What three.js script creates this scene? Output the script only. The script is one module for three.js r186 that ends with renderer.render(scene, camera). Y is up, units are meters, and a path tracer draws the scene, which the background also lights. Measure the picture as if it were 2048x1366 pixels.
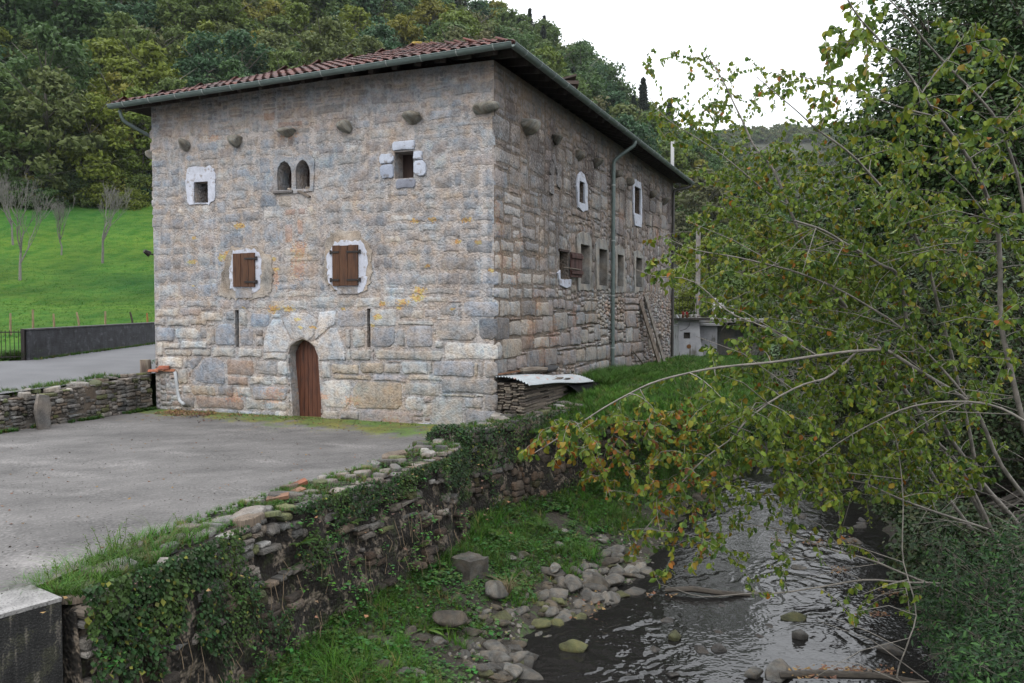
import * as THREE from 'three';
import { mergeGeometries } from 'three/addons/utils/BufferGeometryUtils.js';

// ---------------------------------------------------------------- camera, sky, sun, exposure
const scene = new THREE.Scene();
const EYE = 2.7, PITCH = -0.0404, FOCAL = 1653;           // focal length in pixels of a 2048 pixel wide picture
const camera = new THREE.PerspectiveCamera(2 * Math.atan(683 / FOCAL) * 180 / Math.PI, 2048 / 1366, 0.1, 4000);
camera.position.set(0, EYE, 0);
camera.rotation.x = PITCH;
const renderer = new THREE.WebGLRenderer();
renderer.toneMapping = THREE.LinearToneMapping;
renderer.toneMappingExposure = 1.55;
renderer.shadowMap.enabled = true;
const SKY_LEVEL = 0.80;                                    // radiance of the overcast sky at the horizon
const sun = new THREE.DirectionalLight(0xfff3e2, 0.7);
sun.position.set(-34, 74, 52);
sun.castShadow = true;
sun.shadow.radius = 40;
sun.shadow.camera.left = -60; sun.shadow.camera.right = 60; sun.shadow.camera.top = 60; sun.shadow.camera.bottom = -60; sun.shadow.camera.far = 300;
scene.add(sun); scene.add(sun.target);
sun.target.position.set(0, 0, -20);

// ---------------------------------------------------------------- numbers and noise
function rng(seed) { let s = seed | 0; return () => { s = (s + 0x6d2b79f5) | 0; let t = Math.imul(s ^ (s >>> 15), 1 | s); t = (t + Math.imul(t ^ (t >>> 7), 61 | t)) ^ t; return ((t ^ (t >>> 14)) >>> 0) / 4294967296; }; }
const PERM = new Uint8Array(512), GX = new Float32Array(256), GY = new Float32Array(256), VAL = new Float32Array(256);
{ const r = rng(77); const p = [...Array(256).keys()]; for (let i = 255; i > 0; i--) { const j = (r() * (i + 1)) | 0; [p[i], p[j]] = [p[j], p[i]]; } for (let i = 0; i < 512; i++) PERM[i] = p[i & 255]; for (let i = 0; i < 256; i++) { const a = r() * 6.2832; GX[i] = Math.cos(a); GY[i] = Math.sin(a); VAL[i] = r() * 2 - 1; } }
function n2(x, y, px = 256, py = 256) {                    // gradient noise, about -1..1, repeating every px, py
  let xi = Math.floor(x), yi = Math.floor(y); const fx = x - xi, fy = y - yi;
  xi = ((xi % px) + px) % px; yi = ((yi % py) + py) % py; const xj = (xi + 1) % px, yj = (yi + 1) % py;
  const a = PERM[(PERM[xi & 255] + yi) & 511], b = PERM[(PERM[xj & 255] + yi) & 511], c = PERM[(PERM[xi & 255] + yj) & 511], d = PERM[(PERM[xj & 255] + yj) & 511];
  const u = fx * fx * fx * (fx * (fx * 6 - 15) + 10), v = fy * fy * fy * (fy * (fy * 6 - 15) + 10);
  const g0 = GX[a] * fx + GY[a] * fy, g1 = GX[b] * (fx - 1) + GY[b] * fy, g2 = GX[c] * fx + GY[c] * (fy - 1), g3 = GX[d] * (fx - 1) + GY[d] * (fy - 1);
  return 1.5 * (g0 + u * (g1 - g0) + v * (g2 + u * (g3 - g2) - g0 - u * (g1 - g0)));
}
function n3(x, y, z) {                                     // value noise -1..1
  const xi = Math.floor(x), yi = Math.floor(y), zi = Math.floor(z); let fx = x - xi, fy = y - yi, fz = z - zi;
  fx = fx * fx * (3 - 2 * fx); fy = fy * fy * (3 - 2 * fy); fz = fz * fz * (3 - 2 * fz);
  const h = (i, j, k) => VAL[PERM[(PERM[(PERM[(xi + i) & 255] + yi + j) & 255] + zi + k) & 255]];
  const l = (a, b, t) => a + (b - a) * t;
  return l(l(l(h(0, 0, 0), h(1, 0, 0), fx), l(h(0, 1, 0), h(1, 1, 0), fx), fy), l(l(h(0, 0, 1), h(1, 0, 1), fx), l(h(0, 1, 1), h(1, 1, 1), fx), fy), fz);
}
const fbm = (x, y, o = 4, px = 256) => { let s = 0, a = 0.5; for (let i = 0; i < o; i++) { s += a * n2(x + i * 17.3 * (px === 256), y, px, px); x *= 2; y *= 2; a *= 0.5; if (px !== 256) px *= 2; } return s; };
const clamp = (x, a = 0, b = 1) => Math.min(b, Math.max(a, x)), lerp = (a, b, t) => a + (b - a) * t;
const smooth = (a, b, x) => { const t = clamp((x - a) / (b - a)); return t * t * (3 - 2 * t); };
const V = (x, y, z) => new THREE.Vector3(x, y, z);
const L3 = (x, d, y) => new THREE.Vector3(x, y, -d);       // lateral, depth, height
function table(pts) { return x => { if (x <= pts[0][0]) return pts[0][1]; for (let i = 1; i < pts.length; i++) if (x <= pts[i][0]) return lerp(pts[i - 1][1], pts[i][1], (x - pts[i - 1][0]) / (pts[i][0] - pts[i - 1][0])); return pts[pts.length - 1][1]; }; }
// survey: a sight line through a point of a 2048 x 1366 plan of the view, and the place on it at a depth or at a ground height
const cP = Math.cos(PITCH), sP = Math.sin(PITCH);
function ray(px, py) { const a = (px - 1024) / FOCAL, b = -(py - 683) / FOCAL; return [a, cP * b + sP, sP * b - cP]; }
function at(px, py, d) { const r = ray(px, py), t = d / -r[2]; return V(r[0] * t, EYE + r[1] * t, -d); }
function gnd(px, py, y) { const r = ray(px, py), t = (y - EYE) / r[1]; return V(r[0] * t, y, r[2] * t); }

// ---------------------------------------------------------------- sky (overcast, brighter towards the zenith)
{
  const w = 512, h = 256, data = new Float32Array(w * h * 4);
  for (let j = 0; j < h; j++) for (let i = 0; i < w; i++) {
    const el = (j + 0.5) / h * Math.PI - Math.PI / 2, az = i / w * 2 * Math.PI, s = Math.max(0, Math.sin(el));
    const c = 1 + 0.10 * fbm(az / 6.2832 * 8, el * 3, 4, 8);
    let L = SKY_LEVEL * (1 + 2 * s) * c; if (el < 0) L = SKY_LEVEL * 0.25;
    const k = (j * w + i) * 4; data[k] = L * 0.965; data[k + 1] = L * 0.995; data[k + 2] = L * 1.045; data[k + 3] = 1;
  }
  const sky = new THREE.DataTexture(data, w, h, THREE.RGBAFormat, THREE.FloatType);
  sky.mapping = THREE.EquirectangularReflectionMapping; sky.magFilter = sky.minFilter = THREE.LinearFilter; sky.needsUpdate = true;
  scene.background = sky; scene.environment = sky;
}

// ---------------------------------------------------------------- building blocks
const used = {};
function numbered(name) { const n = used[name] = (used[name] ?? -1) + 1; return n ? `${name}_${String(n).padStart(3, '0')}` : name; }
function tag(o, label, category, group, kind) { o.userData = {}; if (label) o.userData.label = label; if (category) o.userData.category = category; if (group) o.userData.group = group; if (kind) o.userData.kind = kind; return o; }
function shadows(m) { m.castShadow = true; m.receiveShadow = true; return m; }
function thing(name, label, category, p = V(0, 0, 0), group, turn = 0) { const o = new THREE.Group(); o.name = numbered(name); o.position.copy(p); o.rotation.y = turn; tag(o, label, category, group); scene.add(o); return o; }
function single(name, geo, mat, label, category, p = V(0, 0, 0), group) { const m = shadows(new THREE.Mesh(geo, mat)); m.name = numbered(name); m.position.copy(p); tag(m, label, category, group); scene.add(m); return m; }
function struct(name, geo, mat) { const m = shadows(new THREE.Mesh(geo, mat)); m.name = numbered(name); m.userData.kind = 'structure'; scene.add(m); return m; }
function part(parent, name, geo, mat, p) { const m = shadows(new THREE.Mesh(geo, mat)); m.name = name; if (p) m.position.copy(p); parent.add(m); return m; }
function stuffPart(parent, name, geo, mat) { const m = part(parent, name, geo, mat); m.userData.kind = 'stuff'; return m; }
function copies(name, geo, mat, list, parent = scene) {      // list of {m: Matrix4, c: Color}
  const im = shadows(new THREE.InstancedMesh(geo, mat, list.length)); im.name = parent === scene ? numbered(name) : name; im.userData.kind = 'stuff';
  list.forEach((e, i) => { im.setMatrixAt(i, e.m); if (e.c) im.setColorAt(i, e.c); });
  parent.add(im); return im;
}
const tmpQ = new THREE.Quaternion(), tmpE = new THREE.Euler();
function mat4(p, e, s) { const m = new THREE.Matrix4(); if (e.isQuaternion) tmpQ.copy(e); else tmpQ.setFromEuler(tmpE.set(e[0], e[1], e[2], e[3] || 'YXZ')); return m.compose(p, tmpQ, typeof s === 'number' ? V(s, s, s) : s); }
const rgb = (r, g, b) => new THREE.Color().setRGB(r, g, b);

class GB {                                                  // collects triangles with uv and colour
  constructor() { this.p = []; this.uv = []; this.c = []; this.i = []; }
  v(x, y, z, u = 0, w = 0, c) { this.p.push(x, y, z); this.uv.push(u, w); if (c) this.c.push(c[0], c[1], c[2]); return this.p.length / 3 - 1; }
  t(a, b, c) { this.i.push(a, b, c); }
  q(a, b, c, d) { this.i.push(a, b, c, a, c, d); }
  grid(nu, nv, f, flip) { const o = this.p.length / 3; for (let j = 0; j <= nv; j++) for (let i = 0; i <= nu; i++) { const [x, y, z, u, w, c] = f(i / nu, j / nv, i, j); this.v(x, y, z, u, w, c); } const k = nu + 1; for (let j = 0; j < nv; j++) for (let i = 0; i < nu; i++) { const a = o + j * k + i; flip ? this.q(a, a + k, a + k + 1, a + 1) : this.q(a, a + 1, a + k + 1, a + k); } return this; }
  box(c, ax, ay, az, col) {                                 // centre and three half axes
    const s = [[-1, -1, 1], [1, -1, 1], [1, 1, 1], [-1, 1, 1], [-1, -1, -1], [1, -1, -1], [1, 1, -1], [-1, 1, -1]], lx = ax.length(), ly = ay.length(), lz = az.length();
    for (const f of [[0, 1, 2, 3, 0], [5, 4, 7, 6, 0], [4, 0, 3, 7, 1], [1, 5, 6, 2, 1], [3, 2, 6, 7, 2], [4, 5, 1, 0, 2]]) {
      const o = f.slice(0, 4).map(k => { const e = s[k], x = c.x + e[0] * ax.x + e[1] * ay.x + e[2] * az.x, y = c.y + e[0] * ax.y + e[1] * ay.y + e[2] * az.y, z = c.z + e[0] * ax.z + e[1] * ay.z + e[2] * az.z; const q = [e[0] * lx, e[1] * ly, e[2] * lz]; return this.v(x, y, z, f[4] === 1 ? q[2] : q[0], f[4] === 2 ? q[2] : q[1], col); });
      this.q(...o);
    }
    return this;
  }
  bar(a, b, w, h, col, up = V(0, 1, 0)) { const d = b.clone().sub(a), l = d.length(); d.normalize(); let s = d.clone().cross(up); if (s.lengthSq() < 1e-6) s = V(1, 0, 0); s.normalize(); const t = s.clone().cross(d).normalize(); return this.box(a.clone().add(b).multiplyScalar(0.5), d.multiplyScalar(l / 2), t.multiplyScalar(h / 2), s.multiplyScalar(w / 2), col); }
  tube(pts, rad, n = 7, col, cap = true) {
    const o = this.p.length / 3; let up = V(0.13, 0.97, 0.2), len = 0;
    pts.forEach((p, k) => {
      const d = pts[Math.min(k + 1, pts.length - 1)].clone().sub(pts[Math.max(k - 1, 0)]).normalize(); const s = d.clone().cross(up); if (s.lengthSq() < 1e-5) s.set(1, 0, 0); s.normalize(); const t = s.clone().cross(d).normalize(); up = t;
      if (k) len += p.distanceTo(pts[k - 1]); const r = typeof rad === 'function' ? rad(k / (pts.length - 1)) : Array.isArray(rad) ? rad[k] : rad;
      for (let i = 0; i <= n; i++) { const a = i / n * 2 * Math.PI, c = Math.cos(a) * r, e = Math.sin(a) * r; this.v(p.x + s.x * c + t.x * e, p.y + s.y * c + t.y * e, p.z + s.z * c + t.z * e, i / n * Math.max(0.1, 6.28 * r), len, col); }
    });
    const k = n + 1; for (let j = 0; j < pts.length - 1; j++) for (let i = 0; i < n; i++) { const a = o + j * k + i; this.q(a, a + k, a + k + 1, a + 1); }
    if (cap) for (const j of [0, pts.length - 1]) { const p = pts[j], m = this.v(p.x, p.y, p.z, 0, 0, col); for (let i = 0; i < n; i++) { const a = o + j * k + i; j ? this.t(m, a + 1, a) : this.t(m, a, a + 1); } }
    return this;
  }
  add(g, m) { const o = this.p.length / 3, P = g.attributes.position, U = g.attributes.uv, C = g.attributes.color, v = V(0, 0, 0); for (let i = 0; i < P.count; i++) { v.fromBufferAttribute(P, i); if (m) v.applyMatrix4(m); this.p.push(v.x, v.y, v.z); this.uv.push(U ? U.getX(i) : 0, U ? U.getY(i) : 0); if (C) this.c.push(C.getX(i), C.getY(i), C.getZ(i)); } const I = g.index; if (I) for (let i = 0; i < I.count; i++) this.i.push(o + I.getX(i)); else for (let i = 0; i < P.count; i++) this.i.push(o + i); return this; }
  build(flat) { let g = new THREE.BufferGeometry(); g.setAttribute('position', new THREE.Float32BufferAttribute(this.p, 3)); g.setAttribute('uv', new THREE.Float32BufferAttribute(this.uv, 2)); if (this.c.length === this.p.length && this.c.length) g.setAttribute('color', new THREE.Float32BufferAttribute(this.c, 3)); g.setIndex(this.i); if (flat) g = g.toNonIndexed(); g.computeVertexNormals(); return g; }
}
function blob(r, seed, sx = 1, sy = 1, sz = 1, rough = 0.25, detail = 2, cut = 0) {   // a stone: an uneven, partly flattened lump about the origin
  const g = new THREE.IcosahedronGeometry(1, detail), P = g.attributes.position, v = V(0, 0, 0), q = rng(seed), planes = [];
  for (let i = 0; i < 11; i++) { const n = V(q() * 2 - 1, q() * 2 - 1, q() * 2 - 1).normalize(); planes.push([n, 0.55 + 0.33 * q()]); }
  for (let i = 0; i < P.count; i++) {
    v.fromBufferAttribute(P, i); let k = 1 + rough * (0.6 * n3(v.x * 1.3 + seed, v.y * 1.3, v.z * 1.3) + 0.4 * n3(v.x * 3 + seed, v.y * 3, v.z * 3)); v.multiplyScalar(k);
    for (const [n, d] of planes) { const e = v.dot(n) - d; if (e > 0) v.addScaledVector(n, -e * 0.95); } v.multiplyScalar(1 + .035 * n3(v.x * 6 + seed, v.y * 6, v.z * 6));
    P.setXYZ(i, v.x * r * sx, v.y * r * sy, v.z * r * sz);
  }
  g.deleteAttribute('normal'); g.deleteAttribute('uv');
  const uv = []; for (let i = 0; i < P.count; i++) uv.push(P.getX(i) * 0.7 + P.getY(i) * 0.4 + seed * 0.37, P.getZ(i) * 0.7 - P.getY(i) * 0.5 + seed * 0.73);
  g.setAttribute('uv', new THREE.Float32BufferAttribute(uv, 2));
  return weld(g);
}
function weld(g) {                                          // smooth normals over equal places
  const P = g.attributes.position, key = {}, map = []; g.computeVertexNormals(); const N = g.attributes.normal, sum = [];
  for (let i = 0; i < P.count; i++) { const k = `${Math.round(P.getX(i) * 5000)},${Math.round(P.getY(i) * 5000)},${Math.round(P.getZ(i) * 5000)}`; const j = key[k] ?? (key[k] = sum.push(V(0, 0, 0)) - 1); map.push(j); sum[j].add(V(N.getX(i), N.getY(i), N.getZ(i))); }
  sum.forEach(s => s.normalize()); for (let i = 0; i < P.count; i++) { const s = sum[map[i]]; N.setXYZ(i, s.x, s.y, s.z); }
  return g;
}

// ---------------------------------------------------------------- computed textures
const toS = x => { x = clamp(x); return 255 * (x <= 0.0031308 ? 12.92 * x : 1.055 * Math.pow(x, 1 / 2.4) - 0.055); };
function tex(w, h, f, srgb = true, rep) {
  const data = new Uint8Array(w * h * 4), o = [0, 0, 0, 1];
  for (let j = 0; j < h; j++) for (let i = 0; i < w; i++) { o[3] = 1; f((i + 0.5) / w, (j + 0.5) / h, o); const k = (j * w + i) * 4; if (srgb) { data[k] = toS(o[0]); data[k + 1] = toS(o[1]); data[k + 2] = toS(o[2]); } else { data[k] = clamp(o[0]) * 255; data[k + 1] = clamp(o[1]) * 255; data[k + 2] = clamp(o[2]) * 255; } data[k + 3] = clamp(o[3]) * 255; }
  const t = new THREE.DataTexture(data, w, h, THREE.RGBAFormat); t.wrapS = t.wrapT = THREE.RepeatWrapping; t.magFilter = t.minFilter = THREE.LinearFilter; if (srgb) t.colorSpace = THREE.SRGBColorSpace; if (rep) t.repeat.set(rep[0], rep[1]); t.needsUpdate = true; return t;
}
const gray = (w, h, f, rep) => tex(w, h, (u, v, o) => { o[0] = o[1] = o[2] = f(u, v); }, false, rep);
const ALB = 0.68;                                           // all surface colours below are given for this share of their value
function std(o) { const c = o.color; const m = new (o.specularIntensity !== undefined ? THREE.MeshPhysicalMaterial : THREE.MeshStandardMaterial)({ roughness: 0.9, metalness: 0, ...o, color: (Array.isArray(c) ? rgb(...c) : c ?? rgb(1, 1, 1)).multiplyScalar(ALB) }); m.side = THREE.DoubleSide; return m; }
function leafMat(o) { const c = o.color; const m = new THREE.MeshPhysicalMaterial({ roughness: 0.75, transmission: 0.35, thickness: 0, specularIntensity: 0.3, ...o, color: (Array.isArray(c) ? rgb(...c) : c ?? rgb(1, 1, 1)).multiplyScalar(ALB) }); m.side = THREE.DoubleSide; return m; }
// stone grain that multiplies a tint; uv in metres, one repeat is 1.6 m
const GRAIN = tex(768, 768, (u, v, o) => {
  const a = fbm(u * 3, v * 3, 5, 3), b = n2(u * 48, v * 48, 48, 48), c = n2(u * 130, v * 130, 130, 130), e = n2(u * 12 + 40, v * 12, 12, 12);
  let l = 0.88 + 0.75 * a + 0.26 * b + 0.2 * c + 0.26 * e; if (b > 0.55) l *= 0.66; if (e < -.5) l *= 1.22; l = Math.max(.22, l); if (c > 0.7) l *= 1.25; const h = 0.08 * n2(u * 5, v * 5 + 30, 5, 5);
  o[0] = l * (0.72 + h); o[1] = l * 0.70; o[2] = l * (0.68 - h);
}, true, [0.62, 0.62]);
const GRAIN_B = gray(768, 768, (u, v) => 0.5 + 0.4 * fbm(u * 8, v * 8, 5, 8) + 0.16 * n2(u * 90, v * 90, 90, 90), [0.62, 0.62]);
const PLAST = tex(768, 768, (u, v, o) => { const a = fbm(u * 6, v * 6, 5, 6), b = n2(u * 40, v * 40, 40, 40), c = n2(u * 100, v * 100, 100, 100), e = fbm(u * 12 + 7, v * 12, 4, 12); let l = .9 + .28 * a + .08 * b + .07 * c, R = l * .97, G = l * .98, B = l * 1.03; const k = clamp((e + .45 * a + .22 * b - .2) * 6) * .75; R = lerp(R, .46 * l, k); G = lerp(G, .40 * l, k); B = lerp(B, .35 * l, k); o[0] = R * .75; o[1] = G * .75; o[2] = B * .75; }, true, [.55, .55]);
const WOODT = tex(256, 512, (u, v, o) => { const g = n2(u * 22, v * 2.2, 22, 2) * 0.5 + n2(u * 60, v * 4, 60, 4) * 0.4, k = fbm(u * 3, v * 3, 3, 3), l = Math.max(.2, 0.85 + 0.75 * g + 0.7 * k); o[0] = l; o[1] = l * (0.92 + .12 * k); o[2] = l * (0.85 + .1 * k); }, true, [1.6, 0.8]);
const WOODB = gray(256, 512, (u, v) => 0.5 + 0.4 * n2(u * 26, v * 2, 26, 2) + 0.2 * n2(u * 70, v * 5, 70, 5), [1.6, 0.8]);

// ---------------------------------------------------------------- the tower house: its plan
const YU = 0.3757, YV = 0.3976, FL = 9.88, SL = 19.0, WALLTOP = 8.2;
const P0 = V(-0.397, 0, -18.57), UL = V(-Math.cos(YU), 0, -Math.sin(YU)), VS = V(Math.sin(YV), 0, -Math.cos(YV));
const NF = V(-Math.sin(YU), 0, Math.cos(YU)), NS = V(Math.cos(YV), 0, Math.sin(YV));
const P1 = P0.clone().addScaledVector(UL, FL);
function onPlane(px, py, n, o, ax) { const r = V(...ray(px, py)), c = V(0, EYE, 0), t = P0.clone().sub(c).dot(n) / r.dot(n), q = c.addScaledVector(r, t); return [q.clone().sub(o).dot(ax), q.y]; }
const front = (px, py) => onPlane(px, py, NF, P1, UL.clone().negate());
const side = (px, py) => onPlane(px, py, NS, P0, VS);
const house = thing('tower_house', 'old fortified stone house with red tiled hip roof beside the stream', 'house');
const placeF = o => { o.position.copy(P1); o.rotation.y = -YU; return o; };
const placeS = o => { o.position.copy(P0); o.rotation.y = Math.PI / 2 - YV; return o; };

// tones of the stones: light grey, blue grey, tan, pinkish grey, ochre, pale, dark, very dark, brick red
const TONE = { g: [0.34, 0.325, 0.315], b: [0.295, 0.30, 0.325], t: [0.435, 0.408, 0.37], p: [0.345, 0.298, 0.285], o: [0.43, 0.36, 0.275], w: [0.52, 0.505, 0.48], d: [0.22, 0.205, 0.20], D: [0.165, 0.165, 0.175], R: [0.44, 0.25, 0.165], W: [0.52, 0.51, 0.51], k: [0.27, 0.20, 0.16] };
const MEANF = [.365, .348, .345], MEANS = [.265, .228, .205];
const tint = (t, r, s = 0.14, mean = MEANF, bl = 0.3) => { if (t === 'W') bl = 0; const k = 1 + s * (r() * 2 - 1), h = 0.03 * (r() * 2 - 1); return [lerp(TONE[t][0], mean[0], bl) * k * (1 + h), lerp(TONE[t][1], mean[1], bl) * k, lerp(TONE[t][2], mean[2], bl) * k * (1 - h)]; };

// the weathered colour of a whole facade: grain, patches, pits, lichen, lime runs; multiplied with each stone's own tone
function facadeTex(Wm, Hm, w, h, seed, marks) {
  const cell = {}; for (const m of marks) { const R = m[3] + 0.15; for (let a = Math.floor((m[0] - R) * 2); a <= (m[0] + R) * 2; a++) for (let b = Math.floor((m[1] - R) * 2); b <= (m[1] + R) * 2; b++) (cell[a + ',' + b] ??= []).push(m); }
  return tex(w, h, (u, v, o) => {
    const x = u * Wm + seed, y = v * Hm;
    const a = fbm(x * 1.1, y * 1.1, 3), b = fbm(x * 4.5 + 9, y * 4.5, 3), c = n2(x * 15 + y * 11.5, y * 15 - x * 11.5), d = n2(x * 29 - y * 36, y * 29 + x * 36), s = n2(x * 11 + 70, y * 0.9), s2 = n2(x * 27, y * 2.1 + 31);
    const e9 = n2(x * 7.6 + y * 5 + 11, y * 7.6 - x * 5); let l = 0.97 + 0.22 * a + 0.36 * b + 0.27 * c + 0.20 * d + 0.12 * e9 + 0.10 * s + 0.08 * s2;
    if (c > 0.45 && d > 0.1) l *= 0.62; if (d < -0.5) l *= 1.35; if (b > 0.24 && c < -0.05) l *= 1.16; l = Math.max(.3, l);
    const hue = 0.10 * n2(x * 0.8 + 50, y * 0.8) + 0.13 * n2(x * 3.1, y * 3.1 + 80) + .08 * n2(x * 8, y * 8 + 40);
    let R = l * (1 + hue), G = l, B = l * (1 - hue);
    const list = cell[Math.floor((x - seed) * 2) + ',' + Math.floor(y * 2)];
    if (list) for (const m of list) {
      const e = n2(x * 14 + m[0], y * 14), f = n2(x * 36, y * 36 + m[1]), X = (x - seed - m[0]) / m[3], Y = (y - m[1]) / m[4];
      const q = 1 - Math.sqrt(X * X + Y * Y) + 0.55 * e + 0.4 * f;
      if (q > 0.2) { const k = Math.min(1, (q - 0.2) * 5) * m[5]; const t = m[2]; R = lerp(R, t[0] * l, k); G = lerp(G, t[1] * l, k); B = lerp(B, t[2] * l, k); }
    }
    o[0] = R * .8; o[1] = G * .8; o[2] = B * .8;
  }, true);
}
function facadeBump(Wm, Hm, w, h, seed) { return gray(w, h, (u, v) => { const x = u * Wm + seed, y = v * Hm; return 0.5 + 0.34 * fbm(x * 5, y * 5, 3) + 0.2 * n2(x * 15 + y * 11.5, y * 15 - x * 11.5) + 0.2 * n2(x * 29 - y * 36, y * 29 + x * 36); }); }
const LICH = [2.0, 1.0, 0.25], LIME = [2.0, 2.1, 2.2], SOOT = [0.45, 0.42, 0.42], RUST = [1.7, 0.85, 0.45], PALE = [1.45, 1.42, 1.4];
const marksF = [], mk = (px, py, c, a, b, k) => { const [x, y] = front(px, py); marksF.push([x, y, c, a, b, k]); };
for (const [px, py, a] of [[490, 396, .2], [470, 450, .2], [455, 460, .22], [396, 470, .2], [400, 422, .12], [397, 518, .07], [560, 563, .22], [590, 561, .2], [608, 582, .12], [615, 598, .1], [530, 495, .12], [560, 462, .12], [565, 482, .12], [870, 470, .12], [855, 520, .2], [850, 535, .22], [780, 548, .14], [820, 545, .2], [812, 556, .1], [920, 556, .09], [640, 598, .12], [770, 575, .16], [760, 592, .09], [1000, 477, .12], [880, 378, .16], [950, 377, .16], [845, 380, .14], [975, 422, .14], [930, 421, .12], [700, 560, .08], [500, 560, .07]]) mk(px, py, LICH, a, a * .5, .75);
for (const [px, py, a, b] of [[496, 220, .28, .08], [520, 212, .2, .12], [521, 250, .07, .4], [585, 220, .06, .25], [615, 240, .1, .28], [612, 265, .22, .08], [618, 285, .08, .35], [545, 278, .2, .1], [551, 252, .06, .12], [840, 200, .08, .25], [833, 214, .07, .3], [738, 200, .05, .25], [775, 195, .06, .16], [445, 470, .06, .5], [437, 405, .06, .3], [588, 450, .08, .6], [585, 540, .06, .3], [640, 215, .14, .3], [985, 470, .09, 1.6], [985, 380, .09, 1.2], [982, 280, .1, .5], [978, 610, .14, .2], [988, 660, .06, .5], [590, 335, .3, .3], [620, 345, .16, .5], [545, 370, .1, .25]]) mk(px, py, LIME, a, b, .72);
for (const [px, py, a, b] of [[610, 470, .26, .5], [612, 438, .3, .22], [565, 500, .12, .3], [440, 220, .22, .1], [590, 210, .3, .18], [480, 740, .35, .2], [560, 735, .4, .25], [720, 745, .3, .15], [800, 790, .3, .2], [735, 800, .35, .15], [655, 735, .3, .1]]) mk(px, py, RUST, a, b, .42);
for (const [px, py, a, b] of [[960, 150, .5, .1], [700, 180, .7, .08], [470, 200, .5, .1], [860, 165, .4, .08], [940, 158, .3, .08], [780, 470, .5, .2], [930, 500, .5, .25], [905, 520, .5, .15], [370, 480, .3, .25], [520, 480, .3, .2], [660, 430, .3, .2], [760, 440, .5, .2], [560, 800, .8, .14], [480, 820, .6, .12], [760, 845, .6, .1], [900, 850, .5, .1]]) mk(px, py, SOOT, a, b, .38);
const FTEX = facadeTex(FL + 0.4, 9, 1536, 1344, 3, marksF);
const marksS = [], ms = (x, y, c, a, b, k) => marksS.push([x, y, c, a, b, k]);
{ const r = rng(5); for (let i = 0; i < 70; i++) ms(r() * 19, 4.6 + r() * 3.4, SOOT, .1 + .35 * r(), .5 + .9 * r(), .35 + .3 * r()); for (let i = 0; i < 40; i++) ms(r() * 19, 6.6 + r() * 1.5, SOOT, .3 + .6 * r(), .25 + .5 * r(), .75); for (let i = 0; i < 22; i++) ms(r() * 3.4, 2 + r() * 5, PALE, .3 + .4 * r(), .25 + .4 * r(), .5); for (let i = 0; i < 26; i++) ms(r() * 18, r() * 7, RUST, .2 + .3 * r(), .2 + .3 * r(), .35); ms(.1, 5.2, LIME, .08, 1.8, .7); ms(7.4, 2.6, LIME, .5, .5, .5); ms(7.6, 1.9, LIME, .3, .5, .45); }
const STEX = facadeTex(SL + 0.4, 9, 2048, 970, 40, marksS);
const FBUMP = facadeBump(FL + 0.4, 9, 1536, 1344, 3), SBUMP = facadeBump(SL + 0.4, 9, 2048, 970, 40);
const stoneF = std({ map: FTEX, color: [1.25, 1.25, 1.25], bumpMap: FBUMP, bumpScale: 0.032, vertexColors: true, roughness: 0.92 });
const stoneS = std({ map: STEX, color: [1.25, 1.25, 1.25], bumpMap: SBUMP, bumpScale: 0.04, vertexColors: true, roughness: 0.93 });
const mortarF = std({ map: FTEX, bumpMap: FBUMP, bumpScale: 0.05, color: [0.53, 0.485, 0.46], roughness: 0.95 });
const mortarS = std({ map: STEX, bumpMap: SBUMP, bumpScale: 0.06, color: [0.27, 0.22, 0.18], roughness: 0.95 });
const fuv = (x, y) => [(x + 0.2) / (FL + 0.4), (y + 0.7) / 9], suv = (x, y) => [(x + 0.2) / (SL + 0.4), (y + 0.7) / 9];

// one laid stone: an outline in the wall's plane, a worn edge and an uneven face
function stoneGeo(poly, prot, bev, uvf, col, r, back = -0.04) {
  const g = new GB(), n = poly.length; let cx = 0, cy = 0; for (const p of poly) { cx += p[0] / n; cy += p[1] / n; }
  const ring = (k, z, jit) => poly.map(([x, y]) => { const dx = cx - x, dy = cy - y, l = Math.hypot(dx, dy), q = Math.min(k, l * 0.35) / l; return g.v(x + dx * q, y + dy * q, z + jit * (r() * 2 - 1), ...uvf(x + dx * q, y + dy * q), col); });
  const A = ring(0, back, 0), B = ring(bev * 0.15, prot - bev * 0.8, 0), C = ring(bev, prot, bev * 0.22), m = g.v(cx, cy, prot + bev * 0.3 * r(), ...uvf(cx, cy), col);
  for (let i = 0; i < n; i++) { const j = (i + 1) % n; g.q(A[i], A[j], B[j], B[i]); g.q(B[i], B[j], C[j], C[i]); g.t(C[i], C[j], m); }
  return g.build();
}
function rectPoly(x0, y0, x1, y1, r, jit = 0.02, cut = 0.2) {
  const w = x1 - x0, h = y1 - y0, s = Math.min(w, h), c = () => s * cut * (0.3 + 0.9 * r()), J = () => Math.min(jit, s * 0.09) * (r() * 2 - 1);
  const a = c(), b = c(), d = c(), e = c();
  return [[x0 + a, y0], [(x0 + x1) / 2, y0], [x1 - b, y0], [x1, y0 + b], [x1, y1 - d], [x1 - d, y1], [(x0 + x1) / 2, y1], [x0 + e, y1], [x0, y1 - e], [x0, y0 + a]].map(([x, y]) => [x + J(), y + J()]);
}
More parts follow.
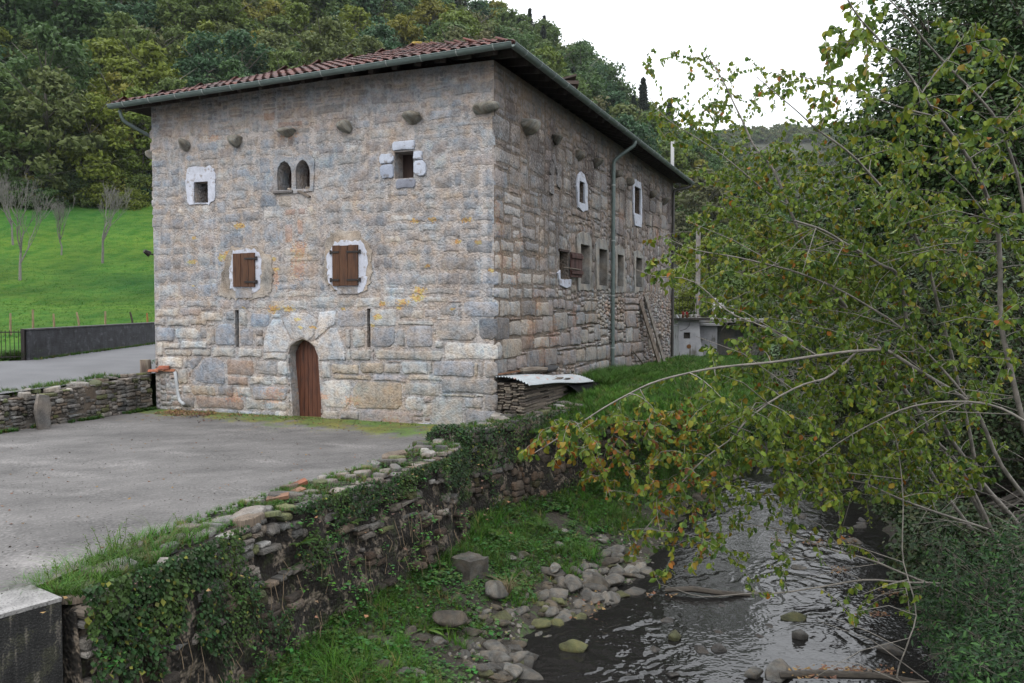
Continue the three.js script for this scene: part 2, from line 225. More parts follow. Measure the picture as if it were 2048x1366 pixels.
// laying a wall: traced stones first, then smaller ones in the gaps that are left
function layWall(opts) {
  const { W, y0, y1, stones, holes, uvf, mat, parent, seed, inside, protAt, fill, most } = opts, r = rng(seed), C = 0.03, nx = Math.ceil(W / C), ny = Math.ceil((y1 - y0) / C), occ = new Uint8Array(nx * ny);
  const mark = (a, b, c, d) => { for (let j = Math.max(0, Math.floor((b - y0) / C)); j < Math.min(ny, (d - y0) / C); j++) for (let i = Math.max(0, Math.floor(a / C)); i < Math.min(nx, c / C); i++) occ[j * nx + i] = 1; };
  for (const h of holes) mark(...h);
  const laid = [];
  for (const s of stones) {
    const [x0, a0, x1, a1, t, poly] = s, g = 0.008; let on = 0, all = 0;
    if (!poly) for (let y = a0 + C / 2; y < a1; y += C) for (let x = x0 + C / 2; x < x1; x += C) { const i = Math.floor(x / C), j = Math.floor((y - y0) / C); all++; if (i >= 0 && j >= 0 && i < nx && j < ny && occ[j * nx + i]) on++; }
    if (on > 0.3 * all) continue;                            // already covered by a neighbour
    laid.push({ area: (x1 - x0) * (a1 - a0), geo: stoneGeo(poly ?? rectPoly(x0 + g, a0 + g, x1 - g, a1 - g, r), protAt(x0, (a0 + a1) / 2) * (0.6 + 0.8 * r()), Math.min(0.035, 0.16 * (a1 - a0)), uvf, tint(t, r, .14, opts.mean, opts.blend((a0 + a1) / 2)), r) });
    mark(x0 - 0.01, a0 - 0.01, x1 + 0.01, a1 + 0.01);
  }
  for (let j = 0; j < ny; j++) for (let i = 0; i < nx; i++) {
    if (occ[j * nx + i]) continue;
    const X = i * C, Y = y0 + j * C, [mw, mh, tones] = fill(X, Y, r), wMax = Math.round(mw / C), hMax = Math.round(mh / C); let w = 0, h = 1;
    while (w < wMax && i + w < nx && !occ[j * nx + i + w]) w++;
    grow: while (h < hMax && j + h < ny) { for (let k = 0; k < w; k++) if (occ[(j + h) * nx + i + k]) break grow; h++; }
    if (i + w < nx && !occ[j * nx + i + w]) { let e = 0; while (i + w + e < nx && e < 4 && !occ[j * nx + i + w + e]) e++; if (e < 4) w += e; }
    for (let b = 0; b < h; b++) for (let a = 0; a < w; a++) if (i + a < nx) occ[(j + b) * nx + i + a] = 1;
    if (w < 2 || h < 2 || (opts.small && opts.small(Y, w * C, h * C, r))) continue;
    const x0 = X, a0 = Y, x1 = Math.min(W, X + w * C), a1 = Y + h * C, g = 0.008, gt = 0.004 + 0.012 * r();
    laid.push({ area: (x1 - x0) * (a1 - a0), geo: stoneGeo(rectPoly(x0 + g, a0 + g, x1 - g - gt, a1 - g - gt * 0.6, r, 0.03, 0.32), protAt(x0, Y) * (0.3 + 0.9 * r()), Math.min(0.03, 0.2 * (a1 - a0)), uvf, tint(tones[(r() * tones.length) | 0], r, 0.2, opts.mean, opts.blend(Y)), r) });
  }
  laid.sort((a, b) => b.area - a.area);
  laid.slice(0, most).forEach(s => part(parent, 'stone', s.geo, mat));
  if (laid.length > most) stuffPart(parent, 'small_stones', mergeGeometries(laid.slice(most).map(s => s.geo)), mat);
  return laid.length;
}
const F = [], S = [];                                       // traced stones
function trace(list, conv, ox, oy, k, rows) { for (const row of rows) { const [a, b, c, d, t] = row; const X0 = ox + a * k, Y0 = oy + b * k, X1 = ox + c * k, Y1 = oy + d * k, xm = (X0 + X1) / 2, ym = (Y0 + Y1) / 2; const x0 = conv(X0, ym)[0], x1 = conv(X1, ym)[0], h1 = conv(xm, Y0)[1], h0 = conv(xm, Y1)[1]; list.push([x0, h0, x1, h1, t]); } }
trace(F,front,300,590,0.19037,[[45,40,115,135,'g'],[130,45,290,130,'p'],[300,50,370,120,'g'],[380,45,610,130,'g'],[620,55,715,130,'w'],[725,40,860,150,'p'],[870,40,1060,150,'p'],[1105,50,1225,150,'t'],[1255,50,1425,165,'o'],[1440,45,1650,150,'w'],[50,140,300,230,'t'],[320,140,530,225,'p'],[535,175,765,280,'t'],[800,175,890,265,'g'],[938,170,1030,330,'t'],[1055,190,1260,340,'b'],[50,240,160,325,'g'],[180,250,415,330,'t'],[425,250,600,315,'t'],[690,300,890,535,'b'],[605,330,685,530,'g'],[60,340,262,490,'b'],[270,345,510,460,'w'],[515,345,600,460,'g'],[948,350,1085,540,'b'],[1105,360,1190,430,'d'],[1110,440,1195,535,'g'],[65,500,140,640,'w'],[145,505,315,565,'w'],[335,480,600,560,'w'],[160,575,440,638,'t'],[445,572,640,640,'t'],[650,550,900,650,'t'],[930,555,1180,655,'w'],[1190,610,1440,680,'w'],[90,650,345,770,'w'],[355,655,395,770,'g'],[800,680,1095,845,'k'],[1125,695,1340,840,'g'],[1350,690,1445,845,'w'],[300,780,400,935,'t'],[810,855,1030,945,'k'],[1040,852,1280,945,'t'],[1290,855,1440,945,'w'],[345,950,430,1030,'t'],[435,952,690,1050,'o'],[715,955,880,1065,'d'],[900,965,1070,1075,'w'],[1080,960,1440,1100,'b'],[480,1068,985,1190,'k'],[1000,1090,1210,1208,'t'],[1220,1112,1445,1210,'w'],[690,1200,930,1270,'g'],[938,1215,1170,1290,'g'],[1175,1215,1305,1300,'g'],[1315,1222,1445,1300,'w'],[350,1070,470,1180,'d']]);
trace(F,front,620,590,0.20496,[[0,10,250,130,'w'],[255,20,430,130,'t'],[440,15,700,125,'w'],[720,10,1060,120,'w'],[1070,10,1340,75,'t'],[265,140,545,320,'b'],[580,135,845,305,'w'],[860,140,980,230,'g'],[985,140,1110,245,'t'],[1115,130,1240,230,'b'],[1270,90,1430,205,'g'],[1500,60,1830,215,'b'],[345,330,400,515,'g'],[415,330,540,510,'t'],[595,315,835,510,'b'],[845,330,920,500,'g'],[940,300,1200,510,'b'],[1240,255,1620,440,'g'],[1645,225,1830,440,'D'],[860,255,1210,292,'t'],[1215,448,1300,520,'t'],[360,525,400,640,'t'],[405,530,600,645,'t'],[635,540,1300,630,'t'],[1310,465,1830,630,'w'],[110,650,210,815,'w'],[215,670,480,770,'o'],[490,660,720,770,'o'],[725,670,880,765,'t'],[895,650,1150,770,'w'],[1155,655,1195,770,'t'],[1205,645,1600,795,'b'],[1605,660,1640,800,'o'],[1645,660,1695,800,'g'],[1705,645,1830,810,'g'],[230,780,600,822,'o'],[610,780,945,845,'p'],[960,780,1290,832,'t'],[115,832,400,1100,'w'],[415,850,900,1115,'o'],[925,855,1270,982,'t'],[1280,812,1830,958,'g'],[1290,966,1610,990,'o'],[1620,966,1695,992,'t'],[930,990,1110,1130,'w'],[1115,1000,1180,1050,'p'],[1190,1005,1490,1285,'t'],[1095,1060,1180,1190,'t'],[1505,1000,1690,1105,'g'],[1705,965,1830,1130,'d'],[140,1122,285,1225,'t'],[295,1126,475,1210,'g'],[485,1130,1005,1290,'p'],[1010,1150,1110,1182,'p'],[1015,1190,1100,1230,'p'],[1510,1122,1830,1300,'b'],[115,1230,395,1275,'g'],[1030,1238,1185,1320,'b'],[1340,1295,1540,1350,'w']]);
trace(F,front,290,380,0.1903,[[60,100,125,180,'g'],[135,95,235,170,'b'],[260,90,365,165,'b'],[60,8,200,85,'g'],[210,8,360,82,'d'],[70,190,240,265,'b'],[250,180,340,290,'g'],[345,180,430,290,'w'],[520,150,690,250,'w'],[750,110,860,250,'b'],[900,120,1080,205,'b'],[1090,50,1170,190,'t'],[1200,45,1390,185,'b'],[1395,50,1550,190,'o'],[70,285,190,400,'d'],[200,295,400,420,'p'],[405,300,530,430,'b'],[545,300,760,430,'p'],[830,240,1010,350,'b'],[1020,220,1220,330,'b'],[1240,210,1450,300,'t'],[1465,195,1590,270,'R'],[1600,180,1690,270,'R'],[1700,160,1800,280,'w'],[80,410,150,590,'w'],[155,430,280,580,'b'],[290,450,440,570,'w'],[450,470,555,620,'g'],[565,460,740,625,'p'],[780,450,1035,620,'b'],[1045,360,1130,590,'b'],[1140,370,1220,580,'g'],[1250,345,1400,560,'b'],[1465,345,1550,560,'R'],[1595,300,1665,480,'R'],[1675,290,1820,540,'w'],[840,370,1035,440,'t'],[90,600,290,690,'g'],[298,595,430,690,'g'],[440,630,530,665,'t'],[395,670,530,820,'g'],[540,650,690,800,'w'],[698,645,815,800,'b'],[85,715,280,855,'p'],[290,720,388,840,'g'],[95,865,235,985,'g'],[245,855,460,975,'b'],[470,850,555,960,'b'],[570,830,780,950,'p'],[95,992,360,1138,'w'],[365,985,535,1138,'b'],[545,980,697,1138,'b'],[705,965,775,1105,'b'],[1450,600,1680,700,'o'],[1690,590,1830,700,'t'],[1490,710,1830,755,'t'],[1385,765,1540,900,'g'],[1548,762,1830,925,'p'],[1380,980,1600,1055,'b'],[1610,940,1830,1048,'g'],[1350,1065,1490,1138,'t'],[1500,1058,1830,1130,'w'],[1390,640,1440,755,'p']]);
trace(F,front,620,380,0.19038,[[150,130,320,245,'d'],[20,25,140,150,'b'],[330,110,465,240,'w'],[475,130,590,240,'b'],[600,120,680,250,'g'],[690,110,870,240,'d'],[880,80,1030,240,'g'],[1040,80,1170,240,'b'],[1200,110,1330,210,'o'],[1385,100,1570,215,'d'],[1600,110,1770,215,'d'],[1800,100,1930,215,'t'],[160,260,360,380,'g'],[430,255,570,390,'p'],[580,255,820,390,'p'],[840,260,1090,330,'w'],[1100,260,1220,340,'b'],[1230,260,1400,330,'g'],[1420,250,1560,335,'b'],[1570,250,1690,330,'g'],[1700,240,1930,335,'b'],[870,340,1130,430,'g'],[1140,350,1380,440,'w'],[1390,370,1590,500,'d'],[1600,350,1780,420,'g'],[1790,345,1930,505,'g'],[660,440,760,560,'b'],[770,470,960,560,'t'],[1000,450,1160,540,'d'],[1170,470,1380,545,'t'],[690,570,860,690,'g'],[870,570,1040,690,'b'],[1050,580,1170,690,'t'],[1180,555,1290,690,'b'],[1390,560,1580,660,'p'],[1630,520,1930,670,'D'],[770,700,870,840,'b'],[880,720,960,840,'g'],[970,710,1130,855,'t'],[1140,695,1290,850,'g'],[1360,700,1760,850,'D'],[1770,700,1930,850,'g'],[780,862,980,1010,'p'],[990,880,1180,1000,'g'],[1190,870,1320,1010,'t'],[1330,860,1580,1010,'b'],[1610,860,1790,1010,'g'],[1800,855,1980,1010,'b'],[760,1020,1000,1098,'w'],[1010,1030,1180,1100,'t'],[1190,1022,1540,1100,'t'],[1620,1040,1800,1138,'b'],[1840,1030,1985,1138,'b']]);
trace(F,front,290,130,0.19763,[[40,650,130,745,'g'],[140,650,280,735,'p'],[290,660,430,740,'p'],[440,640,520,730,'t'],[40,760,270,870,'p'],[280,760,330,870,'g'],[475,750,515,860,'g'],[700,590,890,640,'w'],[520,775,740,870,'b'],[560,880,740,960,'g'],[1200,475,1320,570,'R'],[1330,460,1480,550,'p'],[1520,430,1690,545,'p'],[1180,590,1310,690,'p'],[1340,570,1600,625,'R'],[900,640,1060,700,'w'],[690,650,870,720,'g'],[1020,725,1150,830,'g'],[1160,740,1320,850,'b'],[60,960,230,1040,'b'],[240,900,320,1020,'w'],[110,1050,230,1110,'g'],[60,1165,170,1240,'b'],[180,1150,260,1250,'b'],[265,1130,350,1240,'b'],[730,1040,860,1180,'w'],[870,1040,1070,1150,'b'],[750,950,900,1020,'t'],[910,930,1140,1030,'g'],[870,1170,1060,1280,'g'],[740,1190,860,1290,'g'],[1080,1160,1240,1290,'b'],[1150,930,1280,1100,'b'],[950,850,1130,920,'t'],[1680,860,1770,950,'w']]);
trace(F,front,620,130,0.19761,[[60,400,350,490,'d'],[420,320,590,420,'p'],[610,310,780,400,'p'],[810,270,1070,390,'p'],[1130,270,1330,340,'d'],[1440,170,1860,290,'g'],[1735,300,1860,390,'w'],[1200,345,1420,435,'g'],[700,425,870,480,'p'],[880,410,1060,480,'p'],[140,500,430,550,'p'],[455,555,620,640,'b'],[640,495,950,590,'p'],[1200,450,1540,550,'b'],[1130,595,1320,670,'g'],[1330,565,1860,620,'g'],[580,645,830,750,'w'],[850,625,1010,740,'g'],[1050,690,1440,745,'g'],[1725,635,1870,835,'w'],[1230,755,1400,910,'p'],[1420,725,1715,880,'b'],[1560,890,1870,1025,'p'],[30,690,290,790,'g'],[320,690,560,780,'t'],[30,830,350,900,'p'],[370,800,550,890,'w'],[560,770,720,880,'p'],[90,920,240,1050,'g'],[250,910,500,1010,'t'],[410,1040,630,1180,'p'],[60,1110,350,1250,'g'],[1240,925,1390,1060,'t'],[1400,920,1540,1000,'b'],[1130,1150,1240,1250,'g'],[1250,1120,1450,1260,'d'],[1460,1040,1540,1240,'b'],[1560,1050,1720,1240,'g'],[1730,1040,1870,1240,'b'],[400,1190,550,1280,'p'],[560,1190,700,1270,'t']]);
trace(S,side,980,560,0.18066,[[105,225,330,405,'t'],[335,230,500,400,'d'],[510,240,640,400,'t'],[645,215,690,400,'p'],[700,210,750,320,'p'],[755,210,830,325,'p'],[835,230,920,340,'p'],[925,270,1000,355,'p'],[1040,230,1110,355,'t'],[1115,240,1170,350,'t'],[52,215,100,405,'w'],[52,415,205,670,'D'],[205,455,335,615,'t'],[340,435,465,610,'t'],[470,440,570,600,'p'],[580,400,690,580,'g'],[700,360,850,555,'t'],[860,400,945,530,'d'],[955,360,1035,500,'g'],[1040,375,1170,480,'t'],[52,690,125,880,'w'],[130,650,335,855,'o'],[345,620,470,770,'k'],[485,630,650,755,'t'],[660,620,775,735,'p'],[780,580,880,735,'p'],[885,520,1000,720,'p'],[1005,540,1075,700,'t'],[1080,520,1140,580,'t'],[1080,590,1140,690,'g'],[1145,490,1210,670,'g'],[1215,540,1300,620,'t'],[1220,630,1300,715,'t'],[52,880,185,1090,'g'],[185,870,285,1010,'d'],[290,830,400,980,'p'],[405,775,590,975,'d'],[595,755,735,950,'d'],[740,740,900,770,'p'],[740,830,795,930,'k'],[800,775,945,935,'p'],[950,760,1045,900,'t'],[1055,735,1170,900,'t'],[1180,730,1270,880,'t'],[1275,725,1310,880,'p'],[945,955,1090,1100,'p'],[1100,920,1170,1020,'g'],[1175,890,1305,1010,'t'],[1355,200,1410,260,'o'],[1360,550,1400,690,'p'],[1405,580,1470,680,'t'],[1400,460,1475,550,'t'],[1490,340,1600,520,'p'],[1500,525,1570,690,'w'],[1575,540,1640,680,'p'],[1360,700,1460,840,'g'],[1470,700,1550,840,'p'],[1555,690,1690,800,'p'],[1370,850,1485,960,'g'],[1490,850,1560,960,'p'],[1600,810,1680,900,'p'],[1490,200,1640,270,'p'],[1490,280,1640,330,'p'],[1750,650,1830,760,'t'],[52,80,210,205,'w'],[220,80,360,210,'g'],[370,90,465,210,'t'],[480,100,600,200,'p'],[610,90,720,200,'p'],[900,50,950,140,'o'],[1110,70,1170,130,'o']]);
trace(S,side,980,380,0.18066,[[52,100,150,330,'g'],[155,50,345,170,'w'],[150,180,335,290,'w'],[350,180,560,260,'g'],[52,350,120,540,'b'],[125,370,235,550,'g'],[250,440,330,550,'w'],[335,420,500,550,'g'],[240,300,360,430,'g'],[52,550,110,700,'w'],[115,560,260,685,'w'],[270,560,380,685,'w'],[385,580,540,685,'g'],[52,710,130,880,'w'],[135,720,240,885,'w'],[245,695,340,885,'w'],[345,730,510,885,'b'],[545,740,640,900,'p'],[650,720,720,890,'g'],[52,900,130,1060,'w'],[135,930,295,1050,'w'],[300,920,460,1045,'t'],[470,930,600,1045,'t'],[660,960,730,1060,'g'],[690,20,770,250,'g'],[780,50,880,200,'t'],[1120,50,1220,220,'t'],[1225,60,1300,220,'t'],[1150,460,1215,530,'o'],[570,60,680,240,'g'],[900,220,1060,300,'k'],[1130,240,1220,330,'t'],[1370,20,1420,240,'t'],[1430,30,1490,280,'t'],[1380,300,1470,500,'p'],[1500,100,1570,420,'t'],[1700,60,1760,240,'p'],[1770,110,1830,250,'g'],[1840,120,1900,260,'t'],[1910,120,1960,260,'p'],[1710,260,1790,400,'t'],[1800,280,1880,420,'p'],[1890,280,1950,430,'g']]);
trace(S,side,960,60,0.2928,[[95,340,160,440,'p'],[90,590,200,750,'w'],[205,640,275,780,'g'],[280,700,320,860,'d'],[330,830,440,980,'g'],[100,830,270,930,'w'],[275,920,330,1010,'g'],[95,950,190,1080,'p'],[200,960,330,1080,'g'],[345,1000,440,1100,'g'],[520,800,580,900,'t'],[585,820,630,920,'t'],[560,680,610,720,'o'],[500,990,560,1080,'t'],[570,1010,620,1100,'t'],[640,880,700,960,'d'],[340,590,420,640,'p'],[290,490,380,580,'d'],[170,590,240,640,'p'],[900,960,940,1080,'t'],[945,1000,990,1100,'t'],[900,1100,950,1220,'p'],[960,1110,1000,1250,'t'],[780,960,820,1080,'t'],[825,980,865,1110,'p'],[780,1100,830,1240,'t']]);
const pf = (list, ox = 0, oy = 0, k = 1) => list.map(([a, b]) => front(ox + a * k, oy + b * k)), ps = list => list.map(([a, b]) => side(a, b));
const polyBox = p => [Math.min(...p.map(q => q[0])), Math.min(...p.map(q => q[1])), Math.max(...p.map(q => q[0])), Math.max(...p.map(q => q[1]))];
const rectOf = (conv, x0, y0, x1, y1) => { const xm = (x0 + x1) / 2, ym = (y0 + y1) / 2; return [conv(x0, ym)[0], conv(xm, y1)[1], conv(x1, ym)[0], conv(xm, y0)[1]]; };
const rPoly = ([a, b, c, d]) => [[a, b], [c, b], [c, d], [a, d]];
function path(pts, T = THREE.Shape) { const s = new T(); pts.forEach(([x, y], i) => i ? s.lineTo(x, y) : s.moveTo(x, y)); s.closePath(); return s; }
function plate(outline, holes, z0, z1, uvf, bev = 0.01) {   // a flat piece with a worn rim standing on the wall's plane
  const s = path(outline); holes.forEach(h => s.holes.push(path(h, THREE.Path)));
  const g = new THREE.ExtrudeGeometry(s, { depth: z1 - z0 - bev, bevelEnabled: true, bevelThickness: bev, bevelSize: bev * 0.8, bevelSegments: 2, bevelOffset: -bev * 0.8 }); g.translate(0, 0, z0);
  const P = g.attributes.position, U = []; for (let i = 0; i < P.count; i++) U.push(...uvf(P.getX(i) + P.getZ(i), P.getY(i))); g.setAttribute('uv', new THREE.Float32BufferAttribute(U, 2)); return g;
}
const rough = (pts, r, amp = 0.02, step = 0.12) => { const o = []; pts.forEach((p, i) => { const q = pts[(i + 1) % pts.length], l = Math.hypot(q[0] - p[0], q[1] - p[1]), n = Math.max(1, Math.round(l / step)); for (let k = 0; k < n; k++) { const t = k / n; o.push([lerp(p[0], q[0], t) + amp * (r() * 2 - 1), lerp(p[1], q[1], t) + amp * (r() * 2 - 1)]); } }); return o; };

// ---- openings of the front wall
const oUL = rectOf(front, 389, 364, 417, 406), oUR = rectOf(front, 789, 303, 827, 356.5), oSL = rectOf(front, 470, 620, 478, 695), oSR = rectOf(front, 734, 617, 741, 695);
const archHole = (x0, x1, top, bot) => { const m = (x0 + x1) / 2; return pf([[x0 + 1, bot], [x1, bot - 1], [x1, lerp(top, bot, .42)], [lerp(m, x1, .86), lerp(top, bot, .22)], [lerp(m, x1, .45), lerp(top, bot, .06)], [m, top], [lerp(m, x0, .5), lerp(top, bot, .07)], [lerp(m, x0, .9), lerp(top, bot, .25)], [x0, lerp(top, bot, .45)]]); };
const oA1 = archHole(555.5, 584.5, 322.5, 381), oA2 = archHole(592.5, 621, 320, 378.5);
const oD = pf([[586, 842], [583.5, 790], [579, 740], [576, 708], [580, 693], [591, 683], [605, 677.5], [618, 683.5], [629, 694], [636, 713], [639, 760], [642, 800], [645, 842]]);
const sideHoles = { w1: rectOf(side, 1156, 364, 1167, 406), w2: rectOf(side, 1267, 375, 1279, 428), sw: rectOf(side, 1119, 504, 1136, 557), a: rectOf(side, 1159, 490, 1177, 568), b: rectOf(side, 1196, 499, 1212, 571), c: rectOf(side, 1233, 510, 1245, 573), d: rectOf(side, 1270, 516, 1282, 574), low: rectOf(side, 1312, 671, 1321, 706) };

// ---- the walls themselves
function wallCore(L, x0, holes, uvf, mat, name, place) {
  const s = path([[x0, -2.2], [L, -2.2], [L, WALLTOP], [x0, WALLTOP]]); holes.forEach(h => s.holes.push(path(h, THREE.Path)));
  const g = new THREE.ExtrudeGeometry(s, { depth: 0.55, bevelEnabled: false }); g.translate(0, 0, -0.55);
  const P = g.attributes.position, U = []; for (let i = 0; i < P.count; i++) U.push(...uvf(P.getX(i) + P.getZ(i), P.getY(i))); g.setAttribute('uv', new THREE.Float32BufferAttribute(U, 2));
  return place(part(house, name, g, mat));
}
const frontWall = wallCore(FL - 0.012, 0, [rPoly(oUL), rPoly(oUR), rPoly(oSL), rPoly(oSR), oA1, oA2, oD], fuv, mortarF, 'front_wall', placeF);
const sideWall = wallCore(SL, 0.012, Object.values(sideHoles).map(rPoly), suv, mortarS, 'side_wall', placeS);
{
  const g = new GB(), h = WALLTOP, B = P0.clone().addScaledVector(VS, SL), Cc = P1.clone().addScaledVector(VS, SL);
  for (const [a, b] of [[P1.clone().addScaledVector(VS, .56), Cc], [Cc, B.clone().addScaledVector(UL, .02)]]) g.bar(V(a.x, 3, a.z), V(b.x, 3, b.z), 0.5, 2 * (h - 3) - .1);
  part(house, 'rear_wall', g.build(), mortarS);
}
// special stones round the doorway and the big slab
const polyStone = (list, p, t) => { const b = polyBox(p); list.push([...b, t, p]); };
{
  const A = (l) => pf(l, 300, 590, .19037), B = l => pf(l, 620, 590, .20496);
  const add = (p, t) => { const r = rng(p.length * 7 + Math.round(p[0][0] * 100)); let area = 0; p.forEach((q, i) => { const n = p[(i + 1) % p.length]; area += q[0] * n[1] - n[0] * q[1]; }); polyStone(F, rough(area > 0 ? p : p.reverse(), r, 0.008, 0.2), t); };
  add(A([[1195, 600], [1192, 480], [1238, 340], [1290, 258], [1385, 258], [1402, 300], [1480, 468], [1522, 486], [1468, 535], [1444, 604]]), 'W');
  add(A([[1394, 248], [1500, 186], [1640, 182], [1762, 258], [1718, 440], [1665, 482], [1602, 455], [1530, 478], [1488, 462], [1408, 300]]), 'W');
  add(B([[92, 168], [250, 152], [250, 285], [195, 312], [100, 398], [50, 436], [58, 330]]), 'W');
  add(B([[207, 320], [262, 322], [320, 480], [345, 560], [350, 636], [94, 636], [84, 595], [50, 500], [4, 460], [48, 447], [112, 407]]), 'W');
  add(A([[412, 700], [450, 657], [560, 652], [500, 745], [440, 790]]), 'b'); add(A([[510, 750], [570, 655], [690, 657], [772, 702], [788, 800], [788, 935], [700, 938], [560, 933], [472, 888], [440, 815]]), 'b');
  // special stones go first, so that their outlines keep their place
  F.unshift(...F.splice(-6));
}
const extra = (f => f)(0);
const blockF = [];                                          // plates that cover the stones behind them
const ULp = pf([[373, 352], [375, 338], [384, 332], [394, 334], [406, 335], [418, 332], [429, 336], [432, 360], [430, 402], [418, 408], [390, 407], [382, 410], [374, 402], [372, 380]]);
const ARp = pf([[548, 322], [556, 311], [571, 312], [588, 316], [604, 309], [620, 309], [629, 318], [630, 350], [628, 382], [590, 387], [548, 388], [550, 352]]);
const s1o = pf([[466, 502], [488, 498], [513, 499], [522, 510], [524, 540], [520, 580], [506, 586], [476, 583], [462, 577], [460, 540]]), s1c = pf([[452, 512], [462, 495], [520, 494], [540, 512], [549, 545], [538, 594], [510, 598], [470, 600], [441, 594], [446, 550]]);
const s2o = pf([[670, 484], [695, 481], [720, 482], [734, 497], [736, 540], [733, 574], [719, 587], [701, 589], [672, 579], [656, 562], [655, 510]]), s2c = pf([[650, 492], [662, 466], [690, 459], [720, 466], [740, 492], [746, 540], [742, 572], [722, 584], [690, 586], [664, 578], [648, 556]]);
const holesF = [oUL, oUR, oSL, oSR].map(h => [h[0] - .02, h[1] - .02, h[2] + .02, h[3] + .02]); for (const p of [oD]) { const b = polyBox(p); holesF.push([b[0] + .07, b[1], b[2] - .06, b[3] - .32], [b[0] + .18, b[1], b[2] - .2, b[3] - .08]); }
for (const p of [ULp, ARp, s1c, s2c]) { const b = polyBox(p); holesF.push([b[0] + .03, b[1] + .05, b[2] - .03, b[3] - .05]); }
const URs = [[832, 768, 1070, 868], [700, 897, 853, 1000], [711, 1006, 853, 1152], [1047, 868, 1150, 960], [1047, 964, 1184, 1130], [868, 1152, 1072, 1250]].map(([a, b, c, d]) => rectOf(front, 620 + a * .19761, 130 + b * .19761, 620 + c * .19761, 130 + d * .19761));
URs.forEach(h => holesF.push(h));
layWall({
  W: FL + 0.012, y0: -0.6, y1: 8.1, stones: F, holes: holesF, uvf: fuv, mat: stoneF, parent: frontWall, seed: 11, most: 300, mean: MEANF, small: (y, w, h, r) => y > 2.9 && y < 7.4 ? h < .13 || w < .14 : h < .07 && r() < .5, blend: y => .26 + .30 * smooth(2.3, 3.3, y),
  protAt: (x, y) => 0.006 + 0.026 * smooth(3.2, 1.8, y) + 0.012 * smooth(7.2, 7.9, y),
  fill: (x, y, r) => y > 7.35 ? [.12 + .38 * r(), .06 + .1 * r(), 'ptdk'] : y > 2.9 ? [.28 + .5 * r(), .2 + .16 * r(), 'gppgtb'] : [.1 + .35 * r(), .06 + .12 * r(), 'tgpkw'],
});
const holesS = Object.values(sideHoles).map(h => [h[0] - .02, h[1] - .02, h[2] + .02, h[3] + .02]);
const cement = { a: ps([[1151, 472], [1162, 463], [1176, 466], [1181, 480], [1182, 540], [1184, 578], [1175, 583], [1154, 580]]), b: ps([[1189, 486], [1196, 476], [1210, 481], [1215, 500], [1215, 580], [1192, 580]]), c: ps([[1228, 496], [1238, 488], [1247, 500], [1249, 560], [1248, 585], [1229, 586]]), d: ps([[1266, 505], [1276, 500], [1285, 512], [1286, 580], [1267, 586]]) };
const whiteS = { w1: ps([[1151, 372], [1154, 350], [1160, 342], [1166, 350], [1172, 368], [1173, 404], [1173, 420], [1162, 424], [1154, 414]]), w2: ps([[1264, 366], [1265, 356], [1272, 360], [1280, 366], [1282, 400], [1282, 440], [1281, 456], [1268, 450], [1265, 425]]) };
for (const p of [...Object.values(cement), ...Object.values(whiteS)]) { const b = polyBox(p); holesS.push([b[0] + .05, b[1] + .05, b[2] - .05, b[3] - .05]); }
S.forEach(s => { if (s[0] < 0.2) s[0] = -0.012; });
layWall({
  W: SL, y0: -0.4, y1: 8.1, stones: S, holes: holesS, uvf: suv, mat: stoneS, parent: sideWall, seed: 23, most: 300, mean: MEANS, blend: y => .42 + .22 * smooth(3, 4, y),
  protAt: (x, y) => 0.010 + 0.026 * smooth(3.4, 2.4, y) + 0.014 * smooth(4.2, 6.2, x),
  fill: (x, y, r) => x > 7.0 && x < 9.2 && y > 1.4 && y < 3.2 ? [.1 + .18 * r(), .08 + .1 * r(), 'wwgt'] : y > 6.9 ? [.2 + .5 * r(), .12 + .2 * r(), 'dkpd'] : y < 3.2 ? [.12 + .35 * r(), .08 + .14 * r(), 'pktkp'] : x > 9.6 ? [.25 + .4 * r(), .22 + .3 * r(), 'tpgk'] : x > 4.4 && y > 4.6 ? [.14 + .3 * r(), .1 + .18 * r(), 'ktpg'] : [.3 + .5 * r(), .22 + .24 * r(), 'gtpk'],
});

// ---- plaster and window surrounds
const plasterW = std({ map: PLAST, bumpMap: GRAIN_B, bumpScale: 0.012, color: [.92, .95, 1.03], roughness: 0.95 });
const plasterC = std({ map: GRAIN, bumpMap: GRAIN_B, bumpScale: 0.04, color: [0.62, 0.555, 0.485], roughness: 0.95 });
const plasterG = std({ map: GRAIN, bumpMap: GRAIN_B, bumpScale: 0.012, color: [0.44, 0.42, 0.385], roughness: 0.95 });
const slabB = std({ map: FTEX, bumpMap: FBUMP, bumpScale: 0.03, color: [0.43, 0.42, 0.43], roughness: 0.95 });
const woodDark = std({ map: WOODT, bumpMap: WOODB, bumpScale: 0.008, color: [0.056, 0.034, 0.029], roughness: 0.9 });
const woodBlack = std({ map: WOODT, color: [.056, .034, .029], roughness: .9 });
const woodWarm = std({ map: WOODT, bumpMap: WOODB, bumpScale: 0.01, color: [0.105, 0.043, 0.016], roughness: 0.8 });
const woodRed = std({ map: WOODT, bumpMap: WOODB, bumpScale: 0.006, color: [0.125, 0.040, 0.016], roughness: 0.6 });
const woodGrey = std({ map: WOODT, bumpMap: WOODB, bumpScale: 0.012, color: [0.24, 0.205, 0.17], roughness: 0.9 });
const ironMat = std({ color: [0.03, 0.024, 0.022], roughness: 0.6, metalness: 0.4 });
const dark = std({ color: [.05, .045, .04], roughness: 1 });
const uvm = (x, y) => [x, y];
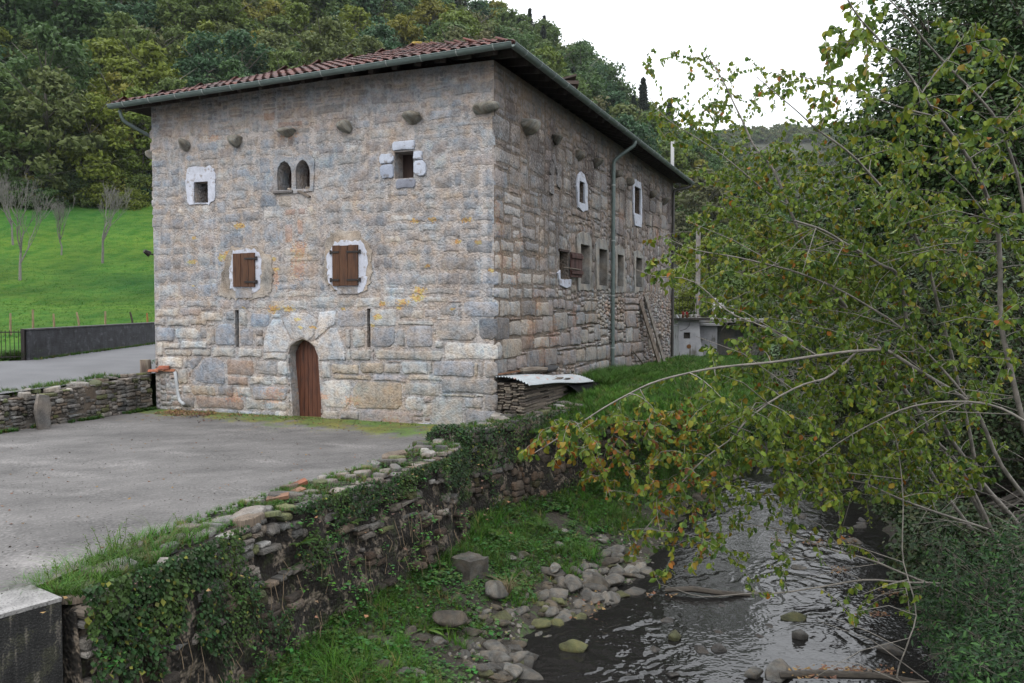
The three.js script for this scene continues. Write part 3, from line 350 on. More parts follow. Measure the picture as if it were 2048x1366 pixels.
function boards(parent, x0, y0, x1, y1, n, z, t, mat, seed, name = 'board', topf) {
  const r = rng(seed), w = (x1 - x0) / n; let x = x0;
  for (let i = 0; i < n; i++) { const ww = i === n - 1 ? x1 - x : w * (0.85 + 0.3 * r()), a = y0 - 0.012 * r(), b = (topf ? topf(x + ww / 2) : y1) + 0.012 * r(); const tp = topf ? [[x + ww - .004, topf(x + ww)], [x + .004, topf(x)]] : [[x + ww - .004, b], [x + .004, b]]; part(parent, name, plate([[x + .004, a], [x + ww - .004, a], ...tp], [], z, z + t * (0.85 + 0.3 * r()), (u, v) => [u * 1.3 + i * .37, v], 0.005), mat); x += ww; }
}
function windowPart(place, name = 'window') { const o = new THREE.Group(); o.name = name; house.add(o); return place(o); }
{
  const w = windowPart(placeF); part(w, 'plaster_surround', plate(rough(ULp, rng(3), .03, .07), [rPoly(oUL)], -.02, .028, uvm, .008), plasterW);
  boards(w, oUL[0] - .05, oUL[1] - .05, oUL[2] + .05, oUL[3] + .05, 2, -.5, .05, woodDark, 4, 'shutter_board'); part(w, 'peep_hole', plate(rPoly([oUL[0] + .3, oUL[1] + .14, oUL[0] + .38, oUL[1] + .32]), [], -.46, -.436, uvm, .002), ironMat);
  const u = windowPart(placeF); URs.forEach((b, i) => part(u, 'frame_stone', stoneGeo(rectPoly(b[0] + .008, b[1] + .008, b[2] - .008, b[3] - .008, rng(60 + i), .012, .3), i === 5 ? .03 : .05, .02, uvm, i === 5 ? [.42, .44, .5] : i === 2 ? [.62, .68, .8] : [.84, .9, 1], rng(i)), plasterWS()));
  boards(u, oUR[0] - .05, oUR[1] - .05, oUR[2] + .05, oUR[3] + .05, 2, -.46, .05, woodDark, 5, 'shutter_board'); part(u, 'peep_hole', plate(rPoly([oUR[0] + .34, oUR[1] + .2, oUR[0] + .45, oUR[1] + .42]), [], -.42, -.396, uvm, .002), ironMat);
  const a = windowPart(placeF, 'arched_window'); part(a, 'arch_stone', plate(rough(ARp, rng(8), .01, .14), [oA1, oA2], -.02, .035, fuv), slabB);
  for (const o of [oA1, oA2]) { const b = polyBox(o); boards(a, b[0] - .05, b[1] - .05, b[2] + .05, b[3] + .05, 2, -.5, .04, woodBlack, 6 + b[0], 'shutter_board'); part(a, 'loose_stone', blob(.075, 5 + b[0], 1.2, .7, 1).translate((b[0] + b[2]) / 2 + .04, b[1] + .045, -.14), plasterC); }
  part(a, 'sill', plate(rPoly(rectOf(front, 549, 382, 588, 387)), [], -.1, .08, fuv), std({ map: GRAIN, color: [.2, .18, .17] }));
  part(a, 'sill', plate(pf([[596, 383], [603, 381], [622, 392], [620, 396]]).reverse(), [], -.05, .07, fuv), std({ map: GRAIN, color: [.26, .21, .17] }));
  // closed shutters in their patches of plaster
  for (const [i, po, pc, x0, y0, x1, y1] of [[0, s1o, s1c, 470, 507, 513, 573.5], [1, s2o, s2c, 668, 491.5, 719, 571]]) {
    const s = windowPart(placeF, 'shuttered_window'), b = rectOf(front, x0, y0, x1, y1);
    part(s, 'rough_plaster', plate(rough(pc, rng(20 + i), .05, .08), [], -.02, .026, uvm), plasterC); part(s, 'white_plaster', plate(rough(po, rng(30 + i), .032, .07), [], -.02, .036, uvm), plasterW);
    boards(s, b[0], b[1], b[2], b[3], i ? 3 : 3, .045, .04, woodWarm, 44 + i, 'shutter_board');
    for (const f of [.14, .84]) { const y = lerp(b[1], b[3], f); for (const q of i ? [0, 1] : [1]) { const e = q ? b[2] + .05 : b[0] - .05, m = q ? b[2] - .3 : b[0] + .2; part(s, 'hinge', new GB().box(V((e + m) / 2, y, .094), V(Math.abs(e - m) / 2, 0, 0), V(0, .022, 0), V(0, 0, .008)).build(), ironMat); part(s, 'hinge_pin', new THREE.CylinderGeometry(.025, .025, .1, 8).translate(e, y, .07), ironMat); } }
    part(s, 'sill_stone', plate(rPoly(i ? rectOf(front, 676, 573, 717, 588) : rectOf(front, 473, 576, 506, 596)), [], .0, .042, fuv), slabB);
  }
  // door
  const d = windowPart(placeF, 'door'), bd = polyBox(oD); const arch = table([[bd[0], bd[3] - .45], [bd[0] + .18, bd[3] - .16], [lerp(bd[0], bd[2], .46), bd[3] + .03], [bd[2] - .2, bd[3] - .14], [bd[2], bd[3] - .5]]);
  boards(d, bd[0] + .02, bd[1] + .05, bd[2] - .005, 0, 8, -.34, .05, woodRed, 71, 'board', x => arch(x) + .06);
  part(d, 'threshold', plate(rPoly([bd[0] - .1, bd[1] - .16, bd[2] + .12, bd[1] + .03]), [], -.4, .16, fuv, .02), slabB);
  part(d, 'latch', new GB().box(V(bd[2] - .2, 1.0, -.28), V(.02, 0, 0), V(0, .06, 0), V(0, 0, .02)).build(), ironMat);
  for (const o of []) part(house, 'slot_backing', placeFgeo(plate(rPoly([o[0] - .1, o[1] - .1, o[2] + .1, o[3] + .1]), [], -.54, -.5, uvm)), dark);
}
function plasterWS() { return plasterWS.m ??= std({ map: PLAST, bumpMap: GRAIN_B, bumpScale: 0.014, vertexColors: true, roughness: 0.95 }); }
function placeFgeo(g) { const o = placeF(new THREE.Object3D()); o.updateMatrix(); return g.applyMatrix4(o.matrix); }
{ // side wall openings
  for (const k of ['w1', 'w2']) { const w = windowPart(placeS), o = sideHoles[k]; part(w, 'plaster_surround', plate(rough(whiteS[k], rng(k === 'w1' ? 2 : 6), .02, .15), [rPoly(o)], -.02, .05, uvm), plasterW); boards(w, o[0] - .1, o[1] - .1, o[2] + .1, o[3] + .1, 2, -.3, .04, woodGrey, 9, 'shutter_board'); }
  for (const k of ['a', 'b', 'c', 'd']) {
    const w = windowPart(placeS), o = sideHoles[k]; part(w, 'cement_surround', plate(rough(cement[k], rng(k.charCodeAt(0)), .03, .15), [rPoly(o)], -.02, .045, uvm), plasterG);
    part(w, 'reveal', plate(rPoly([o[2] - .004, o[1], o[2] + .06, o[3]]), [], -.5, .03, uvm, .004), plasterG);
    if (k === 'a' || k === 'b') part(w, k === 'a' ? 'blind_panel' : 'inner_board', plate(rPoly([o[0] - .1, o[1] - .1, o[2] + .1, o[3] + .1]), [], -.54, k === 'a' ? -.50 : -.5, uvm), k === 'a' ? plasterG : k === 'b' ? woodDark : dark);
  }
  const w = windowPart(placeS, 'shuttered_window'), o = sideHoles.sw, bL = rectOf(side, 1136, 506, 1153, 555);
  part(w, 'white_plaster', plate(rough(ps([[1112, 545], [1118, 540], [1118, 558], [1126, 560], [1140, 559], [1139, 572], [1130, 576], [1118, 571]]), rng(4), .015, .12), [], -.02, .05, uvm), plasterW);
  const leaf = new THREE.Group(); leaf.name = 'open_shutter'; w.add(leaf); leaf.position.set(o[2], 0, .06); leaf.rotation.y = -0.12; const L = bL[2] - bL[0];
  { let x = 0; for (let i = 0; i < 3; i++) { part(leaf, 'board', plate(rPoly([x + .005, bL[1], x + L / 3 - .005, bL[3]]), [], 0, .035, uvm, .004), woodDark2()); x += L / 3; } for (const f of [.2, .84]) part(leaf, 'batten', plate(rPoly([0, lerp(bL[1], bL[3], f) - .05, L, lerp(bL[1], bL[3], f) + .05]), [], .037, .07, uvm, .004), woodDark2()); }
  part(w, 'bar', new THREE.CylinderGeometry(.022, .022, 1.5, 8).rotateZ(Math.PI / 2).translate(o[0] + .62, lerp(o[1], o[3], .38), .16), woodGrey);
  part(w, 'lintel', plate(rPoly(rectOf(side, 1117, 499, 1136, 504)), [], -.2, .05, uvm), woodDark);
  // the remains of a pointed arch, filled in
  const arc = [[1101, 388], [1100, 350], [1104, 326], [1108, 318], [1113, 330], [1116, 352], [1115, 375]]; for (let i = 0; i < 6; i++) { const a = side(...arc[i]), b = side(...arc[i + 1]); if (i === 3) continue; const g = stoneGeo(rectPoly(-.16, -Math.hypot(b[0] - a[0], b[1] - a[1]) / 2, .16, Math.hypot(b[0] - a[0], b[1] - a[1]) / 2, rng(i + 2)), .05, .02, (x, y) => suv(x + a[0], y + a[1]), TONE.g, rng(i)); g.rotateZ(Math.atan2(b[1] - a[1], b[0] - a[0]) - Math.PI / 2); g.translate((a[0] + b[0]) / 2, (a[1] + b[1]) / 2, 0); part(sideWall, 'arch_stone', g, stoneS); }
}
function woodDark2() { return woodDark2.m ??= std({ map: WOODT, bumpMap: WOODB, bumpScale: 0.008, color: [0.085, 0.036, 0.03], roughness: 0.8 }); }

// ---- stone corbels
{
  const m = std({ map: GRAIN, bumpMap: GRAIN_B, bumpScale: 0.02, color: [0.46, 0.45, 0.40], roughness: 0.95 }), m2 = std({ map: GRAIN, bumpMap: GRAIN_B, bumpScale: 0.02, color: [0.27, 0.25, 0.21], roughness: 0.95 });
  const corbel = (w, h, l, seed) => { const g = blob(1, seed | 0, 1, 1, 1, .12, 3), P = g.attributes.position; for (let i = 0; i < P.count; i++) { let x = P.getX(i), y = P.getY(i), z = P.getZ(i); y = y > .25 ? .25 + (y - .25) * .35 : y; P.setXYZ(i, x * w * .56, (y - .5) * h * .62, z * l * .62 + l * .22 * (y > 0 ? 1 : 1 + y * .5)); } return weld(g); };
  for (const [px, py, w, h] of [[372, 279, .30, .36], [476, 270, .36, .34], [575, 256, .52, .28], [693, 241, .34, .36], [829, 224, .46, .34]]) { const [x, y] = front(px, py), c = part(frontWall, 'corbel', corbel(w, h, .40, px), m); c.position.set(x, y, 0); }
  for (const [px, py, k] of [[1050, 236, 0], [1107, 268, 1], [1155, 291, 1], [1190, 312, 1], [1229, 336, 1], [1254, 345, 1], [1300, 379, 1], [1325, 388, 1]]) { const [x] = side(px, py), c = part(sideWall, 'corbel', corbel(k ? .36 : .5, k ? .34 : .44, k ? .36 : .5, px), k ? m2 : m); c.position.set(x, 7.27 + .05 * Math.sin(px), 0); c.rotation.set(.2 * Math.sin(px * 3), .2 * Math.cos(px * 2), .15 * Math.sin(px * 7)); }
  const cc = part(house, 'corner_corbel', corbel(.5, .28, .5, 3).scale(1, 1, 1), m); cc.position.copy(P0).addScaledVector(UL, .12).addScaledVector(VS, .08).setY(7.27); cc.rotation.y = Math.atan2(.12, 1); { const g2 = part(house, 'corner_corbel', corbel(.46, .27, .3, 9), m); g2.position.copy(P0).addScaledVector(UL, .3).setY(7.265); g2.rotation.y = -YU; }
  const cl = part(house, 'corner_corbel', corbel(.34, .4, .46, 5), m); cl.position.copy(P1).addScaledVector(VS, .22).setY(6.98); cl.rotation.y = -Math.PI / 2 - YU + .1;
}
// ---- floodlight on the left edge
{ const f = windowPart(placeF, 'floodlight'); part(f, 'bracket', new GB().bar(V(-.02, 4.12, -.1), V(-.1, 4.16, .12), .03, .03).build(), ironMat); part(f, 'lamp_housing', new THREE.CylinderGeometry(.05, .085, .16, 10).rotateX(1.0).rotateZ(.5).translate(-.1, 4.18, .14), ironMat); }

// ---------------------------------------------------------------- roof, gutters, pipes
{
  const OV = 0.66, eave = { A: 8.32, B: 8.02, C: 8.22, D: 8.0 };
  const cornerP = (u, v, y) => P0.clone().addScaledVector(UL, u).addScaledVector(VS, v).setY(y);
  const A = cornerP(-OV, -OV, eave.A), B = cornerP(FL + OV, -OV, eave.B), C = cornerP(-OV, SL + OV, eave.C), D = cornerP(FL + OV, SL + OV, eave.D);
  const R1 = cornerP(FL / 2, 5.5, 10.62), R2 = cornerP(FL / 2, SL - 5.5, 10.62);
  const tileT = tex(256, 256, (u, v, o) => { const a = fbm(u * 4, v * 4, 4, 4), b = n2(u * 30, v * 30, 30, 30), l = 0.8 + .5 * a + .2 * b; o[0] = l; o[1] = l * (.95 + .2 * a); o[2] = l * (.95 + .25 * a); if (a + .4 * b > .34) { o[0] = .5; o[1] = .9; o[2] = 1.0; } }, true, [3, 3]);
  const tileMats = [[.13, .042, .030], [.095, .038, .031], [.07, .036, .031], [.18, .052, .034], [.05, .031, .028]].map(c => std({ map: tileT, color: c, roughness: .85 }));
  const roof = part(house, 'roof', (() => { const g = new GB(), low = (p) => p.clone().setY(p.y - .03); const f = (...p) => { const k = p.map(q => g.v(q.x, q.y, q.z, q.x, q.z)); for (let i = 2; i < k.length; i++) g.t(k[0], k[i - 1], k[i]); }; f(B, A, R1); f(A, C, R2, R1); f(C, D, R2); f(D, B, R1, R2); return g.build(true); })(), std({ color: [.09, .035, .026], roughness: .95 }));
  // clay tiles: tapered half rounds laid in rows, the nearest as parts
  const tileGeo = (() => { const g = new GB(), n = 6; for (const [k, fl] of [[1, 0], [.86, 1]]) g.grid(n, 1, (a, b) => { const t = Math.PI * a, r = lerp(.098, .078, b) * k; return [-Math.cos(t) * r, Math.sin(t) * r * .66, b * .44, a, b]; }, !fl); const o = g.p.length / 3; for (let i = 0; i <= n; i++) { const t = Math.PI * i / n; for (const k of [1, .86]) g.v(-Math.cos(t) * .098 * k, Math.sin(t) * .098 * k * .66, 0, i / n, k); } for (let i = 0; i < n; i++) { const a = o + i * 2; g.q(a, a + 2, a + 3, a + 1); } return g.build(); })();
  const r = rng(404), near = [], rest = [[], [], [], [], []];
  const slope = (E0, E1, apexes, keep) => {                 // E0 to E1 along the eave
    const e = E1.clone().sub(E0), len = e.length(); e.normalize(); const q = apexes[0].clone().sub(E0); q.addScaledVector(e, -q.dot(e)); const run = q.length(); q.normalize(); const n = e.clone().cross(q).normalize(); if (n.y < 0) n.negate();
    const sA = apexes[0].clone().sub(E0).dot(e), sB = apexes[apexes.length - 1].clone().sub(E0).dot(e), s0 = Math.min(sA, sB), s1 = Math.max(sA, sB), cols = Math.floor(len / .235);
    const basis = new THREE.Matrix4().makeBasis(q.clone().cross(n).negate(), n, q); const rot = new THREE.Quaternion().setFromRotationMatrix(new THREE.Matrix4().makeBasis(n.clone().cross(q), n, q));
    for (let i = 0; i < cols; i++) {
      const s = (i + .5) * len / cols, top = s < s0 ? run * s / s0 : s > s1 ? run * (len - s) / (len - s1) : run;
      for (let t = -.06, k = 0; t < top - .12; t += .34, k++) { const p = E0.clone().addScaledVector(e, s + .012 * (r() * 2 - 1)).addScaledVector(q, t + .03 * r()).addScaledVector(n, .004 + .010 * (k % 2) + .008 * r()); const w = rot.clone().multiply(new THREE.Quaternion().setFromEuler(new THREE.Euler(.035, .05 * (r() * 2 - 1), .04 * (r() * 2 - 1)))); const c = (r() * r() * 5) | 0; keep ? near.push({ p, w, c, d: p.length() }) : rest[c].push({ m: mat4(p, w, 1) }); }
    }
  };
  slope(A, B, [R1], true); slope(C, A, [R1, R2], false); slope(B, D, [R1, R2], false); slope(D, C, [R2], false);
  near.sort((a, b) => a.d - b.d); near.forEach((t, i) => { if (i < 268) { const m = part(roof, 'tile', tileGeo, tileMats[t.c], t.p); m.quaternion.copy(t.w); } else rest[t.c].push({ m: mat4(t.p, t.w, 1) }); });
  rest.forEach((l, i) => copies('roof_tiles', tileGeo, tileMats[i], l, roof));
  // ridge and hips
  for (const [a, b, nm] of [[A, R1], [B, R1], [R1, R2], [C, R2], [D, R2]]) { const d = b.clone().sub(a), l = d.length(), n = Math.floor(l / .36); d.normalize(); const s = V(0, 1, 0).cross(d).normalize(), up = d.clone().cross(s).normalize(), w = new THREE.Quaternion().setFromRotationMatrix(new THREE.Matrix4().makeBasis(s, up, d)); if (l < 20 && (a === A || a === B)) for (let i = 0; i < n; i++) { const m = part(roof, 'hip_tile', tileGeo, tileMats[(r() * 5) | 0], a.clone().addScaledVector(d, i * .36).add(V(0, .0, 0))); m.quaternion.copy(w); m.scale.set(1.15, .9, 1); } else copies('ridge_tiles', tileGeo, tileMats[1], [...Array(n).keys()].map(i => ({ m: mat4(a.clone().addScaledVector(d, i * .36).add(V(0, .045, 0)), w, V(1.35, 1.3, 1)) })), roof); }
  { const m = part(roof, 'ridge_end', blob(.13, 3, 1.5, .7, 1), std({ color: [.36, .25, .06], roughness: 1 }), R1.clone().add(V(0, .1, 0))); }
  // boards and rafters under the eaves
  const soff = new GB(), wt = (u, v) => cornerP(u, v, 0);
  const band = (p, q, a, b) => { const k = [p, q, b, a].map(z => soff.v(z.x, z.y, z.z, z.x, z.z)); soff.q(...k); };
  const inA = cornerP(.3, .3, 8.62), inB = cornerP(FL - .3, .3, 8.38), inC = cornerP(.3, SL - .3, 8.55), inD = cornerP(FL - .3, SL - .3, 8.35);
  const dn = (p, k = .05) => p.clone().setY(p.y - k);
  band(dn(A), dn(B), dn(inA), dn(inB)); band(dn(C), dn(A), dn(inC), dn(inA)); band(dn(B), dn(D), dn(inB), dn(inD));
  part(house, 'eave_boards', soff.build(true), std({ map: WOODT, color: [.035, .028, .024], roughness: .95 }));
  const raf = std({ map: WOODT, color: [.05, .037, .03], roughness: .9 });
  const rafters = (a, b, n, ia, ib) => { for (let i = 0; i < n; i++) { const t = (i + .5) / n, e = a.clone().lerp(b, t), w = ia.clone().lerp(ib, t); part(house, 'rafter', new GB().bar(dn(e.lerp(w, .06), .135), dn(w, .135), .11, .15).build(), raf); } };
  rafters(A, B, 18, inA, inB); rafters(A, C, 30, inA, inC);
  // gutters: half round zinc with joint rings
  const zinc = std({ map: tex(128, 256, (u, v, o) => { const l = .86 + .3 * fbm(u * 6, v * 6, 4, 6) + .08 * n2(u * 40, v * 40, 40, 40); o[0] = l; o[1] = l; o[2] = l; }, true, [1, 1]), color: [.175, .23, .215], roughness: .5, metalness: .15 });
  const zincL = std({ color: [.42, .46, .44], roughness: .5 });
  const half = (a, b, R, out, th = .006) => { const g = new GB(), d = b.clone().sub(a), l = d.length(); d.normalize(); const k = 10, m = Math.max(1, Math.round(l)); for (const [rr, fl] of [[R, 0], [R - th, 1]]) g.grid(k, m, (u, v) => { const t = Math.PI * (1 + u), p = a.clone().addScaledVector(d, v * l).addScaledVector(out, Math.cos(t) * rr + R * .75).add(V(0, Math.sin(t) * rr, 0)); return [p.x, p.y, p.z, u, v * l]; }, fl); for (const e of [0, 1]) { const o = g.p.length / 3; for (let i = 0; i <= k; i++) for (const rr of [R, R - th * 2]) { const t = Math.PI * (1 + i / k), p = a.clone().addScaledVector(d, e * l).addScaledVector(out, Math.cos(t) * rr + R * .75).add(V(0, Math.sin(t) * rr, 0)); g.v(p.x, p.y, p.z); } for (let i = 0; i < k; i++) g.q(o + 2 * i, o + 2 * i + 1, o + 2 * i + 3, o + 2 * i + 2); } const lip = (s) => { const p0 = a.clone().addScaledVector(out, s * R + R * .75), p1 = b.clone().addScaledVector(out, s * R + R * .75); g.tube([p0, p1], .011, 6); }; lip(1); return g.build(); };
  const GR = .095, nFr = NF.clone(), nSd = NS.clone(), gy = -.045;
  const a1 = A.clone().add(V(0, gy, 0)), b1 = B.clone().add(V(0, gy, 0)), c1 = C.clone().add(V(0, gy, 0));
  const gut = part(house, 'gutter', mergeGeometries([half(b1, a1.clone().addScaledVector(NS, GR * .9), GR, nFr), half(a1.clone().addScaledVector(NF, GR * .9), c1, GR, nSd)]), zinc);
  const rings = (a, b, out, n) => { const d = b.clone().sub(a).normalize(), l = a.distanceTo(b); for (let i = 0; i < n; i++) { const p = a.clone().addScaledVector(d, (i + .6) * l / n); part(gut, 'joint_ring', half(p, p.clone().addScaledVector(d, .022), GR + .006, out, .004), zincL); } };
  rings(b1, a1, nFr, 13); rings(a1, c1, nSd, 22);
  // the clamp and pipe on the side wall, and at the far and left ends
  const pipe = (pts, rad, mat, nm = 'downpipe') => { const o = []; for (let i = 0; i < pts.length; i++) { const p = pts[i]; if (i === 0 || i === pts.length - 1) { o.push(p); continue; } const a = pts[i - 1], b = pts[i + 1], d1 = a.clone().sub(p).normalize(), d2 = b.clone().sub(p).normalize(), k = Math.min(.14, a.distanceTo(p) * .4, b.distanceTo(p) * .4); for (const t of [1, .5, 0]) o.push(p.clone().addScaledVector(d1, k * t).addScaledVector(d2, k * (1 - t) * (t === .5 ? .5 : 1)).addScaledVector(d1, t === .5 ? -k * .25 : 0)); } return part(house, nm, new GB().tube(o, rad, 12).build(), mat); };
  const sp = (s, y, z) => P0.clone().addScaledVector(VS, s).addScaledVector(NS, z).setY(y);
  const gyAt = s => lerp(a1.y, c1.y, (s + OV) / (SL + 2 * OV)) - .06;
  const dp = pipe([sp(9.62, gyAt(9.5) + .02, OV + .07), sp(9.62, gyAt(9.5) - .16, OV + .07), sp(9.3, 7.50, .11), sp(9.3, .2, .11)], .062, zinc);
  for (const y of [6.7, 4.9, 3.1, 1.4]) part(dp, 'clamp', new THREE.CylinderGeometry(.07, .07, .04, 12).translate(sp(9.3, y, .11).x, y, sp(9.3, y, .11).z), zincL);
  pipe([sp(SL + .4, gyAt(SL), OV + .04), sp(SL + .4, gyAt(SL) - .15, OV + .04), sp(SL - .25, 7.75, .1), sp(SL - .25, 0.6, .1)], .06, std({ color: [.06, .055, .05], roughness: .6 }));
  const fp = (x, y, z) => P1.clone().addScaledVector(UL, -x).addScaledVector(NF, z).setY(y);
  pipe([fp(-.45, 7.86, .62), fp(-.43, 7.6, .55), fp(-.12, 7.3, -.02), fp(-.1, 7.25, -.3)], .045, zinc);
  const pvc = std({ color: [.42, .44, .46], roughness: .45 }); { const q = [gnd(337, 742, 1.0), at(347, 741, 22.05), at(352, 752, 21.9), at(357, 790, 21.9), at(359, 800, 21.9), at(367, 808, 21.7)]; part(house, 'drainpipe', new GB().tube([at(338, 740, 22.3), at(346, 741, 22.05), at(351, 746, 21.9), at(354, 770, 21.9), at(358, 795, 21.9), at(361, 803, 21.8), at(368, 809, 21.6)], .05, 10).build(), pvc); }
  // chimney and metal flue
  const ch = new THREE.Group(); ch.name = 'chimney'; house.add(ch); const cpos = cornerP(.7, 6.9, 8.9); ch.position.copy(cpos);
  part(ch, 'stack', new GB().box(V(0, 0, 0), V(.28, 0, 0), V(0, .42, 0), V(0, 0, .28)).build(), mortarS); part(ch, 'cap', new GB().box(V(0, .5, 0), V(.36, 0, 0), V(0, .05, 0), V(0, 0, .36)).build(), std({ color: [.08, .06, .05] })); part(ch, 'cap_tile', new GB().box(V(0, .66, 0), V(.3, .08, 0), V(0, .03, 0), V(0, 0, .3)).build(), std({ color: [.08, .06, .05] }));
  const fl = at(1344.5, 330, 38), f2 = at(1345, 282, 38); part(house, 'flue', new GB().tube([V(fl.x, fl.y - .8, fl.z), V(fl.x, f2.y, fl.z)], .085, 10).build(), std({ color: [.55, .55, .55], roughness: .3, metalness: .8 }));
}
// the group's origin goes to the foot of the near corner
house.position.copy(P0); house.children.forEach(c => c.position.sub(P0));

// ---------------------------------------------------------------- land: meadow, wooded hill, far hill
const inPoly = (p, x, y) => { let c = false; for (let i = 0, j = p.length - 1; i < p.length; j = i++) { const [a, b] = p[i], [e, f] = p[j]; if ((b > y) !== (f > y) && x < (e - a) * (y - b) / (f - b) + a) c = !c; } return c; };
// control lines of the stream: wall foot, left water edge, right water edge (lateral, depth), level of the water
const LW = [[-3.4, 4, -2.2], [-3.6, 8.3, -1.95], [-2.9, 10.4, -1.78], [-2.1, 12.5, -1.66], [-1.0, 14.9, -1.68], [-.4, 17.2, -1.5], [1.5, 20.2, -1.1], [4.2, 23.8, -.8], [8.5, 31.4, -.5], [13.5, 41, -.2], [21, 56, .2]];
const LE = [[-.6, 4], [-.35, 8.5], [.0, 11.2], [.25, 13.1], [1.7, 14.8], [3.2, 17.8], [5.0, 22.2], [7.0, 25.2], [11, 31], [15.5, 38.5], [23, 52]];
const RE = [[4.9, 4], [5.6, 8], [6.3, 11.5], [7.0, 13.6], [7.7, 15.4], [8.8, 19.2], [10.4, 22.8], [12.2, 26.4], [15.4, 33], [20, 42], [28, 56]];
const WY = [-2.56, -2.55, -2.54, -2.52, -2.5, -2.46, -2.40, -2.36, -2.3, -2.2, -2.1];
const curve1 = (a, k, t) => { const n = a.length - 1, f = clamp(t) * n, i = Math.min(n - 1, Math.floor(f)), u = f - i, g = j => { const e = a[clamp(j, 0, n)]; return k < 0 ? e : e[k]; }; const p0 = g(i - 1), p1 = g(i), p2 = g(i + 1), p3 = g(i + 2); return 0.5 * (2 * p1 + (p2 - p0) * u + (2 * p0 - 5 * p1 + 4 * p2 - p3) * u * u + (3 * p1 - p0 - 3 * p2 + p3) * u * u * u); };
const cw = t => [curve1(LW, 0, t), curve1(LW, 1, t), curve1(LW, 2, t)], cl = t => [curve1(LE, 0, t), curve1(LE, 1, t)], cr = t => [curve1(RE, 0, t), curve1(RE, 1, t)], wy = t => curve1(WY, -1, t);
function bankAt(t, c) {                                      // c: 0 wall foot, 1 left edge, 2 right edge, 3 far up the right bank
  const w = cw(t), l = cl(t), r = cr(t), y = wy(t); let x, d, h;
  if (c <= 1) { x = lerp(w[0], l[0], c); d = lerp(w[1], l[1], c); h = lerp(w[2], y, Math.pow(c, .85)) + .12 * Math.sin(c * 3.14) * n2(x * .9, d * .9) + .05 * n2(x * 3, d * 3); }
  else if (c <= 2) { x = lerp(l[0], r[0], c - 1); d = lerp(l[1], r[1], c - 1); h = y - .34 * Math.sin((c - 1) * 3.1416) + .06 * n2(x * 2, d * 2); }
  else { const k = c - 2, dx = r[0] - l[0], dd = r[1] - l[1], n = Math.hypot(dx, dd); x = r[0] + dx / n * k * 14; d = r[1] + dd / n * k * 14; h = y + 1.5 * smooth(0, .16, k) + 3.4 * k + .3 * n2(x * .7, d * .7) * smooth(0, .1, k) + .06 * n2(x * 3, d * 3); }
  return [x, d, h];
}
const corridor = []; for (let i = 0; i <= 40; i++) { const p = cw(i / 40); corridor.push([p[0] - .3, p[1]]); } for (let i = 40; i >= 0; i--) { const p = bankAt(i / 40, 2.7); corridor.push([p[0], p[1]]); }
const lowZone = [[-9.0, 23.5], [-11.4, 22.6], [-13.2, 17], [-15.5, 9], [-17, 1], [30, 1], [9, 8], [2, 19.8], [5.6, 33], [-2, 37.5]];
const d0 = table([[-1500, 90], [0, 112], [300, 118], [700, 128], [1400, 140], [1600, 200], [2100, 60], [2600, 50]]);
const h0 = table([[-1500, 16], [0, 17.6], [300, 17.2], [700, 17], [1200, 11], [1400, 6], [1600, 4], [2100, 8], [2600, 9]]);
const dC = table([[-1500, 280], [0, 330], [890, 300], [1280, 360], [1400, 400], [1700, 420], [2200, 200], [3000, 200]]);
const yC = table([[-1500, -150], [0, -60], [480, 20], [590, 64], [700, 60], [890, 88], [1000, 112], [1060, 150], [1150, 196], [1200, 238], [1280, 298], [1340, 338], [1400, 368], [1480, 410], [1600, 520], [1750, 540], [2000, 380], [2300, 250], [3000, 200]]);
const yFar = table([[1200, 330], [1350, 300], [1480, 275], [1600, 268], [1700, 272], [1900, 300], [2200, 330]]);
function landY(x, d) {
  if (d < 1) return .6; const px = 1024 + FOCAL * x / d, D0 = d0(px), H0 = h0(px), DC = dC(px), HC = EYE + (616 - yC(px)) / FOCAL * DC;
  let h; const flat = px < 700 ? lerp(.45, .9, smooth(27, 36, d)) : lerp(.2, .75, smooth(44, 62, d));
  if (d < 40) h = flat; else if (d < 64) h = lerp(flat, px < 700 ? 3.0 : flat + 1, smooth(40, 66, d)); else if (d < D0) h = lerp(px < 700 ? 3.0 : flat + 1, H0, (d - 64) / (D0 - 64) * (0.75 + 0.25 * (d - 64) / (D0 - 64))); else if (d < DC) h = lerp(H0, HC, Math.pow((d - D0) / (DC - D0), .92)); else h = HC - (d - DC) * .35;
  if (d > 66 && d < DC) h += 1.6 * n2(x * .018, d * .018) * smooth(66, 90, d);
  if (d > 480 && px > 1150) { const hf = EYE + (616 - yFar(px) - 14) / FOCAL * 950; h = Math.max(h, hf * smooth(480, 950, d) * (d > 950 ? Math.max(0, 1 - (d - 950) / 900) : 1) + 4 * n2(x * .02, d * .02)); }
  if (px > 1800 && d < 60) h = Math.max(h, .2);
  return Math.max(h, -20);
}
const grassTex = tex(1024, 1024, (u, v, o) => { const a = fbm(u * 6, v * 6, 5, 6), b = n2(u * 60, v * 60, 60, 60), c = n2(u * 180, v * 180, 180, 180), e = n2(u * 20, v * 20, 20, 20), l = .86 + .4 * a + .2 * b + .24 * c; o[0] = l * (.9 + .5 * a + .2 * e); o[1] = l; o[2] = l * .85; }, true);
const grassB = gray(512, 512, (u, v) => .5 + .3 * n2(u * 70, v * 70, 70, 70) + .3 * n2(u * 24, v * 24, 24, 24));
const M_meadow = std({ map: grassTex, bumpMap: grassB, bumpScale: .12, vertexColors: true, color: [.080, .160, .030], roughness: 1, specularIntensity: .1 });
const M_forest = std({ map: grassTex, color: [.035, .035, .016], roughness: 1 });
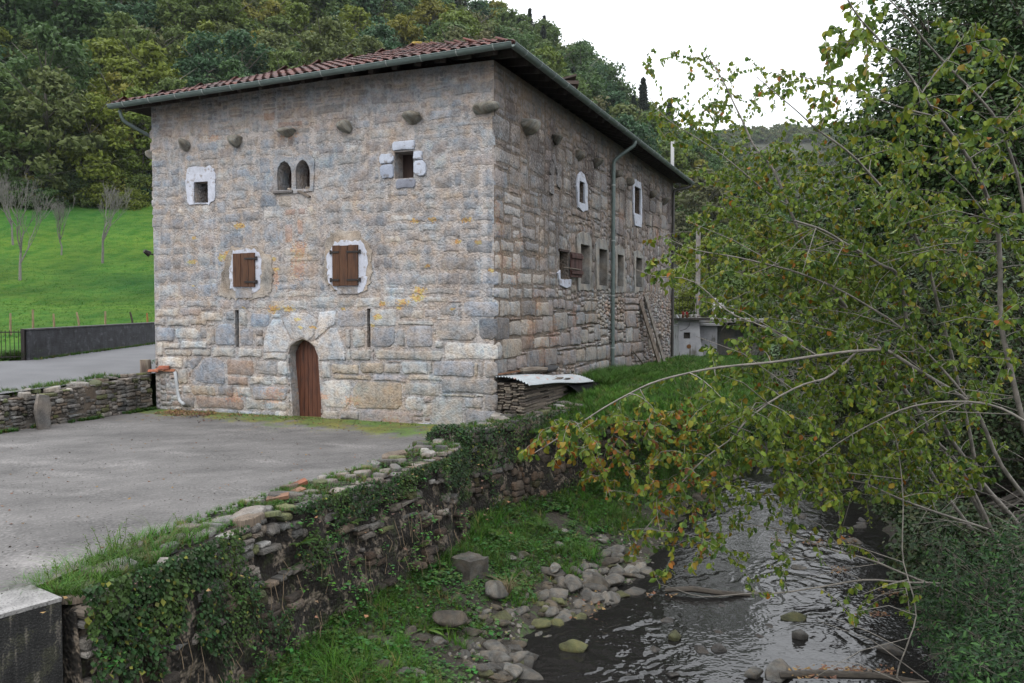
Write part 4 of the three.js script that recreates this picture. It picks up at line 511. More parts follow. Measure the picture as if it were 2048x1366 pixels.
{
  const rings = [1]; while (rings[rings.length - 1] < 1700) { const k = rings[rings.length - 1]; rings.push(k < 70 ? k + .4 + k * .02 : k * 1.035); }
  const az = []; for (let a = -82; a <= 82; a += (Math.abs(a) < 36 ? .45 : 2)) az.push(a * Math.PI / 180);
  const G = { meadow: new GB(), hillside: new GB(), ground: new GB() }, pts = [], info = [];
  for (const d of rings) for (const a of az) { const x = d * Math.tan(a); let y = landY(x, d); const low = inPoly(corridor, x, d) || inPoly(lowZone, x, d) || (d < 8 && x > -15 && x < 12); if (low) y = Math.min(y, -3.6); pts.push([x, y, -d]); info.push(low); }
  const n = az.length, ids = { meadow: {}, hillside: {}, ground: {} };
  const id = (k, i) => { if (ids[k][i] !== undefined) return ids[k][i]; const [x, y, z] = pts[i], a = n2(x * .05, z * .07) + .6 * n2(x * .16 + 9, z * .2), b = n2(x * .09 + 40, z * .06); return ids[k][i] = G[k].v(x, y, z, x / 9, z / 9, k === 'meadow' ? [1 + .32 * a + .26 * b, 1 + .24 * a, 1 + .1 * a - .2 * b].map(q => q * (1 - .34 * clamp(smooth(60, 68, -z) * smooth(92, 76, -z) * (.75 + n2(x * .22, z * .3)))))  : undefined); };
  for (let j = 0; j < rings.length - 1; j++) for (let i = 0; i < n - 1; i++) { const d = rings[j], x = d * Math.tan(az[i]), px = 1024 + FOCAL * x / d, D0 = d0(px); if (x < -900 || x > 900) continue; const k = d > 27 && d < D0 && px < 760 ? 'meadow' : d < 70 ? 'ground' : 'hillside'; const a = j * n + i; G[k].q(id(k, a), id(k, a + 1), id(k, a + n + 1), id(k, a + n)); }
  struct('meadow', G.meadow.build(), M_meadow); struct('hillside', G.hillside.build(), M_forest); struct('ground', G.ground.build(), std({ map: grassTex, color: [.045, .09, .02], roughness: 1 }));
}

// ---------------------------------------------------------------- courtyard, road, verge
const houseFrontD = (x, d) => P1.clone().sub(V(x, 0, -d)).dot(NF) * -1;   // metres in front of the facade
{
  const s = [[-9.62, 22.12], [-11.25, 17.6], [-13.2, 11], [-15, 3], [-5.6, 3], [-5.3, 6.9], [-4.6, 8.0], [-4.25, 9.6], [-3.6, 11.3], [-2.9, 13.2], [-1.95, 15.2], [-1.05, 16.3], [.1, 18.4], [-.2, 18.85]];
  const X0 = -15.5, X1 = 1, D0 = 2.5, D1 = 22.7;
  const map = tex(1536, 1536, (u, v, o) => {
    const x = lerp(X0, X1, u), d = lerp(D0, D1, v), f = houseFrontD(x, d);
    const a = fbm(x * .5, d * .5, 4), b = fbm(x * 2.6 + 5, d * 2.6, 4), c = n2(x * 22, d * 22), e = n2(x * 45, d * 45), tr = fbm((x * .5 + d * .2) + 9, (d - x * .32) * 1.15, 4), st = n2(x * 9 + 50, d * 9);
    let l = .92 + .26 * a + .28 * b + .16 * c + .22 * e + .55 * tr; const tk = fbm(x * .3 + 3, (d + x * .35) * .9 + 7, 3) + .25 * c; if (tk > .12) l *= 1 + 1.7 * Math.min(.3, tk - .12); if (e > .58) l *= 1.35; if (e < -.62) l *= .68; if (st > .66 && c > .15) l *= .6;
    let R = .128 * l, G = .120 * l, B = .115 * l;
    const m = 1.45 - f / (1.05 + .15 * (x + 9.6)) + .8 * fbm(x * 1.2 + 3, d * 1.2, 3) + .35 * b + .3 * c;
    if (m > .55 && f > -.2) { const k = clamp((m - .55) * 3.2), g = .8 + .5 * b + .35 * c, ol = clamp(.5 + 1.3 * n2(x * 1.1 + 20, d * 1.1)); R = lerp(R, lerp(.10, .165, ol) * g, k); G = lerp(G, lerp(.175, .165, ol) * g, k); B = lerp(B, .022 * g, k); }
    const w = fbm(x * 3 + 40, d * 3, 3) + .3 * c; if (f > .2 && f < 2.4 && w > .36) { R *= 1.12; G *= .95; B *= .75; }
    o[0] = R; o[1] = G; o[2] = B;
  });
  const bmp = gray(1024, 1024, (u, v) => .5 + .28 * n2(u * 200, v * 200, 200, 200) + .2 * n2(u * 90, v * 90, 90, 90) + .3 * fbm(u * 20, v * 20, 3, 20));
  const g = new THREE.ShapeGeometry(path(s)); g.rotateX(-Math.PI / 2); const P = g.attributes.position, U = []; for (let i = 0; i < P.count; i++) { const x = P.getX(i), d = -P.getZ(i); U.push((x - X0) / (X1 - X0), (d - D0) / (D1 - D0)); } g.setAttribute('uv', new THREE.Float32BufferAttribute(U, 2));
  struct('courtyard', g, std({ map, bumpMap: bmp, bumpScale: .02, roughness: .9 }));
}
{
  const m = P1.clone().addScaledVector(VS, 21), pts = [[-16, 5], [-13.0, 13], [-11.42, 17.8], [-9.85, 22.3], [m.x - .3, -m.z], [-8, 47], [-17.6, 47], [-17.35, 40.3], [-15.8, 27], [-16.6, 26.3], [-22, 21], [-24, 5]];
  const s = path(pts), g = new THREE.ShapeGeometry(s); g.rotateX(-Math.PI / 2); const P = g.attributes.position, U = []; for (let i = 0; i < P.count; i++) { const d = -P.getZ(i); P.setY(i, lerp(.72, 1.0, smooth(13, 27, d))); U.push(P.getX(i) / 5, d / 5); } g.setAttribute('uv', new THREE.Float32BufferAttribute(U, 2));
  const t = tex(768, 768, (u, v, o) => { const l = .9 + .3 * fbm(u * 4, v * 4, 4, 4) + .12 * n2(u * 90, v * 90, 90, 90) + .2 * n2(u * 220, v * 220, 220, 220); o[0] = .125 * l; o[1] = .125 * l; o[2] = .133 * l; });
  struct('road', g, std({ map: t, roughness: .8 }));
}
const vergeY = (s, z) => table([[0, .02], [1, .22], [3, .48], [7, .60], [12, .55], [19, .5], [24, .5]])(s) - .04 * z;
const wall2Top = [[-1.2, 16.15, .24], [-.2, 17.5, .22], [1.12, 19.3, .34], [2.4, 21.1, .45], [3.9, 23.3, .48], [8.2, 31, .5], [13.2, 41, .6]];
{
  const g = new GB(), tx = table(wall2Top.map(p => [p[1], p[0]]));
  g.grid(24, 90, (u, v) => { const s = v * 24 - .6, p = P0.clone().addScaledVector(VS, s), d = -p.z, q = [tx(d - .6) - .1, d - .6]; const x = lerp(p.x - .1, q[0], u), dd = lerp(d, q[1], u), z = u * 2; return [x, vergeY(s, z) + .05 * n2(x * 2, dd * 2), -dd, x / 3, dd / 3]; });
  struct('verge', g.build(), std({ map: grassTex, bumpMap: grassB, bumpScale: .05, color: [.032, .07, .010], roughness: 1, specularIntensity: .1 }));
}

// ---------------------------------------------------------------- stream bed, banks and water
{
  const t = tex(1024, 1024, (u, v, o) => { const a = fbm(u * 6, v * 6, 5, 6), b = n2(u * 40, v * 40, 40, 40), c = n2(u * 110, v * 110, 110, 110), e = fbm(u * 9 + 4, v * 9, 4, 9); let l = .85 + .4 * a + .3 * b + .2 * c; o[0] = .036 * l; o[1] = .029 * l; o[2] = .02 * l; if (e + .3 * b > .06) { const k = clamp((e + .3 * b - .06) * 4); o[0] = lerp(o[0], .04 * l, k); o[1] = lerp(o[1], .07 * l, k); o[2] = lerp(o[2], .016 * l, k); } });
  const g = new GB(); g.grid(92, 220, (u, v) => { const c = u < .45 ? u / .45 : u < .65 ? 1 + (u - .45) / .2 : 2 + (u - .65) / .35; const [x, d, y] = bankAt(v * v * .45 + v * .55, c); return [x, y, -d, x / 2.6, d / 2.6]; });
  struct('stream_bank', g.build(), std({ map: t, bumpMap: GRAIN_B, bumpScale: .06, roughness: .95 }));
  const w = new GB(); const NU = 230, NV = 620;
  w.grid(NU, NV, (u, v) => {
    const t = .06 + .94 * (v * v * .5 + v * .5), c = lerp(.93, 2.03, u), [x, d] = bankAt(t, c), y = wy(t);
    const e = smooth(.93, 1.25, c) * smooth(2.05, 1.8, c), fast = .2 + .8 * smooth(-.3, .35, n2(x * .42 + 4, d * .3) + .4 * n2(x * 1.1, d * .8)), qx = x + .5 * n2(x * .9, d * .9) + .12 * n2(x * 3, d * 3), qd = d * .8 + .5 * n2(x * .8 + 9, d * .8) + .12 * n2(x * 3 + 9, d * 3);
    const rip = n2(qx * 2.6 + 3, qd * 2.9), r2 = n2(qx * 5.8, qd * 6.4 + 7), r3 = n2(qx * 10.5 + 11, qd * 10.5);
    const h = e * fast * (.026 * (1 - Math.abs(rip)) + .014 * r2 + .0045 * r3 + .02 * n2(x * .9, d * .7));
    return [x, y + h - .012, -d, x / 1.4, d / 1.4];
  });
  const rb = gray(512, 512, (u, v) => .5 + .3 * fbm(u * 10, v * 10, 3, 10) + .25 * n2(u * 26, v * 26, 26, 26));
  struct('stream', w.build(), (() => { const m = new THREE.MeshPhysicalMaterial({ color: rgb(.011, .0105, .010), roughness: .05, ior: 1.33, bumpMap: rb, bumpScale: .006 }); m.side = THREE.DoubleSide; return m; })());
}

// the place on the left bank or the water that a sight line meets
function bankHit(px, py) {
  const R = ray(px, py); for (let d = 7; d < 46; d += .08) { const k = d / -R[2], x = R[0] * k, y = EYE + R[1] * k; let t = tOfD0(d), c = 0; for (let i = 0; i < 3; i++) { const w = cw(t), l = cl(t), q = cr(t); c = (x - w[0]) / (l[0] - w[0]); if (c > 1) c = 1 + (x - l[0]) / (q[0] - l[0]); c = clamp(c, 0, 2); const e = c < 1 ? lerp(w[1], l[1], c) : lerp(l[1], q[1], c - 1); t = clamp(t + (d - e) * .028); } const h = Math.max(bankAt(t, c)[2], wy(t)); if (y <= h) return { p: V(x, bankAt(t, c)[2], -d), c, t }; }
  return null;
}
const tOfD0 = (() => { const a = []; for (let i = 0; i <= 400; i++) a.push([cl(i / 400)[1], i / 400]); return table(a); })();

// ---------------------------------------------------------------- dry stone walls and concrete
function pathFrame(pts) {                                   // arclength along a plan line of [x, d, y]: place, outward normal (to the right when walking along it)
  const L = [0]; for (let i = 1; i < pts.length; i++) L.push(L[i - 1] + Math.hypot(pts[i][0] - pts[i - 1][0], pts[i][1] - pts[i - 1][1]));
  const T = pts.length < 3 ? 0 : .5;
  return { len: L[L.length - 1], at(s) { let i = 1; while (i < L.length - 1 && L[i] < s) i++; const f = (s - L[i - 1]) / (L[i] - L[i - 1]), a = pts[i - 1], b = pts[i]; let dx = b[0] - a[0], dd = b[1] - a[1]; if (T) { const e = f < .5 ? pts[Math.max(0, i - 2)] : pts[Math.min(pts.length - 1, i + 1)], g = f < .5 ? a : b, ex = f < .5 ? g[0] - e[0] : e[0] - g[0], ed = f < .5 ? g[1] - e[1] : e[1] - g[1], k = Math.abs(f - .5), l1 = Math.hypot(dx, dd), l2 = Math.hypot(ex, ed) || 1; dx = lerp(dx / l1, ex / l2, k); dd = lerp(dd / l1, ed / l2, k); } const l = Math.hypot(dx, dd); return { x: lerp(a[0], b[0], f), d: lerp(a[1], b[1], f), y: lerp(a[2] ?? 0, b[2] ?? 0, f), nx: dd / l, nd: -dx / l, tx: dx / l, td: dd / l }; } };
}
function bend(g, fr, batter = 0) { const P = g.attributes.position; for (let i = 0; i < P.count; i++) { const s = P.getX(i), y = P.getY(i), z = P.getZ(i) - batter * y, f = fr.at(clamp(s, 0, fr.len)); P.setXYZ(i, f.x + f.nx * z + f.tx * (s - clamp(s, 0, fr.len)), y, -(f.d + f.nd * z)); } g.computeVertexNormals(); return g; }
function dryWall(o) {                                        // o: name, label, group, pts, y0, top(s), width, batter, mats, most, fill, skip, cops
  const fr = pathFrame(o.pts), r = rng(o.seed), w = thing(o.name, o.label, 'stone wall', V(0, 0, 0), o.group);
  const core = new GB(), N = Math.ceil(fr.len / .12), prof = [];
  const H = s => o.top(s) - .05;
  for (let k = 0; k <= 18; k++) prof.push([0, k / 18]); prof.push([.25, 1.0], [.6, 1.0], [1, 1], [1, .5], [1, 0]);
  core.grid(prof.length - 1, N, (u, v, i, j) => { const s = v * fr.len, f = fr.at(s), y = lerp(o.y0, H(s), prof[i][1]), zz = -prof[i][0] * o.width - o.batter * y - .02 + (prof[i][0] === 0 ? .085 * n3(s * 1.6, y * 2.2, o.seed) + .05 * n3(s * 5, y * 6, o.seed + 5) : 0), up = prof[i][1] === 1 ? .05 * n3(s * 3, zz * 3, o.seed) : 0; return [f.x + f.nx * zz, y + up, -(f.d + f.nd * zz), s / o.uv, (y + prof[i][0]) / o.uv]; });
  for (const e of [0, fr.len]) { const f = fr.at(e), k = [[0, o.y0], [-o.width, o.y0], [-o.width, H(e)], [0, H(e)]].map(([z, y]) => { const q = z - o.batter * y - .02; return core.v(f.x + f.nx * q, y, -(f.d + f.nd * q), z / o.uv, y / o.uv); }); core.q(...k); }
  part(w, 'wall_core', core.build(), o.coreMat);
  const hold = new THREE.Group(), C = .03; const laid = [];
  const nx = Math.ceil(fr.len / C), hmax = Math.max(...[0, .25, .5, .75, 1].map(k => o.top(k * fr.len))), ny = Math.ceil((hmax - o.y0) / C), occ = new Uint8Array(nx * ny);
  for (let j = 0; j < ny; j++) for (let i = 0; i < nx; i++) {
    if (occ[j * nx + i]) continue; const X = i * C, Y = o.y0 + j * C; if (Y > o.top(X) - .04) { occ[j * nx + i] = 1; continue; }
    const [mw, mh] = o.fill(X, Y, r), wM = Math.max(2, Math.round(mw / C)), hM = Math.max(2, Math.round(mh / C)); let a = 0, h = 1; while (a < wM && i + a < nx && !occ[j * nx + i + a]) a++;
    grow: while (h < hM && j + h < ny) { for (let k = 0; k < a; k++) if (occ[(j + h) * nx + i + k]) break grow; h++; }
    for (let b = 0; b < h; b++) for (let k = 0; k < a; k++) if (i + k < nx) occ[(j + b) * nx + i + k] = 1;
    if (a < 2 || o.skip(X, Y, r)) continue;
    const x1 = X + a * C, y1 = Math.min(Y + h * C, o.top(X) - .01); if (y1 - Y < .025) continue; const til = .1 * (r() - .5) * (x1 - X);
    const poly = rectPoly(X + .004, Y + .003, x1 - .006, y1 - .004, r, .035, .3).map(([x, y]) => [x, y + til * (x - X) / (x1 - X)]);
    const col = o.tone(r, Y); const g = stoneGeo(poly, o.prot * (.3 + 1.2 * r()), Math.min(.03, .22 * (y1 - Y)), (x, y) => [x, y], col, r, -.12); laid.push({ g: bend(g, fr, o.batter), a: (x1 - X) * (y1 - Y) * (o.weight ? o.weight(X, Y) : 1) });
  }
  laid.sort((a, b) => b.a - a.a); const most = o.most; laid.slice(0, most).forEach(l => part(w, 'stone', l.g, o.mat)); if (laid.length > most) stuffPart(w, 'small_stones', mergeGeometries(laid.slice(most).map(l => l.g)), o.mat);
  for (let i = 0; i < o.cops; i++) {                          // loose flat stones along the top
    const s = (i + .2 + .6 * r()) / o.cops * fr.len, f = fr.at(s), z = -o.width * (o.copZ ? o.copZ(r) : .05 + .9 * r()) + .02, k = o.copSize * (.45 + .9 * r() * r() + .25 * r()), y = o.top(s) + .015 * r(), th = k * (.14 + .2 * r());
    const c = o.tone(r, 9), np = 7 + (r() * 4 | 0), th2 = .025 + .035 * r(), poly = []; for (let q = 0; q < np; q++) { const A = q / np * 6.283 + .35 * r(), R = k * (.72 + .34 * r()); poly.push([Math.cos(A) * R * 1.15, Math.sin(A) * R * .72]); }
    const g = stoneGeo(poly, th2, .02, (x, y) => [x + i * .31, y + i * .17], c, r, -th2); g.rotateX(-Math.PI / 2);
    const m = part(w, 'coping_stone', g, o.mat, V(f.x + f.nx * (z - o.batter * y), y, -(f.d + f.nd * (z - o.batter * y)))); m.rotation.set(.3 * (r() - .5), r() * 6.3, .3 * (r() - .5));
  }
  return { w, fr };
}
const stoneV = std({ map: GRAIN, bumpMap: GRAIN_B, bumpScale: .045, vertexColors: true, roughness: .93 });
const mix3 = (a, b, k) => [lerp(a[0], b[0], k), lerp(a[1], b[1], k), lerp(a[2], b[2], k)];
const toneDry = (r, y) => { const q = r(), k = .75 + .5 * r(); let c = q < .35 ? [.29, .265, .24] : q < .6 ? [.19, .18, .165] : q < .7 ? [.42, .40, .37] : q < .83 ? [.24, .19, .145] : [.15, .165, .07]; return c.map(v => v * k); };
// soil and lime mottling of the old stream wall
const oldWall = std({ map: tex(1024, 1024, (u, v, o) => {
  const a = fbm(u * 5, v * 5, 5, 5), b = fbm(u * 8 + 3, v * 8, 5, 8), c = n2(u * 90, v * 90, 90, 90), e = n2(u * 36, v * 26, 36, 26), l = .8 + .4 * a + .3 * c + .25 * e;
  let R = .020 * l, G = .0145 * l, B = .0095 * l; const k = clamp((b + .34 * e + .16 * c - .07) * 3.4); R = lerp(R, .23 * l, k); G = lerp(G, .185 * l, k); B = lerp(B, .14 * l, k); const m = clamp((fbm(u * 7 + 9, v * 7, 4, 7) + .2 * e - .12) * 4); R = lerp(R, .03 * l, m); G = lerp(G, .036 * l, m); B = lerp(B, .011 * l, m); o[0] = R; o[1] = G; o[2] = B; }), bumpMap: GRAIN_B, bumpScale: .09, roughness: .95 });
const darkCore = std({ map: GRAIN, color: [.15, .125, .10], roughness: 1 });
const rw1 = dryWall({ name: 'stream_wall', label: 'overgrown stone retaining wall between the courtyard and the stream, in the foreground', pts: [[-4.12, 7.7], [-3.73, 8.5], [-3.31, 10.05], [-2.40, 12.26], [-1.30, 14.4], [-.98, 15.7]], y0: -2.35, top: s => table([[0, -.12], [1, -.03], [2.5, .02], [4, .05], [6, .06], [7.5, .10], [9, .12]])(s) + .05 * n2(s * 2.3, 3), width: .8, batter: .12, seed: 31, uv: 2.4, coreMat: oldWall, mat: stoneV, most: 250, prot: .055, tone: (r, y) => y < -1 ? toneDry(r, y).map((v, i) => v * [.42, .34, .28][i]) : toneDry(r, y), fill: (x, y, r) => [.12 + .36 * r(), .05 + .09 * r()], skip: (x, y, r) => r() > (y > -.42 ? .85 : y > -.9 ? .3 : .13) + .45 * n2(x * .7 + 3, y * 1.1), weight: (x, y) => y > -.6 ? 2 : 1, cops: 52, copSize: .20 });
const rw2 = dryWall({ name: 'stream_wall', label: 'second overgrown stone wall along the stream, beside the near corner of the house', pts: [...wall2Top.slice(0, 6)], y0: -1.9, top: s => table([[0, .27], [1.2, .22], [3.8, .32], [8, .46], [30, .5]])(s) + .05 * n2(s * 2.1, 9), width: .6, batter: .1, seed: 47, uv: 2.4, coreMat: oldWall, mat: stoneV, most: 200, prot: .05, tone: (r, y) => y < -.8 ? toneDry(r, y).map((v, i) => v * [.5, .4, .32][i]) : toneDry(r, y), fill: (x, y, r) => [.14 + .35 * r(), .06 + .16 * r()], skip: (x, y, r) => r() > (y > -.1 ? .8 : .3) + .4 * n2(x * .7 + 30, y), weight: x => x < 8 ? 1 : .3, cops: 60, copSize: .22 });
const lw = dryWall({ name: 'roadside_wall', label: 'low dry stone retaining wall between the courtyard and the road, left of the house', pts: [[-9.66, 22.05], [-10.2, 20.3], [-11.1, 17.9], [-12.7, 13]].reverse().map(p => p), y0: -.1, top: s => table([[0, .68], [5.2, .72], [7.6, .84], [9.6, .95]])(s) + .04 * n2(s * 2.5, 2), width: .5, batter: .06, seed: 63, uv: 1.6, coreMat: darkCore, mat: stoneV, most: 270, prot: .06, tone: toneDry, fill: (x, y, r) => [.1 + .3 * r(), .045 + .09 * r()], skip: () => false, weight: x => x > 4 ? 2 : .4, cops: 34, copSize: .22 });
{ // upright slab set against the roadside wall
  const p = gnd(82, 858, 0), g = stoneGeo(rough([[-.15, -.42], [.14, -.42], [.17, .1], [.12, .38], [-.1, .42], [-.17, .15]], rng(4), .025, .2), .05, .025, (x, y) => [x, y], [1, 1, 1], rng(5), -.06); single('standing_stone', g, std({ map: GRAIN, bumpMap: GRAIN_B, bumpScale: .03, color: [.22, .205, .19] }), 'upright grey stone slab leaning on the roadside wall', 'stone slab', V(p.x + .05, .36, p.z - .02)).rotation.set(-.08, .95, .08);
}
{ // concrete parapet that ends the stream wall near the camera
  const t = tex(512, 512, (u, v, o) => { const a = fbm(u * 4, v * 4, 4, 4), st = n2(u * 26, v * 2, 26, 2), b = n2(u * 60, v * 60, 60, 60), c = n2(u * 140, v * 140, 140, 140); let l = .62 + .7 * a + .35 * st + .2 * b; if (c > .5 && b > 0) l = 4; o[0] = .026 * l; o[1] = .025 * l; o[2] = .024 * l; const m = a + .3 * b; if (m > .12) { o[0] += .012 * clamp((m - .12) * 6); o[1] += .013 * clamp((m - .12) * 6); } const q = st + .8 * a + .3 * b; if (q > .45) { o[0] += .07 * clamp((q - .45) * 3); o[1] += .06 * clamp((q - .45) * 3); o[2] += .05 * clamp((q - .45) * 3); } });
  const t2 = tex(512, 512, (u, v, o) => { const a = fbm(u * 5, v * 5, 4, 5), b = n2(u * 50, v * 50, 50, 50), c = n2(u * 120, v * 120, 120, 120); let l = .85 + .6 * a + .2 * b + .2 * c; if (b < -.45) l *= .6; o[0] = .30 * l; o[1] = .29 * l; o[2] = .28 * l; });
  const w = thing('concrete_parapet', 'stained concrete wall end with pale top in the lower left corner', 'concrete wall', V(-4.2, 0, -7.6)); const tx = V(-.585, 0, .811), nx = V(-.811, 0, -.585), mid = V(0, 0, 0).addScaledVector(tx, 3.5).addScaledVector(nx, .3);
  part(w, 'wall_body', new GB().box(mid.clone().setY(-1.53), tx.clone().multiplyScalar(3.5), V(0, 1.5, 0), nx.clone().multiplyScalar(.3)).build(true), std({ map: t, bumpMap: GRAIN_B, bumpScale: .02, roughness: .9 }));
  part(w, 'wall_cap', new GB().box(mid.clone().setY(-.012), tx.clone().multiplyScalar(3.504), V(0, .018, 0), nx.clone().multiplyScalar(.304)).build(true), std({ map: t2, bumpMap: GRAIN_B, bumpScale: .015, roughness: .9 }));
}
{ // dark rendered wall beyond the road
  const t = tex(1024, 256, (u, v, o) => { const a = fbm(u * 24, v * 3, 4, 24), st = n2(u * 130, v * 3, 130, 3), b = n2(u * 300, v * 30, 300, 30); let l = .7 + .7 * a + .3 * st + .2 * b; o[0] = .045 * l; o[1] = .047 * l; o[2] = .056 * l; const w = fbm(u * 40 + 5, v * 5, 3, 40); if (w > .18) { o[0] += (w - .18) * .2; o[1] += (w - .18) * .2; o[2] += (w - .18) * .22; } });
  const w = thing('roadside_parapet', 'dark weather-stained rendered wall along the far side of the road', 'wall', L3(-15.9, 27, 1)); const a = V(0, 0, 0), b = V(-1.55, 0, -13.6), d = b.clone().normalize(), n = V(d.z, 0, -d.x); const g = new GB(); g.box(b.clone().multiplyScalar(.5).setY(.43), b.clone().multiplyScalar(.5), V(0, .55, 0), n.clone().multiplyScalar(.12)); const G = g.build(true); const U = G.attributes.uv; for (let i = 0; i < U.count; i++) U.setXY(i, U.getX(i) / 14, (U.getY(i) + .55) / 1.1);
  part(w, 'wall_body', G, std({ map: t, bumpMap: GRAIN_B, bumpScale: .02, roughness: .9 })); part(w, 'coping', new GB().box(b.clone().multiplyScalar(.5).setY(1.0), b.clone().multiplyScalar(.503), V(0, .022, 0), n.clone().multiplyScalar(.14)).build(true), std({ map: GRAIN, color: [.13, .13, .135] }));
  // iron gate beside it
  const gt = thing('iron_gate', 'black iron bar gate standing at the left end of the dark wall', 'gate', L3(-15.9, 27, 1)), e = V(-.95, 0, .62).normalize(), f2 = k => e.clone().multiplyScalar(k);
  part(gt, 'gate_post', new GB().box(f2(.06).setY(.5), V(.06, 0, 0), V(0, .52, 0), V(0, 0, .06)).build(), ironMat); for (const y of [.12, .92]) part(gt, 'rail', new GB().bar(f2(.1).setY(y), f2(1.9).setY(y), .03, .035).build(), ironMat); for (let i = 0; i < 15; i++) part(gt, 'bar', new GB().bar(f2(.2 + i * .12).setY(.06), f2(.2 + i * .12).setY(.98), .016, .016).build(), ironMat);
}

// ---------------------------------------------------------------- trees of the hill and the meadow
const barkT = tex(256, 256, (u, v, o) => { const a = n2(u * 14, v * 4, 14, 4), b = fbm(u * 6, v * 6, 4, 6), c = n2(u * 50, v * 40, 50, 40), l = .8 + .4 * a + .5 * b + .2 * c; o[0] = l; o[1] = l; o[2] = l; if (b > .2) { o[0] = l * 1.25; o[1] = l * 1.3; o[2] = l * 1.15; } }, true, [2, 2]);
const bark = std({ map: barkT, color: [.14, .125, .10], roughness: .95 }), barkPale = std({ map: barkT, color: [.21, .20, .18], roughness: .95 }), barkDark = std({ map: barkT, color: [.07, .058, .045], roughness: .95 });
function kite(g, p, n, up, l, w, bendy) { const s = up.clone().cross(n).normalize(), t = n.clone().cross(s).normalize(); const a = p.clone().addScaledVector(t, -l / 2), b = p.clone().addScaledVector(s, w / 2).addScaledVector(n, -bendy * w), c = p.clone().addScaledVector(t, l / 2), d = p.clone().addScaledVector(s, -w / 2).addScaledVector(n, -bendy * w); const k = [a, b, c, d].map(q => g.v(q.x, q.y, q.z)); g.t(k[0], k[1], k[2]); g.t(k[0], k[2], k[3]); }
const rv = r => { const z = r() * 2 - 1, a = r() * 6.2832, q = Math.sqrt(1 - z * z); return V(q * Math.cos(a), z, q * Math.sin(a)); };
function crownGeo(seed, R, H, n, leaf, up = .5, clumps = 30) {   // leaf sprays in clumps through an uneven egg, base at y = 0
  const r = rng(seed), g = new GB();
  for (let i = 0; i < clumps; i++) {
    const h = .06 + .94 * r(), rad = R * Math.pow(Math.sin(Math.PI * Math.pow(h, .72)), .6) * (.75 + .35 * r()), a = r() * 6.2832, q = Math.sqrt(.25 + .75 * r()), c = V(Math.cos(a) * rad * q, h * H, Math.sin(a) * rad * q), cr = R * (.26 + .2 * r());
    for (let k = 0; k < n / clumps; k++) { const d = rv(r), p = c.clone().addScaledVector(V(d.x, d.y * .62, d.z), cr * Math.pow(r(), .45)); const nn = d.clone().multiplyScalar(.6).add(V(0, up, 0)).addScaledVector(rv(r), .8).normalize(); kite(g, p, nn, rv(r), leaf * (.6 + .8 * r()), leaf * (.45 + .5 * r()), .25); }
  }
  return g.build(true);
}
function coniferGeo(seed, R, H, n) { const r = rng(seed), g = new GB(); for (let k = 0; k < n; k++) { const h = Math.pow(r(), .8), rad = R * Math.pow(1 - h, .75) * (.82 + .25 * n3(h * 9 + seed, 0, 0)) * Math.sqrt(r()), a = r() * 6.2832, tier = Math.floor(h * 13) / 13; const y = H * (tier + .10 * r()) + H * .06 - rad * .22; const d = V(Math.cos(a), -.35 + .3 * r(), Math.sin(a)); kite(g, V(Math.cos(a) * rad, y, Math.sin(a) * rad), V(d.x * .3, 1, d.z * .3).addScaledVector(rv(r), .5).normalize(), d, .5 + .5 * r(), .25 + .2 * r(), .3); } return g.build(true); }
function trunkGeo(seed, H, rad, n = 7) { const r = rng(seed), g = new GB(); const ax = k => V(.25 * Math.sin(k * 3 + seed), H * k, .25 * Math.cos(k * 2.3 + seed)); g.tube([-.03, .1, .3, .6, .85].map(ax), [rad * 1.5, rad, rad * .8, rad * .5, rad * .2], 7); for (let i = 0; i < n; i++) { const k = .3 + .5 * r(), a = r() * 6.28, p = ax(k), l = H * (.18 + .2 * r()); g.tube([p, p.clone().add(V(Math.cos(a) * l * .5, l * .4, Math.sin(a) * l * .5)), p.clone().add(V(Math.cos(a) * l, l * .8, Math.sin(a) * l))], [rad * .4, rad * .25, rad * .08], 5); } return g.build(); }
function bareGeo(seed, H, rad, spread = .5, depth = 5) {
  const r = rng(seed), g = new GB(), twig = new GB();
  const grow = (p, d, l, w, k) => { const mid = p.clone().addScaledVector(d, l * .5).add(rv(r).multiplyScalar(l * .06)), e = p.clone().addScaledVector(d, l).add(rv(r).multiplyScalar(l * .1)); (k < 2 ? g : twig).tube([p, mid, e], [w, w * .85, w * .62], k < 2 ? 7 : 4, undefined, false); if (k >= depth) return; const n = k === 0 ? 4 : 2 + (r() < .6 ? 1 : 0); for (let i = 0; i < n; i++) { const q = rv(r); q.y = Math.abs(q.y) * .3; const nd = d.clone().addScaledVector(q, spread * (.5 + .6 * r())).add(V(0, .28, 0)).normalize(); grow(i ? p.clone().lerp(e, .55 + .45 * r()) : e, nd, l * (.62 + .2 * r()), Math.max(.009, w * (i ? .5 : .62)), k + 1); } };
  grow(V(0, -.1, 0), V(.03, 1, .02).normalize(), H * .3, rad, 0); return [g.build(), twig.build()];
}
const leafM = (c, o = {}) => leafMat({ color: c, roughness: .8, ...o });
const KIND = {
  dark: { col: [[.070, .140, .042], [.085, .155, .046], [.060, .132, .056]], R: 3.6, H: 9, label: 'dark green broadleaf tree', cat: 'tree' },
  olive: { col: [[.125, .182, .042], [.108, .172, .045], [.14, .175, .052]], R: 3.2, H: 8.5, label: 'olive green broadleaf tree', cat: 'tree' },
  yellow: { col: [[.175, .220, .026], [.15, .21, .03], [.21, .205, .028]], R: 3.1, H: 8, label: 'yellow green autumn tree', cat: 'tree' },
  rust: { col: [[.135, .135, .05], [.125, .14, .05], [.115, .125, .055]], R: 2.9, H: 8, label: 'brownish thinning tree', cat: 'tree' },
  conifer: { col: [[.018, .040, .020], [.022, .046, .024], [.03, .05, .025]], R: 2.7, H: 15, label: 'dark conifer', cat: 'conifer' },
};
const protos = {};
